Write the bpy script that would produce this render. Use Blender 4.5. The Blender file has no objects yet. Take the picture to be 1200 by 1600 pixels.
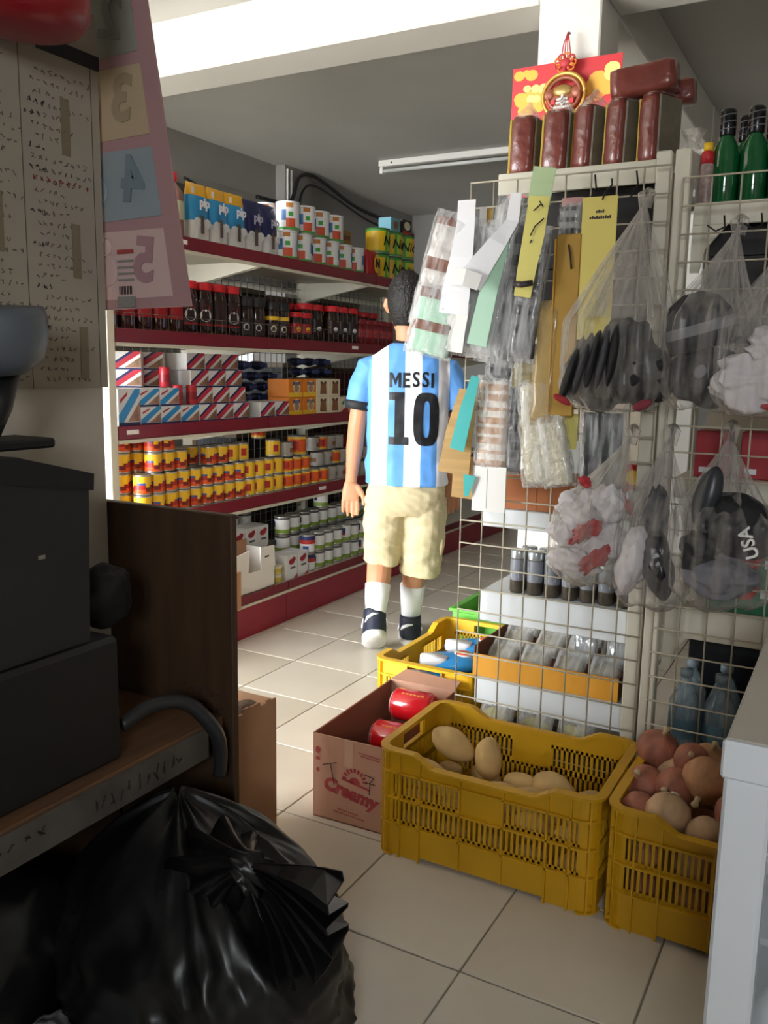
import bpy, bmesh, math, random
from mathutils import Vector, Matrix, noise
from mathutils.bvhtree import BVHTree
PI = math.pi
random.seed(7)
scene = bpy.context.scene
C = scene.collection

# ------------------------------------------------------------------ camera
YAW, PITCH, ROLL, CAM_Z = 0.5028924, 0.1636943, 0.0172341, 1.15
cam_data = bpy.data.cameras.new('camera')
cam = bpy.data.objects.new('camera', cam_data)
C.objects.link(cam)
_r = Vector((math.cos(YAW), math.sin(YAW), 0)); _f = Vector((-math.sin(YAW), math.cos(YAW), 0)); _u = Vector((0, 0, 1))
fw = _f*math.cos(PITCH) - _u*math.sin(PITCH)
up = _u*math.cos(PITCH) + _f*math.sin(PITCH)
rt = _r*math.cos(ROLL) + up*math.sin(ROLL)
up = -_r*math.sin(ROLL) + up*math.cos(ROLL)
cam.matrix_world = Matrix(((rt.x, up.x, -fw.x, 0), (rt.y, up.y, -fw.y, 0), (rt.z, up.z, -fw.z, CAM_Z), (0, 0, 0, 1)))
cam_data.sensor_fit = 'VERTICAL'; cam_data.sensor_height = 36.0
cam_data.lens = 1356.66*36.0/1600.0
cam_data.clip_start = 0.02
scene.camera = cam

# ------------------------------------------------------------------ world, daylight, exposure
scene.view_settings.view_transform = 'Standard'
scene.view_settings.look = 'None'
scene.view_settings.gamma = 1.0
scene.view_settings.use_curve_mapping = False
scene.view_settings.exposure = 0.22
world = bpy.data.worlds.new('daylight'); scene.world = world
world.use_nodes = True
world.node_tree.nodes['Background'].inputs[0].default_value = (0.93, 0.97, 1.0, 1)
world.node_tree.nodes['Background'].inputs[1].default_value = 25.0

def area_light(name, loc, rot, sx, sy, power, color, portal=False):
    d = bpy.data.lights.new(name, 'AREA'); d.shape = 'RECTANGLE'; d.size = sx; d.size_y = sy
    d.energy = power; d.color = color
    if portal: d.cycles.is_portal = True
    o = bpy.data.objects.new(name, d); C.objects.link(o); o.location = loc; o.rotation_euler = rot
    o['kind'] = 'helper'
    return o
# daylight comes in through the open shop front, left and behind the cashier corner
FRONT_Y = -1.3
area_light('shop_front_portal', (-3.7, FRONT_Y, 1.2), (PI/2, 0, 0), 3.2, 2.3, 1, (1, 1, 1), True)
area_light('fill_window_portal', (0.55, FRONT_Y, 1.65), (PI/2, 0, 0), 0.7, 0.6, 1, (1, 1, 1), True)  # unseen window behind the camera, added and widened as foreground fill

# ------------------------------------------------------------------ helpers
def lin(h):
    h = h.lstrip('#'); out = []
    for i in (0, 2, 4):
        c = int(h[i:i+2], 16)/255.0
        out.append(c/12.92 if c <= 0.04045 else ((c+0.055)/1.055)**2.4)
    return (out[0], out[1], out[2], 1.0)
MATS = {}
def mat(name, col, rough=0.6, metal=0.0, var=0.0, scale=8.0, bump=0.0, bscale=60.0, spec=None, coat=0.0, stretch=None):
    if name in MATS: return MATS[name]
    m = bpy.data.materials.new(name); m.use_nodes = True
    nt = m.node_tree; b = nt.nodes['Principled BSDF']
    c = lin(col)
    b.inputs['Base Color'].default_value = c
    b.inputs['Roughness'].default_value = rough
    b.inputs['Metallic'].default_value = metal
    if spec is not None: b.inputs['Specular IOR Level'].default_value = spec
    if coat: b.inputs['Coat Weight'].default_value = coat
    m.diffuse_color = c
    if var or bump:
        tc = nt.nodes.new('ShaderNodeTexCoord'); src = tc.outputs['Object']
        if stretch:
            mp = nt.nodes.new('ShaderNodeMapping'); mp.inputs['Scale'].default_value = stretch
            nt.links.new(src, mp.inputs['Vector']); src = mp.outputs['Vector']
    if var:
        n = nt.nodes.new('ShaderNodeTexNoise'); n.inputs['Scale'].default_value = scale; n.inputs['Detail'].default_value = 5
        nt.links.new(src, n.inputs['Vector'])
        mx = nt.nodes.new('ShaderNodeMix'); mx.data_type = 'RGBA'
        mx.inputs[6].default_value = tuple(x*(1-var) for x in c[:3]) + (1,)
        mx.inputs[7].default_value = tuple(min(1, x*(1+var*0.7)) for x in c[:3]) + (1,)
        rm = nt.nodes.new('ShaderNodeMapRange'); rm.inputs[1].default_value = 0.3; rm.inputs[2].default_value = 0.7
        nt.links.new(n.outputs['Fac'], rm.inputs[0]); nt.links.new(rm.outputs[0], mx.inputs[0])
        nt.links.new(mx.outputs[2], b.inputs['Base Color'])
    if bump:
        n2 = nt.nodes.new('ShaderNodeTexNoise'); n2.inputs['Scale'].default_value = bscale; n2.inputs['Detail'].default_value = 3
        nt.links.new(src, n2.inputs['Vector'])
        bp = nt.nodes.new('ShaderNodeBump'); bp.inputs['Strength'].default_value = bump; bp.inputs['Distance'].default_value = 0.01
        nt.links.new(n2.outputs['Fac'], bp.inputs['Height']); nt.links.new(bp.outputs['Normal'], b.inputs['Normal'])
    MATS[name] = m
    return m
def film(name, col, alpha, rough=0.15, fold=0.0, edge=0.0):
    """thin plastic film: part clear, part milky; a noise varies how milky it is"""
    if name in MATS: return MATS[name]
    m = bpy.data.materials.new(name); m.use_nodes = True
    nt = m.node_tree; b = nt.nodes['Principled BSDF']; out = nt.nodes['Material Output']
    b.inputs['Base Color'].default_value = lin(col); b.inputs['Roughness'].default_value = rough
    t = nt.nodes.new('ShaderNodeBsdfTransparent'); mx = nt.nodes.new('ShaderNodeMixShader')
    n = nt.nodes.new('ShaderNodeTexNoise'); n.inputs['Scale'].default_value = 22; n.inputs['Detail'].default_value = 4
    tc = nt.nodes.new('ShaderNodeTexCoord'); mp = nt.nodes.new('ShaderNodeMapping'); mp.inputs['Scale'].default_value = (2.6, 2.6, 0.25)
    nt.links.new(tc.outputs['Object'], mp.inputs['Vector']); nt.links.new(mp.outputs['Vector'], n.inputs['Vector'])
    rm = nt.nodes.new('ShaderNodeMapRange'); rm.inputs[1].default_value = 0.35; rm.inputs[2].default_value = 0.7
    rm.inputs[3].default_value = max(0, alpha-fold); rm.inputs[4].default_value = min(1, alpha+fold)
    nt.links.new(n.outputs['Fac'], rm.inputs[0]); fac = rm.outputs[0]
    if edge:      # thin film seen at a slant is denser
        lw = nt.nodes.new('ShaderNodeLayerWeight'); lw.inputs[0].default_value = 0.5
        pw = nt.nodes.new('ShaderNodeMath'); pw.operation = 'POWER'; pw.inputs[1].default_value = 2.2; nt.links.new(lw.outputs['Facing'], pw.inputs[0])
        ma = nt.nodes.new('ShaderNodeMath'); ma.operation = 'MULTIPLY_ADD'; ma.inputs[1].default_value = edge; ma.use_clamp = True
        nt.links.new(pw.outputs[0], ma.inputs[0]); nt.links.new(fac, ma.inputs[2]); fac = ma.outputs[0]
    nt.links.new(fac, mx.inputs[0])
    nt.links.new(t.outputs[0], mx.inputs[1]); nt.links.new(b.outputs[0], mx.inputs[2]); nt.links.new(mx.outputs[0], out.inputs['Surface'])
    m.diffuse_color = lin(col)
    MATS[name] = m
    return m
def glassy(name, col, rough=0.05, ior=1.45):
    if name in MATS: return MATS[name]
    m = mat(name, col, rough); b = m.node_tree.nodes['Principled BSDF']
    b.inputs['Transmission Weight'].default_value = 0.85; b.inputs['IOR'].default_value = ior
    return m

STUFF = {'print', 'cloud_print', 'handwriting', 'bold_writing', 'red_writing', 'red_print', 'marker_writing', 'tape_writing', 'pen_marks', 'label_print', 'gold_print', 'pendant_marks', 'printed_heading', 'cap_stripes', 'wire_back', 'wire_guard', 'torn_rim', 'handles'}
class MB:
    """collects shapes, then links them as ONE mesh object"""
    def __init__(s): s.v = []; s.f = []; s.m = []
    def add(s, vs, fs, mi=0):
        o = len(s.v); s.v += [tuple(p) for p in vs]; s.f += [tuple(i+o for i in f) for f in fs]
        s.m += (mi if isinstance(mi, list) else [mi]*len(fs)); return s
    def box(s, x0, x1, y0, y1, z0, z1, mi=0, c=0.0):
        if c <= 0:
            vs = [(x, y, z) for z in (z0, z1) for y in (y0, y1) for x in (x0, x1)]
            fs = [(0, 2, 3, 1), (4, 5, 7, 6), (0, 1, 5, 4), (2, 6, 7, 3), (0, 4, 6, 2), (1, 3, 7, 5)]
            return s.add(vs, fs, mi)
        vs = []; idx = {}
        X = (x0, x1); Y = (y0, y1); Z = (z0, z1); sg = (1, -1)
        for i in (0, 1):
            for j in (0, 1):
                for k in (0, 1):
                    for a in range(3):
                        p = [X[i], Y[j], Z[k]]; d = [sg[i]*c, sg[j]*c, sg[k]*c]
                        p = [p[q] + (0 if q == a else d[q]) for q in range(3)]
                        idx[(i, j, k, a)] = len(vs); vs.append(p)
        I = idx; fs = []
        for i in (0, 1):
            q = [I[(i, 0, 0, 0)], I[(i, 1, 0, 0)], I[(i, 1, 1, 0)], I[(i, 0, 1, 0)]]; fs.append(q if i else q[::-1])
            q = [I[(0, i, 0, 1)], I[(0, i, 1, 1)], I[(1, i, 1, 1)], I[(1, i, 0, 1)]]; fs.append(q if i else q[::-1])
            q = [I[(0, 0, i, 2)], I[(1, 0, i, 2)], I[(1, 1, i, 2)], I[(0, 1, i, 2)]]; fs.append(q if i else q[::-1])
        for j in (0, 1):
            for k in (0, 1):
                q = [I[(0, j, k, 1)], I[(1, j, k, 1)], I[(1, j, k, 2)], I[(0, j, k, 2)]]; fs.append(q if (j + k) % 2 else q[::-1])
                q = [I[(j, 0, k, 0)], I[(j, 1, k, 0)], I[(j, 1, k, 2)], I[(j, 0, k, 2)]]; fs.append(q[::-1] if (j + k) % 2 else q)
                q = [I[(j, k, 0, 0)], I[(j, k, 1, 0)], I[(j, k, 1, 1)], I[(j, k, 0, 1)]]; fs.append(q if (j + k) % 2 else q[::-1])
        for i in (0, 1):
            for j in (0, 1):
                for k in (0, 1):
                    q = [I[(i, j, k, 0)], I[(i, j, k, 1)], I[(i, j, k, 2)]]; fs.append(q if (i+j+k) % 2 else q[::-1])
        return s.add(vs, [tuple(f) for f in fs], mi)
    def rings(s, rs, mi=0, cap0=True, cap1=True, closed=True):
        n = len(rs[0]); vs = [p for r in rs for p in r]; fs = []; ms = []
        for a in range(len(rs)-1):
            mm = mi[a] if isinstance(mi, list) else mi
            for i in range(n if closed else n-1):
                j = (i+1) % n; fs.append((a*n+i, a*n+j, (a+1)*n+j, (a+1)*n+i)); ms.append(mm)
        if cap0: fs.append(tuple(range(n))[::-1]); ms.append(mi[0] if isinstance(mi, list) else mi)
        if cap1: fs.append(tuple((len(rs)-1)*n+i for i in range(n))); ms.append(mi[-1] if isinstance(mi, list) else mi)
        return s.add(vs, fs, ms)
    def lathe(s, prof, seg=16, c=(0, 0, 0), mi=0, cap0=True, cap1=True):
        rs = [[(c[0]+r*math.cos(2*PI*i/seg), c[1]+r*math.sin(2*PI*i/seg), c[2]+z) for i in range(seg)] for r, z in prof]
        return s.rings(rs, mi, cap0, cap1)
    def tube(s, pts, rad, seg=8, mi=0, flat=1.0):
        pts = [Vector(p) for p in pts]; n = len(pts)
        rad = rad if isinstance(rad, (list, tuple)) else [rad]*n
        t0 = (pts[1]-pts[0]).normalized(); ref = Vector((0, 0, 1)) if abs(t0.z) < 0.9 else Vector((1, 0, 0))
        nrm = (ref - t0*ref.dot(t0)).normalized(); rs = []
        for i in range(n):
            t = (pts[min(i+1, n-1)]-pts[max(i-1, 0)]).normalized()
            nrm = (nrm - t*nrm.dot(t)).normalized(); bn = t.cross(nrm)
            rs.append([pts[i] + nrm*(rad[i]*math.cos(2*PI*k/seg)) + bn*(rad[i]*flat*math.sin(2*PI*k/seg)) for k in range(seg)])
        return s.rings(rs, mi)
    def prism(s, poly, y0, y1, mi=0):
        """poly in (x, z), extruded along y"""
        n = len(poly); a = [(p[0], y0, p[1]) for p in poly]; b = [(p[0], y1, p[1]) for p in poly]
        fs = [tuple(range(n)), tuple(range(2*n-1, n-1, -1))] + [(i, i+n, (i+1) % n+n, (i+1) % n) for i in range(n)]
        return s.add(a+b, fs, mi)
    def decal(s, poly, y, mi):
        """a flat print on a front that faces -y; poly in (x, z) counter-clockwise"""
        return s.add([(p[0], y, p[1]) for p in poly], [tuple(range(len(poly)))], mi)
    def mesh(s, name, mats, smooth=False):
        me = bpy.data.meshes.new(name); me.from_pydata(s.v, [], s.f)
        for m in (mats if isinstance(mats, (list, tuple)) else [mats]): me.materials.append(m)
        me.polygons.foreach_set('material_index', s.m)
        if smooth: me.polygons.foreach_set('use_smooth', [True]*len(me.polygons))
        me.update(); return me
    def build(s, name, mats, parent=None, smooth=False, loc=None, rot=None):
        o = obj(name, s.mesh(name, mats, smooth), parent, loc, rot)
        if name in STUFF: o['kind'] = 'stuff'
        return o
def obj(name, me, parent=None, loc=None, rot=None):
    o = bpy.data.objects.new(name, me); C.objects.link(o)
    if parent:
        o.parent = parent; KIDS.setdefault(parent.name, []).append(o)
    if loc: o.location = loc
    if rot: o.rotation_euler = rot
    return o
def tag(o, label, cat, group=None, kind=None):
    o['label'] = label; o['category'] = cat
    if group: o['group'] = group
    if kind: o['kind'] = kind
    return o
def struct(o, label=None):
    o['kind'] = 'structure'
    if label: o['label'] = label
    return o
def thing(name, label, cat, loc=(0, 0, 0), rotz=0.0, group=None, rot=None):
    o = bpy.data.objects.new(name, None); C.objects.link(o)
    o.empty_display_size = 0.05
    o.location = loc; o.rotation_euler = rot if rot else (0, 0, rotz)
    return tag(o, label, cat, group)
KIDS = {}
def kids(o): return KIDS.get(o.name, [])
WORK = bpy.data.scenes.new('workbench')       # empty side scene in which single shapes are evaluated
def evaluated(o):
    WORK.collection.objects.link(o)
    vl = WORK.view_layers[0]; vl.update(); dg = vl.depsgraph
    me = bpy.data.meshes.new_from_object(o.evaluated_get(dg))
    WORK.collection.objects.unlink(o); bpy.data.objects.remove(o)
    return me
CHILD = {}
def dup(root, loc, rotz=0.0, label=None, group=None, rot=None):
    if root.name not in CHILD:
        CHILD[root.name] = [(c, kids(c)) for c in kids(root)]
    r = root.copy(); C.objects.link(r); r.location = loc
    r.rotation_euler = rot if rot else (0, 0, rotz)
    if label: r['label'] = label
    if group: r['group'] = group
    for ch, gs in CHILD[root.name]:
        c = ch.copy(); C.objects.link(c); c.parent = r
        for g in gs:
            d = g.copy(); C.objects.link(d); d.parent = c
    return r
class Proto:
    """the first placement moves the thing that was built, later ones copy it"""
    def __init__(s, root): s.root = root; s.used = False
    def put(s, loc, rotz, label, group=None, rot=None):
        if not s.used:
            s.used = True; CHILD[s.root.name] = [(c, kids(c)) for c in kids(s.root)]
            s.root.location = loc; s.root.rotation_euler = rot if rot else (0, 0, rotz); s.root['label'] = label
            if group: s.root['group'] = group
            return s.root
        return dup(s.root, loc, rotz, label, group, rot)
ORD = ['first', 'second', 'third', 'fourth', 'fifth', 'sixth', 'seventh', 'eighth', 'ninth', 'tenth', 'eleventh', 'twelfth', 'thirteenth', 'fourteenth', 'fifteenth', 'sixteenth']
TXT = {}
def text_mesh(txt, size, m, depth=0.0008, shear=0.0, bold=0.0, space=1.0):
    k = (txt, size, m.name, shear, bold, space)
    if k in TXT: return TXT[k]
    cu = bpy.data.curves.new('lettering', 'FONT'); cu.body = txt; cu.size = size; cu.align_x = 'CENTER'; cu.align_y = 'CENTER'
    cu.extrude = depth; cu.shear = shear; cu.offset = bold; cu.space_character = space; cu.resolution_u = 3
    o = bpy.data.objects.new('lettering', cu)
    me = evaluated(o); me.name = 'lettering'
    bpy.data.curves.remove(cu)
    me.materials.clear(); me.materials.append(m)
    TXT[k] = me; return me
def letter(txt, size, m, parent, loc, rot=(PI/2, 0, 0), name='lettering', **kw):
    return obj(name, text_mesh(txt, size, m, **kw), parent, loc, rot)
def blob_mesh(name, m, rad, sub=3, amp=0.1, freq=3.0, seed=0, ridge=0.0, rfreq=6.0, smooth=True):
    bm = bmesh.new(); bmesh.ops.create_icosphere(bm, subdivisions=sub, radius=1.0)
    off = Vector((seed*3.17, seed*1.31, seed*7.7))
    for v in bm.verts:
        p = v.co.copy(); d = 1 + amp*noise.noise(p*freq*0.5+off)*2
        if ridge: d += ridge*(0.5-abs(noise.noise(p*rfreq*0.5+off*2)))
        v.co = Vector((p.x*rad[0]*d, p.y*rad[1]*d, p.z*rad[2]*d))
    me = bpy.data.meshes.new(name); bm.to_mesh(me); bm.free()
    me.materials.append(m)
    if smooth: me.polygons.foreach_set('use_smooth', [True]*len(me.polygons))
    return me
def remeshed(mb, name, mats, voxel, smooth_it=4, parent=None, wrinkle=None):
    """joins overlapping closed shapes into one continuous skin"""
    me = mb.mesh(name, mats)
    o = bpy.data.objects.new(name, me)
    md = o.modifiers.new('r', 'REMESH'); md.mode = 'VOXEL'; md.voxel_size = voxel
    sm = o.modifiers.new('s', 'SMOOTH'); sm.factor = 0.5; sm.iterations = smooth_it
    out = evaluated(o); out.name = name
    bpy.data.meshes.remove(me)
    if wrinkle:
        pos = [v.co.copy() for v in out.vertices]; nor = [v.normal.copy() for v in out.vertices]
        flat = []
        for p, q in zip(pos, nor): flat.extend(p + q*wrinkle(p))
        out.vertices.foreach_set('co', flat)
    out.materials.clear()
    for m in (mats if isinstance(mats, (list, tuple)) else [mats]): out.materials.append(m)
    out.polygons.foreach_set('use_smooth', [True]*len(out.polygons)); out.update()
    return obj(name, out, parent)
def ellipse(cx, cy, z, a, b, n=20, p=2.0, tilt=(0, 0)):
    r = []
    for i in range(n):
        t = 2*PI*i/n; ct, st = math.cos(t), math.sin(t)
        x = a*math.copysign(abs(ct)**(2/p), ct); y = b*math.copysign(abs(st)**(2/p), st)
        r.append((cx+x, cy+y, z+tilt[0]*x+tilt[1]*y))
    return r

# ------------------------------------------------------------------ materials
M_wall = mat('wall_paint', '#c9c4ba', 0.85, var=0.06, scale=2.5, bump=0.08, bscale=40)
M_ceil = mat('ceiling_paint', '#c8c6c2', 0.9, var=0.05, scale=1.5, bump=0.05, bscale=30)
M_shadewall = mat('shaded_wall_paint', '#96938f', 0.85, var=0.06, scale=2.5, bump=0.08, bscale=40)  # wall paint darkened to stand in for the far bay's low light
M_beam = mat('beam_paint', '#dcd8d0', 0.85, var=0.05, scale=2.0, bump=0.06, bscale=30)
M_grout = mat('grout', '#8d8576', 0.95, var=0.3, scale=20)
M_tile = mat('floor_tile', '#d3cabb', 0.32, var=0.07, scale=3.0, bump=0.02, bscale=12, spec=0.4)
M_cream = mat('cream_metal', '#d8d2c0', 0.45, var=0.06, scale=5)
M_rail = mat('dark_red_rail', '#7d1428', 0.4, var=0.1, scale=6)
M_kick = mat('red_kick_plate', '#9c1f38', 0.35, var=0.12, scale=3)
M_wire = mat('cream_wire', '#b9b09c', 0.45)
M_gwire = mat('grey_wire', '#6f6b64', 0.5)
M_black = mat('black_plastic', '#161616', 0.5)
M_blackg = mat('black_gloss', '#0e0e10', 0.25)
M_white = mat('white_paint', '#ece9e4', 0.5)
M_paper = mat('white_paper', '#f1efea', 0.7)
M_ink = mat('ink', '#26242a', 0.8)
M_kraft = mat('kraft_card', '#b98c69', 0.85, var=0.08, scale=8)
M_red = mat('red_print', '#c3242c', 0.45)
M_steel = mat('steel', '#b4b2ad', 0.3, metal=0.8)
M_navy = mat('navy_print', '#1a2450', 0.5)
M_yel = mat('yellow_print', '#e8b81e', 0.5)

# ------------------------------------------------------------------ the room
ZC = 2.73
mb = MB().box(-5.45, 1.8, FRONT_Y, 8.5, -0.12, -0.003)
floor = struct(mb.build('floor', M_grout), 'pale ceramic tile floor of the shop')
TP = 0.3265
tile_me = MB().box(-TP/2+0.002, TP/2-0.002, -TP/2+0.001, TP/2-0.001, -0.006, 0, 0, 0.0012).mesh('tile', M_tile)
M_tile2 = mat('floor_tile_worn', '#cdc3b2', 0.36, var=0.1, scale=2.2, bump=0.02, bscale=12, spec=0.4)
tile_me2 = MB().box(-TP/2+0.002, TP/2-0.002, -TP/2+0.001, TP/2-0.001, -0.006, 0, 0, 0.0012).mesh('tile', M_tile2)
for i in range(-12, 6):
    for j in range(-8, 24):
        x = -0.2625 + TP*i - TP/2; y = 1.4075 + 0.3305*j + 0.165
        if x < -4.2 or y < -1.1: continue
        near = (-2.6 < x < 0.4 and 0.6 < y < 6.6)
        if not near: continue
        o = obj('tile', tile_me if random.random() < 0.6 else tile_me2, floor, (x, y, random.uniform(-0.0006, 0.0004)))
        o.rotation_euler = (random.uniform(-0.0012, 0.0012), random.uniform(-0.0012, 0.0012), 0)
far_tiles = MB()
for i in range(-12, 6):
    for j in range(-8, 24):
        x = -0.2625 + TP*i - TP/2; y = 1.4075 + 0.3305*j + 0.165
        if x < -4.2 or y < -1.1 or (-2.6 < x < 0.4 and 0.6 < y < 6.6): continue
        far_tiles.box(x-0.161, x+0.161, y-0.161, y+0.161, -0.006, 0)
o = far_tiles.build('tile_field', M_tile, floor); o['kind'] = 'stuff'
struct(MB().box(-9, 5, -9, FRONT_Y-0.12, -0.14, -0.02).build('ground', mat('pavement', '#b8b2a6', 0.9, var=0.1)), 'bright pavement outside the shop front')
struct(MB().box(-5.5, 1.8, FRONT_Y-0.12, 8.6, ZC, ZC+0.15).build('ceiling', M_ceil), 'grey painted concrete ceiling')
# left wall with a window behind the shelving
WY0, WY1, WZ0, WZ1 = 6.70, 7.30, 0.62, 1.48
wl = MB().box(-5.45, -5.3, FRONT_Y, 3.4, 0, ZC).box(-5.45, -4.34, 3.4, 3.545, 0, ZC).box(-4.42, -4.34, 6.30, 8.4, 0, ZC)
wleft = struct(wl.build('wall_left', M_shadewall), 'wall on the left, darkened for shade, with an opening to a side room')
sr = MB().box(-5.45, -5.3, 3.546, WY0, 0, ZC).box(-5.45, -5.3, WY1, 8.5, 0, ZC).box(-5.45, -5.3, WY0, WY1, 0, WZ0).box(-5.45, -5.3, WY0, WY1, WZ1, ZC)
struct(sr.build('wall_side_room', M_shadewall), 'dim wall of the side room behind the shelving')
win = struct(MB().box(-5.41, -5.37, WY0, WY0+0.03, WZ0, WZ1).box(-5.41, -5.37, WY1-0.03, WY1, WZ0, WZ1).box(-5.41, -5.37, WY0+0.03, WY1-0.03, WZ0, WZ0+0.03).box(-5.41, -5.37, WY0+0.03, WY1-0.03, WZ1-0.03, WZ1).build('window_1', M_white), 'bright window of the side room')
MB().box(-5.395, -5.387, WY0+0.03, WY1-0.03, WZ0+0.03, WZ1-0.03).build('pane', film('window_glass', '#8f9494', 0.82), win)
struct(MB().box(-5.45, 1.8, 8.4, 8.55, 0, ZC).build('wall_far', M_shadewall), 'wall at the far end, darkened for shade')
struct(MB().box(1.65, 1.8, FRONT_Y, 8.4, 0, ZC).build('wall_right', M_wall), 'plain wall to the right')
fb = MB()
fb.box(-5.45, 1.65, FRONT_Y-0.12, FRONT_Y, 2.35, ZC).box(-2.1, 0.2, FRONT_Y-0.12, FRONT_Y, 0, 2.35).box(0.9, 1.65, FRONT_Y-0.12, FRONT_Y, 0, 2.35).box(0.2, 0.9, FRONT_Y-0.12, FRONT_Y, 0, 1.35).box(0.2, 0.9, FRONT_Y-0.12, FRONT_Y, 1.95, 2.35)  # the small right-hand gap is the added fill window
struct(fb.build('wall_front', M_wall), 'shop front wall with a wide open entrance')
# partition that ends beside the shelving, the cashier corner in front of it
struct(MB().box(-1.47, -1.35, FRONT_Y, 1.27, 0, ZC).build('wall_partition', mat('partition_paint', '#b9b0a2', 0.85, var=0.08, scale=4, bump=0.05)), 'beige partition wall at the cashier corner')
# beams and columns
struct(MB().box(-5.3, -1.196, 3.30, 3.545, 2.487, ZC, c=0.006).build('trim_1', M_beam), 'white ceiling beam crossing above the aisle')
struct(MB().box(-1.196, -0.963, 3.30, 3.546, 0, ZC, c=0.006).build('trim_2', M_beam), 'square white pillar behind the rack')
struct(MB().box(-0.963, 1.65, 3.30, 3.545, 2.487, ZC, c=0.006).build('trim_3', M_beam), 'white ceiling beam to the right of the pillar')
struct(MB().box(-1.196, -0.968, 3.546, 5.75, 2.487, ZC, c=0.006).build('trim_4', M_beam), 'ceiling beam running back from the pillar')
struct(MB().box(-1.196, -0.963, 5.75, 6.0, 0, ZC, c=0.006).build('trim_5', M_beam), 'pillar at the back of the shop')
struct(MB().box(-4.54, -4.30, 3.545, 5.93, 2.46, ZC).build('trim_6', M_shadewall), 'concrete beam along the left wall')
struct(MB().box(-4.54, -4.21, 5.93, 6.30, 0, ZC).build('trim_7', M_shadewall), 'column standing out of the left wall')

# ------------------------------------------------------------------ gondola shelving on the left
SX = -2.34            # front edge of the upper shelves
BX = -2.235           # front of the base
MESHX = -2.80         # wire back between the two sides
BAYS = [2.26, 3.162, 4.11, 5.06, 6.0]
LEV = [0.579, 0.926, 1.273, 1.632]
gond = thing('gondola_shelving', 'long cream shelving with dark red rails and wire back, along the left', 'shelving', (0, 0, 0))
for b in range(4):
    y0, y1 = BAYS[b]+0.002, BAYS[b+1]-0.002
    for k, z in enumerate(LEV):
        bd = MB().box(MESHX+0.01, SX-0.004, y0, y1, z-0.028, z, c=0.002).build('shelf_board', M_cream, gond)
        rl = MB().box(SX-0.004, SX+0.008, y0, y1, z-0.047, z+0.003, c=0.002).build('price_rail', M_rail, bd)
        MB().box(SX-0.003, SX+0.011, y0, y1, z-0.060, z-0.0475).build('rail_edge', M_cream, bd)
        MB().box(-3.25, MESHX-0.01, y0, y1, z-0.028, z).build('rear_shelf_board', M_cream, gond)
        for yy in (y0+0.008, y1-0.012):
            br = MB(); br.add([(MESHX, yy, z-0.03), (SX-0.02, yy, z-0.03), (SX-0.02, yy, z-0.05), (MESHX, yy, z-0.13), (MESHX, yy+0.004, z-0.03), (SX-0.02, yy+0.004, z-0.03), (SX-0.02, yy+0.004, z-0.05), (MESHX, yy+0.004, z-0.13)],
                              [(0, 1, 2, 3), (7, 6, 5, 4), (0, 4, 5, 1), (1, 5, 6, 2), (2, 6, 7, 3), (3, 7, 4, 0)])
            br.build('bracket', M_cream, gond)
    bd = MB().box(MESHX+0.01, BX-0.004, y0, y1, 0.155, 0.185, c=0.002).build('base_board', M_cream, gond)
    MB().box(BX-0.004, BX+0.006, y0, y1, 0.150, 0.188, c=0.002).build('price_rail', M_rail, bd)
    MB().box(BX-0.003, BX+0.009, y0, y1, 0.138, 0.1495).build('rail_edge', M_cream, bd)
    MB().box(BX-0.02, BX-0.004, y0, y1, 0.0, 0.1375).build('kick_plate', M_kick, gond)
    MB().box(-3.35, MESHX-0.01, y0, y1, 0.0, 0.185).build('rear_base', M_cream, gond)
    wp = MB()
    n = int((y1-y0)/0.05)
    for i in range(1, n+1): wp.box(MESHX-0.0015, MESHX+0.0015, y0+i*0.05-0.0015, y0+i*0.05+0.0015, 0.19, 1.66)
    for i in range(30): wp.box(MESHX-0.0035, MESHX-0.0015, y0, y1, 0.22+i*0.05-0.0015, 0.22+i*0.05+0.0015)
    wp.build('wire_back', M_gwire, gond)
    gd = MB()
    for i in range(int((y1-y0)/0.045)): gd.box(SX-0.012, SX-0.0108, y0+0.02+i*0.045, y0+0.0212+i*0.045, LEV[2]+0.003, LEV[2]+0.06)
    for zz in (0.06,): gd.box(SX-0.0105, SX-0.009, y0, y1, LEV[2]+zz-0.001, LEV[2]+zz+0.001)
    gd.build('wire_guard', M_gwire, gond)
for yy in BAYS:
    MB().box(MESHX-0.03, MESHX+0.03, yy-0.015, yy+0.015, 0, 1.70, c=0.002).build('upright', M_cream, gond)
MB().box(SX-0.03, SX+0.012, BAYS[0]-0.042, BAYS[0]-0.004, 0, 1.66, c=0.003).build('end_post', M_cream, gond)

R9 = PI/2      # products are modelled with their front towards -y; turned like this they face the aisle
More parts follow.
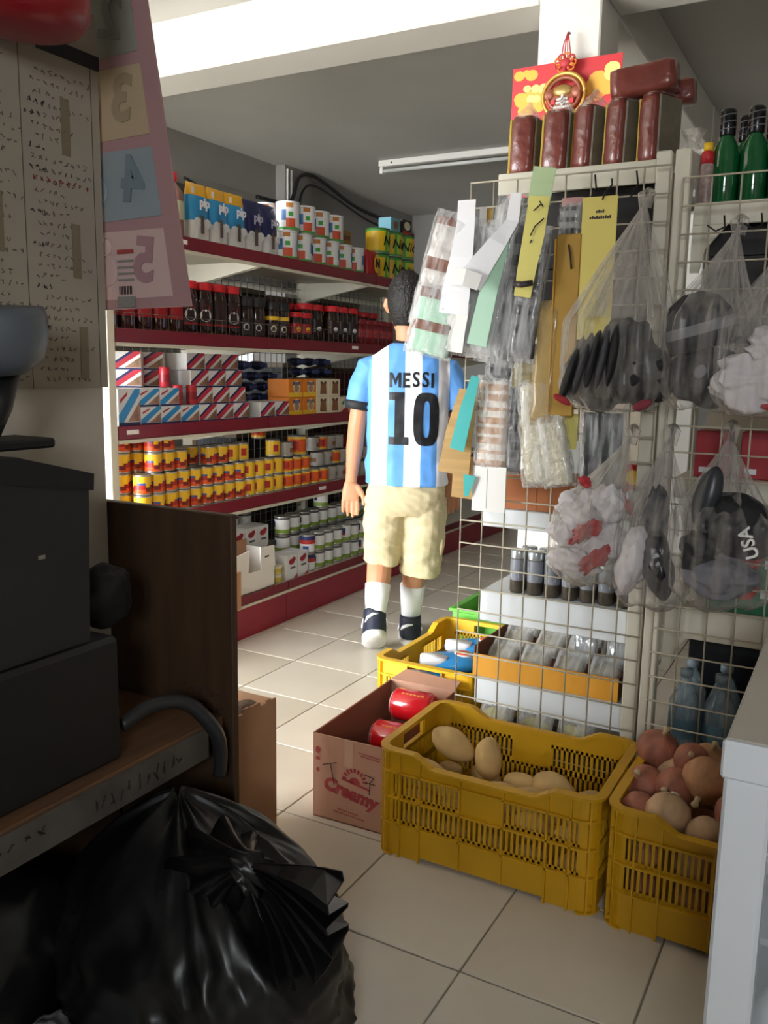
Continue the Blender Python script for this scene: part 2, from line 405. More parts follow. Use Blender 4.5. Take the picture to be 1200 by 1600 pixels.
# ---- product builders
def can_proto(name, cat, label, r, h, cols, fn, rows=8, seg=24, lid=None, text=None):
    t = thing(name, label, cat)
    prof = [(r*0.93, 0), (r, 0.002), (r, 0.005), (r*0.975, 0.007), (r*0.975, h-0.007), (r, h-0.005), (r, h-0.001), (r*0.95, h), (r*0.93, h-0.004), (0.001, h-0.004)]
    MB().lathe(prof, seg).build('tin', M_steel, t, True)
    sl = MB(); rr = r*0.985
    for j in range(rows):
        for i in range(seg):
            a0, a1 = 2*PI*i/seg - PI/2, 2*PI*(i+1)/seg - PI/2
            z0 = 0.007+(h-0.014)*j/rows; z1 = 0.007+(h-0.014)*(j+1)/rows
            sl.add([(rr*math.cos(a0), rr*math.sin(a0), z0), (rr*math.cos(a1), rr*math.sin(a1), z0), (rr*math.cos(a1), rr*math.sin(a1), z1), (rr*math.cos(a0), rr*math.sin(a0), z1)],
                   [(0, 1, 2, 3)], fn(((i+0.5)/seg), (j+0.5)/rows))
    sl.build('label_sleeve', cols, t)
    if lid: MB().lathe([(r*1.01, h-0.006), (r*1.01, h+0.002), (r*0.9, h+0.003), (0.001, h+0.003)], seg).build('lid', lid, t, True)
    if text:
        me = text_mesh(text[0], text[1], text[2], shear=0.2, bold=text[1]*0.02).copy()
        for v in me.vertices:
            a = v.co.x/r; v.co = Vector(((rr+0.0012)*math.sin(a), -(rr+0.0012)*math.cos(a), v.co.y + text[3]))
        obj('lettering', me, t)
    return Proto(t)
def box_proto(name, cat, label, w, h, d, base, decals, mats, text=None, c=0.0015):
    """decals: (poly in fractions of the front, material index into mats); the same print on front and back"""
    t = thing(name, label, cat)
    m = MB().box(-w/2, w/2, -d/2, d/2, 0, h, 0, c)
    m.build('carton', base, t)
    p = MB()
    for poly, mi in decals:
        q = [((u-0.5)*w, v*h) for u, v in poly]
        p.decal(q, -d/2-0.0006, mi)
        p.add([(-x, d/2+0.0006, z) for x, z in q], [tuple(range(len(q)))], mi)
    if decals: p.build('print', mats, t)
    for tx in (text or []): letter(tx[0], tx[1], tx[2], t, (tx[3]*w, -d/2-0.001, tx[4]*h), name='lettering', bold=tx[1]*0.015)
    return Proto(t)
def jar_proto(name, cat, label, r, h, glass, lidm, lidh, bands, neck=0.85, seg=18, print_=None):
    """bands: (z0, z1, material) label sleeves"""
    t = thing(name, label, cat)
    hb = h-lidh
    MB().lathe([(r*0.9, 0), (r, 0.006), (r, hb*0.82), (r*neck, hb*0.95), (r*neck*0.95, hb), (0.001, hb)], seg).build('glass', glass, t, True)
    MB().lathe([(r*neck*1.06, hb-0.004), (r*neck*1.08, hb), (r*neck*1.08, h-0.004), (r*neck, h), (0.001, h)], seg).build('lid', lidm, t, True)
    for z0, z1, m in bands:
        MB().lathe([(r*1.008, z0*h), (r*1.008, z1*h)], seg, cap0=False, cap1=False).build('label_sleeve', m, t, True)
    if print_:
        p = MB()
        for poly, mi in print_[0]:
            vs = [(r*1.02*math.sin((u-0.5)*2.2), -r*1.02*math.cos((u-0.5)*2.2), v*h) for u, v in poly]
            p.add(vs, [tuple(range(len(vs)))], mi)
        p.build('print', print_[1], t)
    return Proto(t)
def circ(u, v, ru, rv, n=12): return [(u+ru*math.cos(2*PI*i/n), v+rv*math.sin(2*PI*i/n)) for i in range(n)]

P_yel = mat('can_yellow', '#efc02a', 0.4); P_or = mat('can_orange', '#e25a1c', 0.4); P_redd = mat('can_red', '#b5261c', 0.4)
P_dk = mat('can_dark_red', '#7c1f1c', 0.4); P_bl = mat('can_blue', '#3a59a0', 0.4); P_wh = mat('can_white', '#dfe0e2', 0.4)
P_gr = mat('can_green', '#7f9a3a', 0.4); P_gd = mat('can_dark_grey', '#4a4a50', 0.4); P_teal = mat('can_teal', '#2f8f6d', 0.4)
P_cream = mat('print_cream', '#e7dcc0', 0.5); P_brown = mat('print_brown', '#8a5a3a', 0.5); P_orange = mat('carton_orange', '#e0821e', 0.5)
P_sky = mat('print_sky_blue', '#2a8fcf', 0.35); P_nv = mat('print_navy', '#20265e', 0.4); P_green = mat('print_leaf_green', '#3f9a3a', 0.4)

def fn_fruit(u, v):
    # yellow above, orange-red below, fruit blotches and a blue badge
    e = 0.47+0.10*math.sin(u*2*PI*3)
    k = (u*3) % 1.0
    if 0.30 < k < 0.62 and 0.45 < v < 0.65: return 4
    if v > e+0.05: return 0
    if 0.62 < k < 0.95 and 0.15 < v < 0.5: return 3
    if v > 0.25: return 2 if k < 0.6 else 3
    return 1
fruit_can = can_proto('fruit_can', 'can', 'x', 0.0345, 0.0785, [P_yel, P_or, P_redd, P_dk, P_bl], fn_fruit)
def fn_fruit2(u, v):
    k = (u*3) % 1.0
    if 0.35 < k < 0.7 and 0.2 < v < 0.8: return 2
    if 0.70 < k < 0.8 and 0.3 < v < 0.7: return 3
    return 0
peach_can = can_proto('peach_can', 'can', 'x', 0.034, 0.0785, [P_yel, P_or, P_redd, P_wh, P_bl], fn_fruit2)
def fn_orange(u, v):
    k = (u*3) % 1.0
    if 0.3 < k < 0.6 and 0.25 < v < 0.75: return 1
    return 2 if v < 0.12 or v > 0.9 else 0
orange_can = can_proto('orange_can', 'can', 'x', 0.034, 0.074, [P_or, P_redd, P_yel], fn_orange)
def fn_white(u, v):
    k = (u*2) % 1.0
    if v < 0.25: return 1
    if v > 0.9: return 2
    if 0.35 < k < 0.5 and 0.35 < v < 0.8: return 3
    return 0
veg_can = can_proto('vegetable_can', 'can', 'x', 0.0375, 0.088, [P_wh, P_gr, P_gd, P_nv], fn_white)
def fn_red3(u, v):
    k = (u*2) % 1.0
    if v < 0.22: return 1
    if 0.25 < k < 0.7 and 0.55 < v < 0.85: return 3
    if 0.25 < k < 0.7 and 0.35 < v < 0.5: return 4
    return 0
bean_can = can_proto('bean_can', 'can', 'x', 0.0375, 0.088, [P_wh, P_gr, P_gd, P_nv, P_redd], fn_red3)
def fn_blue(u, v):
    if v > 0.72: return 1
    if v > 0.55: return 2
    return 3 if 0.3 < (u*2) % 1.0 < 0.6 and v < 0.4 else 0
blue_can = can_proto('blue_topped_can', 'can', 'x', 0.0375, 0.088, [P_wh, P_nv, P_redd, P_bl], fn_blue)
def fn_grey(u, v): return 1 if 0.3 < v < 0.6 and (u*2) % 1 < 0.5 else 0
grey_can = can_proto('silver_can', 'can', 'x', 0.036, 0.07, [mat('can_grey', '#a8a39c', 0.4), P_brown], fn_grey)

# ---- fourth shelf: stacked cans
FZ = LEV[0]+0.001
def can_at(pr, y, x, lvl, h, lab, grp, dz=FZ): return pr.put((x, y, dz+lvl*(h+0.0006)), R9+random.uniform(-0.5, 0.5), lab, grp)
G1 = 'fruit cans stacked on the fourth shelf'
for k in range(13):       # front row, two high
    y = 2.43+k*0.0715
    for l in range(2):
        if k < 1 and l == 1: pass
        pr = fruit_can if k < 9 else peach_can
        can_at(pr, y, SX-0.05, l, 0.0785, '%s can, %s from the left in the front row, %s tier' % ('yellow-red fruit' if k < 9 else 'yellow peach', ORD[k], ['lower', 'upper'][l]), G1)
for k in range(3):        # tall left stack, third and fourth tier
    for l in (2, 3):
        if k == 2 and l == 3: continue
        can_at(fruit_can, 2.50+k*0.0715, SX-0.058, l, 0.0785, 'yellow-red fruit can, %s from left of the tall stack, %s tier' % (ORD[k], ['', '', 'third', 'top'][l]), G1)
for k in range(4):        # third tier to the right
    can_at(fruit_can if k < 2 else peach_can, 2.84+k*0.0715, SX-0.07, 2, 0.0785, 'yellow fruit can, %s of four on the third tier mid shelf' % ORD[k], G1)
for k in range(7):        # second row behind, seen above the front
    for l in (1, 2, 3):
        if (k, l) in ((6, 3), (5, 3)): continue
        can_at(fruit_can, 2.33+k*0.078, SX-0.135, l, 0.0785, 'dim fruit can in the second row, %s from the left, tier %s' % (ORD[k], ['one', 'two', 'three', 'four'][l]), G1)
for k in range(7):
    for l in (0,):
        can_at(fruit_can, 2.33+k*0.078, SX-0.135, l, 0.0785, 'dim fruit can at the bottom of the second row, %s from the left' % ORD[k], G1)
G1b = 'orange cans on the fourth shelf'
for k in range(3):
    for l in range(2):
        can_at(orange_can, 3.372+k*0.071, SX-0.05, l, 0.074, 'orange can, %s of three columns past the peach cans, %s tier' % (['left', 'middle', 'right'][k], ['lower', 'upper'][l]), G1b)
can_at(peach_can, 3.30, SX-0.075, 2, 0.078, 'yellow peach can topping the stack beside the orange cans', G1b)
can_at(orange_can, 3.305, SX-0.16, 3, 0.078, 'single orange can highest at the back of the can shelf', G1b)
can_at(grey_can, 3.38, SX-0.06, 2, 0.0745, 'red and white can on top of the left orange column', G1b)
big_or = can_proto('large_orange_can', 'can', 'x', 0.045, 0.095, [P_or, P_redd, P_yel], fn_orange)
big_or.put((SX-0.07, 3.49, FZ+2*0.0746), R9, 'wide orange can standing on the orange can columns', G1b)
for k in range(2):
    box_o = can_at(orange_can, 3.60+k*0.074, SX-0.05, 0, 0.074, 'orange can standing alone in the front, %s of the pair' % ['left', 'right'][k], G1b)
G1c = 'silver cans on the fourth shelf'
for k in range(7):
    for l in range(3 if k < 4 else 2):
        pr = grey_can if (k+l) % 3 else orange_can
        can_at(pr, 3.70+k*0.078, SX-0.06-0.03*l, l, 0.0745, 'small dull can behind the boy\'s arm, column %s, tier %s' % (ORD[k], ['one', 'two', 'three'][l]), G1c)
pot = Proto(thing('red_pot', 'x', 'pot'))
MB().lathe([(0.05, 0), (0.056, 0.01), (0.06, 0.10), (0.064, 0.105), (0.064, 0.115), (0.058, 0.118), (0.001, 0.12)], 20).build('body', mat('pot_red', '#8f1722', 0.35), pot.root, True)
MB().lathe([(0.012, 0.12), (0.012, 0.135), (0.001, 0.136)], 10).build('knob', M_black, pot.root, True)
for k in range(3): pot.put((SX-0.2, 3.95+k*0.13, FZ+0.075), R9, 'dark red lidded pot at the back of the can shelf, %s of three' % ['left', 'middle', 'right'][k], 'red pots')

# ---- third shelf: biscuit cartons
TZ = LEV[1]+0.001
def diag(c1, c2, edge):
    return [([(0, 0), (1, 0), (1, 0.10), (0, 0.10)], 0), ([(0.0, 0.10), (0.22, 0.10), (1.0, 0.86), (1.0, 1.0), (0.78, 1.0), (0.0, 0.30)], 1), ([(0.22, 0.10), (0.36, 0.10), (1.0, 0.72), (1.0, 0.86)], 2),
            ([(0.42, 0.12), (1.0, 0.12), (1.0, 0.66)], 3), ([(0.06, 0.60), (0.40, 0.82), (0.44, 0.93), (0.08, 0.72)], 4)]
bisq_b = box_proto('biscuit_carton', 'carton', 'x', 0.105, 0.067, 0.15, P_wh, diag(0, 0, 0), [P_nv, P_sky, P_wh, mat('biscuit_photo', '#a77f6b', 0.5, var=0.4, scale=40), P_redd])
P_pr = mat('stripe_red', '#b92a3c', 0.45)
bisq_r = box_proto('biscuit_carton_red', 'carton', 'x', 0.105, 0.067, 0.15, P_wh, [([(0, 0), (1, 0), (1, 0.08), (0, 0.08)], 0), ([(0.0, 0.08), (0.20, 0.08), (1.0, 0.92), (1.0, 1.0), (0.76, 1.0), (0.0, 0.20)], 1), ([(0.0, 0.20), (0.76, 1.0), (0.60, 1.0), (0.0, 0.36)], 0), ([(0.42, 0.10), (1.0, 0.10), (1.0, 0.72)], 2)], [P_nv, P_pr, mat('biscuit_photo_brown', '#8c6a50', 0.5, var=0.4, scale=40)])
bisq_big = box_proto('biscuit_carton_large', 'carton', 'x', 0.105, 0.135, 0.15, P_wh, diag(0, 0, 0), [P_nv, P_sky, P_wh, MATS['biscuit_photo'], P_redd])
G2 = 'biscuit cartons on the third shelf'
bisq_big.put((SX-0.085, 2.335, TZ), R9, 'tall blue-striped biscuit carton at the left end of the carton shelf', G2)
for k in range(3): bisq_b.put((SX-0.085, 2.445+k*0.108, TZ), R9, 'blue-striped biscuit carton, bottom row, %s from the tall one' % ORD[k], G2)
for k in range(2): bisq_b.put((SX-0.088, 2.44+k*0.110, TZ+0.068), R9, 'blue-striped biscuit carton in the upper pair, %s one' % ['left', 'right'][k], G2)
for l in range(4):
    for k in range(3):
        x = SX-0.085-0.01*l
        bisq_r.put((x, 2.77+k*0.1085-0.012*l, TZ+l*0.068), R9+random.uniform(-0.02, 0.02), 'red-striped biscuit carton, tier %s of four, %s in its row' % (['one', 'two', 'three', 'four'][l], ['left', 'middle', 'right'][k]), G2)
for l in range(2, 4):
    for k in range(2):
        o = bisq_r.put((SX-0.18, 2.51+k*0.12, TZ+l*0.068), R9-PI/2*0 - 0.9, 'turned red-striped carton seen end-on, tier %s, %s in its row' % (['', '', 'three', 'four'][l], ['left', 'right', ''][k]), G2)
for k in range(2): bisq_r.put((SX-0.085, 3.175+k*0.112, TZ), R9, 'red-striped biscuit carton standing apart beyond the bay joint, %s one' % ['left', 'right'][k], G2)
snack = box_proto('snack_carton', 'carton', 'x', 0.12, 0.07, 0.12, mat('snack_tan', '#9a7a48', 0.6, var=0.3, scale=25), [([(0.1, 0.55), (0.45, 0.55), (0.45, 0.9), (0.1, 0.9)], 0), ([(0.5, 0.1), (0.9, 0.1), (0.9, 0.7), (0.5, 0.7)], 1)], [P_yel, P_brown])
for l in range(2):
    for k in range(2): snack.put((SX-0.25, 2.36+k*0.13, TZ+0.136+l*0.071), R9, 'brown snack carton at the back left, %s tier, %s one' % (['lower', 'upper'][l], ['left', 'right'][k]), 'snack cartons')
for l in range(2):
    for k in range(2): snack.put((SX-0.25, 2.36+k*0.13, TZ+l*0.068), R9, 'brown snack carton supporting the stack at the back left, %s tier, %s one' % (['bottom', 'second'][l], ['left', 'right'][k]), 'snack cartons')
tubep = Proto(thing('red_tube_pack', 'x', 'pack'))
MB().lathe([(0.019, 0), (0.021, 0.004), (0.021, 0.074), (0.019, 0.078), (0.001, 0.078)], 14).build('wrapper', mat('tube_red', '#b32b36', 0.35), tubep.root, True)
MB().lathe([(0.0215, 0.02), (0.0215, 0.05)], 14, cap0=False, cap1=False).build('label_sleeve', mat('tube_red_dark', '#8f1c2a', 0.4), tubep.root, True)
for k, (y, z) in enumerate(((2.66, 0.068), (2.69, 0.137), (2.735, 0.068))):
    if k == 1: tubep.put((SX-0.06, 2.575, TZ+0.137), 0, 'small red tube pack standing on the upper blue carton', 'red tube packs')
    else: tubep.put((SX-0.034, y-0.01-(0.027 if k else 0.035), TZ+0.068), 0, 'small red tube pack on the bottom row, %s one' % ['left', '', 'right'][k], 'red tube packs')
orc = box_proto('orange_carton', 'carton', 'x', 0.112, 0.083, 0.12, P_orange, [([(0, 0), (1, 0), (1, 0.25), (0, 0.25)], 3), (circ(0.58, 0.55, 0.26, 0.36), 0), (circ(0.58, 0.48, 0.18, 0.24), 1), ([(0.32, 0.66), (0.84, 0.66), (0.84, 0.84), (0.32, 0.84)], 2)], [P_cream, P_brown, P_nv, P_yel])
crc = box_proto('cream_carton', 'carton', 'x', 0.105, 0.083, 0.12, P_cream, [([(0.28, 0.12), (0.84, 0.12), (0.78, 0.8), (0.34, 0.8)], 0), (circ(0.40, 0.78, 0.1, 0.1), 1), (circ(0.72, 0.78, 0.1, 0.1), 1)], [P_brown, mat('print_dark_brown', '#4a2e20', 0.5)])
rwc = box_proto('red_white_carton', 'carton', 'x', 0.11, 0.075, 0.12, P_cream, [([(0.45, 0.0), (0.7, 0.0), (0.7, 1.0), (0.45, 1.0)], 0), ([(0, 0), (0.45, 0), (0.45, 0.3)], 0), ([(0.05, 0.5), (0.35, 0.5), (0.35, 0.9)], 1)], [P_redd, P_teal])
for l in range(2):
    for k in range(2): orc.put((SX-0.075, 3.40+k*0.118, TZ+l*0.084), R9, 'orange carton with round label, %s row, %s one' % (['lower', 'upper'][l], ['left', 'right'][k]), 'orange cartons')
    for k in range(2): crc.put((SX-0.075, 3.632+k*0.11, TZ+l*0.084), R9, 'cream carton with brown emblem, %s row, %s one' % (['lower', 'upper'][l], ['left', 'right'][k]), 'cream cartons')
for k in range(3): rwc.put((SX-0.075, 3.855+k*0.114, TZ), R9, 'red and white carton beside the boy\'s sleeve, %s from the cream cartons' % ORD[k], 'red and white cartons')
brn = box_proto('brown_carton', 'carton', 'x', 0.07, 0.085, 0.1, mat('brown_carton_card', '#6a4a28', 0.7, var=0.2), [([(0.1, 0.1), (0.9, 0.1), (0.9, 0.25), (0.1, 0.25)], 0)], [P_brown])
for k in range(4): brn.put((SX-0.21, 3.72+k*0.075, TZ+0.085), R9, 'small brown carton in the dim back row, %s from the left' % ORD[k], 'dim brown cartons')
for k in range(4): brn.put((SX-0.21, 3.72+k*0.075, TZ), R9, 'small brown carton under the dim back row, %s from the left' % ORD[k], 'dim brown cartons')
navyp = Proto(thing('navy_packet', 'x', 'packet'))
obj('wrapper', blob_mesh('wrapper', mat('navy_foil', '#1d2340', 0.3), (0.05, 0.04, 0.021), 3, 0.12, 3, 3), navyp.root, (0, 0, 0.02))
MB().box(-0.03, 0.03, -0.043, -0.036, 0.010, 0.032, c=0.003).build('label_band', mat('navy_label', '#3c4a86', 0.4), navyp.root)
n = 0
for l in range(5):
    for k in range(4-l//2):
        n += 1
        navyp.put((SX-0.225, 3.10+k*0.118+0.04*l, TZ+0.008+l*0.05), R9+random.uniform(-.1, .1), 'dark blue foil packet by the orange cartons, %s layer, %s from left' % (ORD[l], ORD[k]), 'navy foil packets')
for l in range(2):
    for k in range(3):
        navyp.put((SX-0.21, 3.69+k*0.118-0.01*l, TZ+0.180+l*0.05), R9+random.uniform(-.1, .1), 'dark blue foil packet behind cream cartons, %s layer, %s from left' % (ORD[l], ORD[k]), 'navy foil packets')

# ---- second shelf: coffee jars
JZ = LEV[2]+0.001
G_coffee = mat('coffee_glass', '#2a1610', 0.12, coat=0.5); G_coffee2 = mat('coffee_red_glass', '#3d1512', 0.15, coat=0.5)
L_red = mat('jar_red_lid', '#d0202a', 0.4); L_blk = mat('jar_black_lid', '#17171a', 0.35)
L_lab = mat('jar_label_red', '#9c1620', 0.4); L_dark = mat('jar_label_dark', '#2b1414', 0.4)
mug = ([(circ(0.5, 0.36, 0.27, 0.12), 0), (circ(0.5, 0.37, 0.15, 0.065), 1), ([(0.22, 0.62), (0.78, 0.62), (0.78, 0.655), (0.22, 0.655)], 0), ([(0.35, 0.46), (0.62, 0.46), (0.72, 0.56), (0.45, 0.57)], 2)], [P_wh, M_black, P_redd])
big_jar = jar_proto('coffee_jar', 'jar', 'x', 0.042, 0.205, G_coffee, L_red, 0.026, [(0.2, 0.68, L_dark), (0.17, 0.22, L_lab)], 0.86, 18, mug)
red_jar = jar_proto('red_coffee_jar', 'jar', 'x', 0.040, 0.19, G_coffee2, L_red, 0.026, [(0.26, 0.7, L_lab)], 0.86)
blk_jar = jar_proto('black_lidded_jar', 'jar', 'x', 0.041, 0.175, G_coffee, L_blk, 0.04, [(0.05, 0.45, L_dark)], 0.95, 18, ([(circ(0.5, 0.25, 0.16, 0.085), 0), (circ(0.5, 0.26, 0.09, 0.05), 1)], [P_wh, M_black]))
ylw_jar = jar_proto('yellow_banded_jar', 'jar', 'x', 0.036, 0.165, G_coffee, L_blk, 0.035, [(0.5, 0.6, P_yel), (0.1, 0.42, L_dark)], 0.95, 18, ([(circ(0.5, 0.27, 0.17, 0.09), 0), (circ(0.5, 0.27, 0.1, 0.05), 1)], [P_cream, M_black]))
sm_jar = jar_proto('small_red_lidded_jar', 'jar', 'x', 0.036, 0.13, G_coffee, L_red, 0.02, [(0.25, 0.6, L_lab)], 0.9, 16, ([(circ(0.6, 0.4, 0.15, 0.1), 0)], [P_yel]))
md_jar = jar_proto('tall_red_lidded_jar', 'jar', 'x', 0.042, 0.18, G_coffee, L_red, 0.024, [(0.25, 0.6, L_dark)], 0.9, 16, ([([(0.2, 0.42), (0.3, 0.40), (0.8, 0.56), (0.72, 0.59)], 0), (circ(0.6, 0.36, 0.14, 0.06), 1)], [P_yel, P_wh]))
dk_jar = jar_proto('red_wrapped_jar', 'jar', 'x', 0.036, 0.13, mat('red_wrap', '#7a1018', 0.3), mat('dim_red_lid', '#8a1420', 0.4), 0.02, [(0.3, 0.6, mat('red_wrap_label', '#b03038', 0.4))], 0.9, 16)
GJ = 'coffee jars on the second shelf'
for k in range(4): big_jar.put((SX-0.062, 2.715+k*0.0895, JZ), R9-0.6+(2.5 if k == 2 else 0.1), 'tall coffee jar with red lid and white mug print, %s beside the pink card' % ORD[k], GJ)
for k in range(5): red_jar.put((SX-0.062, 2.29+k*0.085, JZ), R9-0.6, 'red-labelled coffee jar below the pink card, %s from the left' % ORD[k], GJ)
for k in range(2): blk_jar.put((SX-0.07, 3.085+k*0.086, JZ), R9-0.6, 'coffee jar with wide black lid after the red-lidded jars, %s one' % ['left', 'right'][k], GJ)
for k in range(2): ylw_jar.put((SX-0.055, 3.265+k*0.08, JZ), R9-0.6, 'black-lidded jar with a yellow band, %s of the pair' % ['left', 'right'][k], GJ)
for k in range(4): blk_jar.put((SX-0.17, 3.08+k*0.088, JZ), R9-0.6, 'black-lidded jar in the second row, %s from the left' % ORD[k], GJ)
for k in range(2): sm_jar.put((SX-0.055, 3.45+k*0.078, JZ), R9-0.6, 'short jar with bright red lid, %s of the front pair' % ['left', 'right'][k], GJ)
for k in range(2): md_jar.put((SX-0.10, 3.60+k*0.088, JZ), R9-0.6, 'jar with red lid and yellow swoosh set back, %s of two' % ['left', 'right'][k], GJ)
for k in range(3): md_jar.put((SX-0.06, 3.775+k*0.092, JZ), R9-0.6, 'tall jar with red lid and yellow swoosh in the front row, %s of three' % ['left', 'middle', 'right'][k], GJ)
for k in range(5): dk_jar.put((SX-0.055, 4.05+k*0.076, JZ), R9-0.6, 'red-wrapped jar beside the boy\'s head, %s of the front row' % ORD[k], GJ)
for k in range(4): md_jar.put((SX-0.16, 4.08+k*0.092, JZ), R9-0.6, 'dim tall jar behind the red-wrapped jars, %s from the left' % ORD[k], GJ)
for k in range(4): md_jar.put((SX-0.18, 3.46+k*0.092, JZ), R9-0.6, 'dim red-lidded jar in the second row, %s from the black lids' % ORD[k], GJ)

# ---- top shelf
OZ = LEV[3]+0.001
jug = thing('red_capped_jug', 'bottle with red cap and pinkish drink beside the pink card', 'bottle', (SX-0.09, 2.665, OZ), R9)
MB().lathe([(0.045, 0), (0.05, 0.01), (0.05, 0.15), (0.045, 0.175), (0.024, 0.205), (0.02, 0.212), (0.02, 0.218)], 18).build('body', mat('pink_drink', '#8a6258', 0.3), jug, True)
MB().lathe([(0.024, 0.214), (0.025, 0.218), (0.025, 0.244), (0.022, 0.248), (0.001, 0.248)], 18).build('cap', L_red, jug, True)
MB().lathe([(0.0508, 0.07), (0.0508, 0.14)], 18, cap0=False, cap1=False).build('label_sleeve', mat('drink_label', '#b8b89a', 0.5), jug, True)
def pouch(label, w, h, d, top, mid, low, loc, toph, txt, tm):
    t = thing('milk_powder_pouch', label, 'pouch', loc, R9+random.uniform(-0.05, 0.05), 'milk powder pouches on the top shelf')
    rs = []; N = 28; H = 14
    prof = []
    for j in range(H+1):
        v = j/H; dd = d/2*(0.55+0.75*math.sin(PI*min(1, v*1.05))**0.7)*(1-0.0*v); dd = d/2*(1.0 if v < 0.55 else max(0.06, 1-((v-0.55)/0.45)**1.6))
        ww = w/2*(0.96+0.04*v) if v < 0.9 else w/2
        prof.append((ww, dd*(0.92+0.1*math.sin(v*9)), v*h))
    for a, b, z in prof: rs.append(ellipse(0, 0, z, a, b, N, 3.2))
    def mi(j):
        v = (j+0.5)/H
        return 0 if v > 1-toph else (1 if v > 0.33 else 2)
    MB().rings(rs, [mi(j) for j in range(H)]).build('bag', [top, mid, low], t, True)
    # cloud scallops where blue meets white, and the printed glass
    pr = MB()
    for q in (-0.6, -0.1, 0.45): pr.decal([(w/2*q+0.022*math.cos(2*PI*i/12), h*0.33+0.018*math.sin(2*PI*i/12)) for i in range(12)], -d/2*1.06-0.001, 0)
    pr.decal([(-0.006+0.01*u, h*0.30+0.035*v) for u, v in ((-1, -1), (1, -1), (1, 1), (-1, 1))], -d/2*1.08-0.0015, 1)
    if toph > 0: pr.decal([(-w*0.40+0.008*u, h*0.86+0.012*v) for u, v in ((-1, -1), (1, -1), (1, 1), (-1, 1))], -d/2*0.62-0.004, 2)
    pr.build('print', [low, mat('print_glass', '#5a4a44', 0.4), M_white], t)
    letter(txt, 0.05, tm, t, (0.004, -d/2*1.05-0.006, h*0.66), bold=0.0015)
    return t
F_sky = mat('pouch_sky_blue', '#2f93cc', 0.28, var=0.05); F_wh = mat('pouch_white', '#dcdcdc', 0.28); F_yel = mat('pouch_yellow', '#e3ab22', 0.28); F_nv = mat('pouch_navy', '#22285a', 0.28)
for k in range(3): pouch('light blue pouch with yellow top, %s of three on the top shelf' % ['left', 'middle', 'right'][k], 0.116, 0.228, 0.07, F_yel, F_sky, F_wh, (SX-0.075, 2.79+k*0.117, OZ), 0.24, 'pip', mat('pouch_letter', '#f0eef5', 0.4))
for k in range(2): pouch('navy and white pouch, %s of the two beside the blue ones' % ['left', 'right'][k], 0.118, 0.222, 0.07, F_nv, F_nv, F_wh, (SX-0.075, 3.143+k*0.118, OZ), 0.0, 'pip', mat('pouch_letter_pale', '#b8b4c8', 0.4))
def fn_canister(u, v):
    k = (u*3) % 1.0
    if v < 0.10: return 3
    if 0.15 < k < 0.42 and 0.35 < v < 0.75: return 1
    if 0.42 < k < 0.8 and 0.1 < v < 0.42: return 2
    if 0.5 < k < 0.75 and 0.5 < v < 0.68: return 3
    if 0.4 < k < 0.72 and v > 0.84: return 4
    return 0
canister = can_proto('milk_canister', 'canister', 'x', 0.055, 0.128, [P_wh, mat('print_blue_figure', '#3f76b4', 0.4), mat('print_orange_red', '#c9502f', 0.4), P_green, mat('print_orange_brown', '#b4702c', 0.4)], fn_canister, rows=12, seg=30, lid=P_wh)
GC = 'white milk canisters on the top shelf'
for k in range(6): canister.put((SX-0.075, 3.405+k*0.122, OZ), R9+random.uniform(-.3, .3), 'white canister with blue and orange print, %s of the bottom row' % ORD[k], GC)
for k, (y, x) in enumerate(((3.43, 0.08), (3.56, 0.08), (3.70, 0.09), (3.83, 0.09))): canister.put((SX-x, y, OZ+0.132), R9+random.uniform(-.3, .3), 'white canister stacked on the bottom row, %s from the left' % ORD[k], GC)
for k in range(4): canister.put((SX-0.20, 3.40+k*0.125, OZ), R9+random.uniform(-.3, .3), 'white canister hidden in the back row, %s from the left' % ORD[k], GC)
canister.put((SX-0.20, 3.42, OZ+0.132), R9, 'white canister at the back of the stack, left one', GC); canister.put((SX-0.20, 3.60, OZ+0.132), R9, 'white canister at the back of the stack, right one', GC)
tancart = box_proto('tan_carton', 'carton', 'x', 0.12, 0.115, 0.1, mat('tan_carton_card', '#8f7334', 0.6, var=0.15), [([(0.1, 0.55), (0.9, 0.6), (0.9, 0.8), (0.1, 0.75)], 0), (circ(0.6, 0.25, 0.25, 0.18), 1)], [mat('tan_print', '#6a2c1a', 0.5), mat('tan_print_pale', '#b7a56a', 0.5)])
for l in range(2): tancart.put((SX-0.205, 4.06, OZ+l*0.117), R9, 'yellowish brown carton behind the canisters, %s one' % ['lower', 'upper'][l], 'tan cartons')
redp = thing('red_yellow_pouch', 'red and yellow pouch between canisters and yellow tins', 'pouch', (SX-0.06, 4.16, OZ), R9)
MB().rings([ellipse(0, 0, z, 0.058, d, 24, 3) for z, d in ((0, 0.02), (0.01, 0.03), (0.06, 0.03), (0.10, 0.022), (0.13, 0.01), (0.138, 0.004))], 0).build('bag', mat('pouch_red', '#b01d22', 0.35), redp, True)
MB().decal(circ(0.02, 0.07, 0.034, 0.05), -0.033, 0).build('print', P_yel, redp); letter('N', 0.06, M_ink, redp, (0.025, -0.0345, 0.07), bold=0.003)
def fn_tin(u, v):
    k = (u*2) % 1.0
    if v < 0.06 or v > 0.94: return 1
    if 0.80 < k < 0.95: return 2
    if 0.70 < k < 0.80: return 1
    return 0
tin = can_proto('milk_powder_tin', 'tin', 'x', 0.067, 0.132, [mat('tin_yellow', '#dcb417', 0.4), P_green, mat('tin_pale_green', '#a9c53a', 0.4)], fn_tin, rows=16, seg=30, lid=mat('tin_green_rim', '#3d7d34', 0.4), text=('Nido', 0.07, M_ink, 0.066))
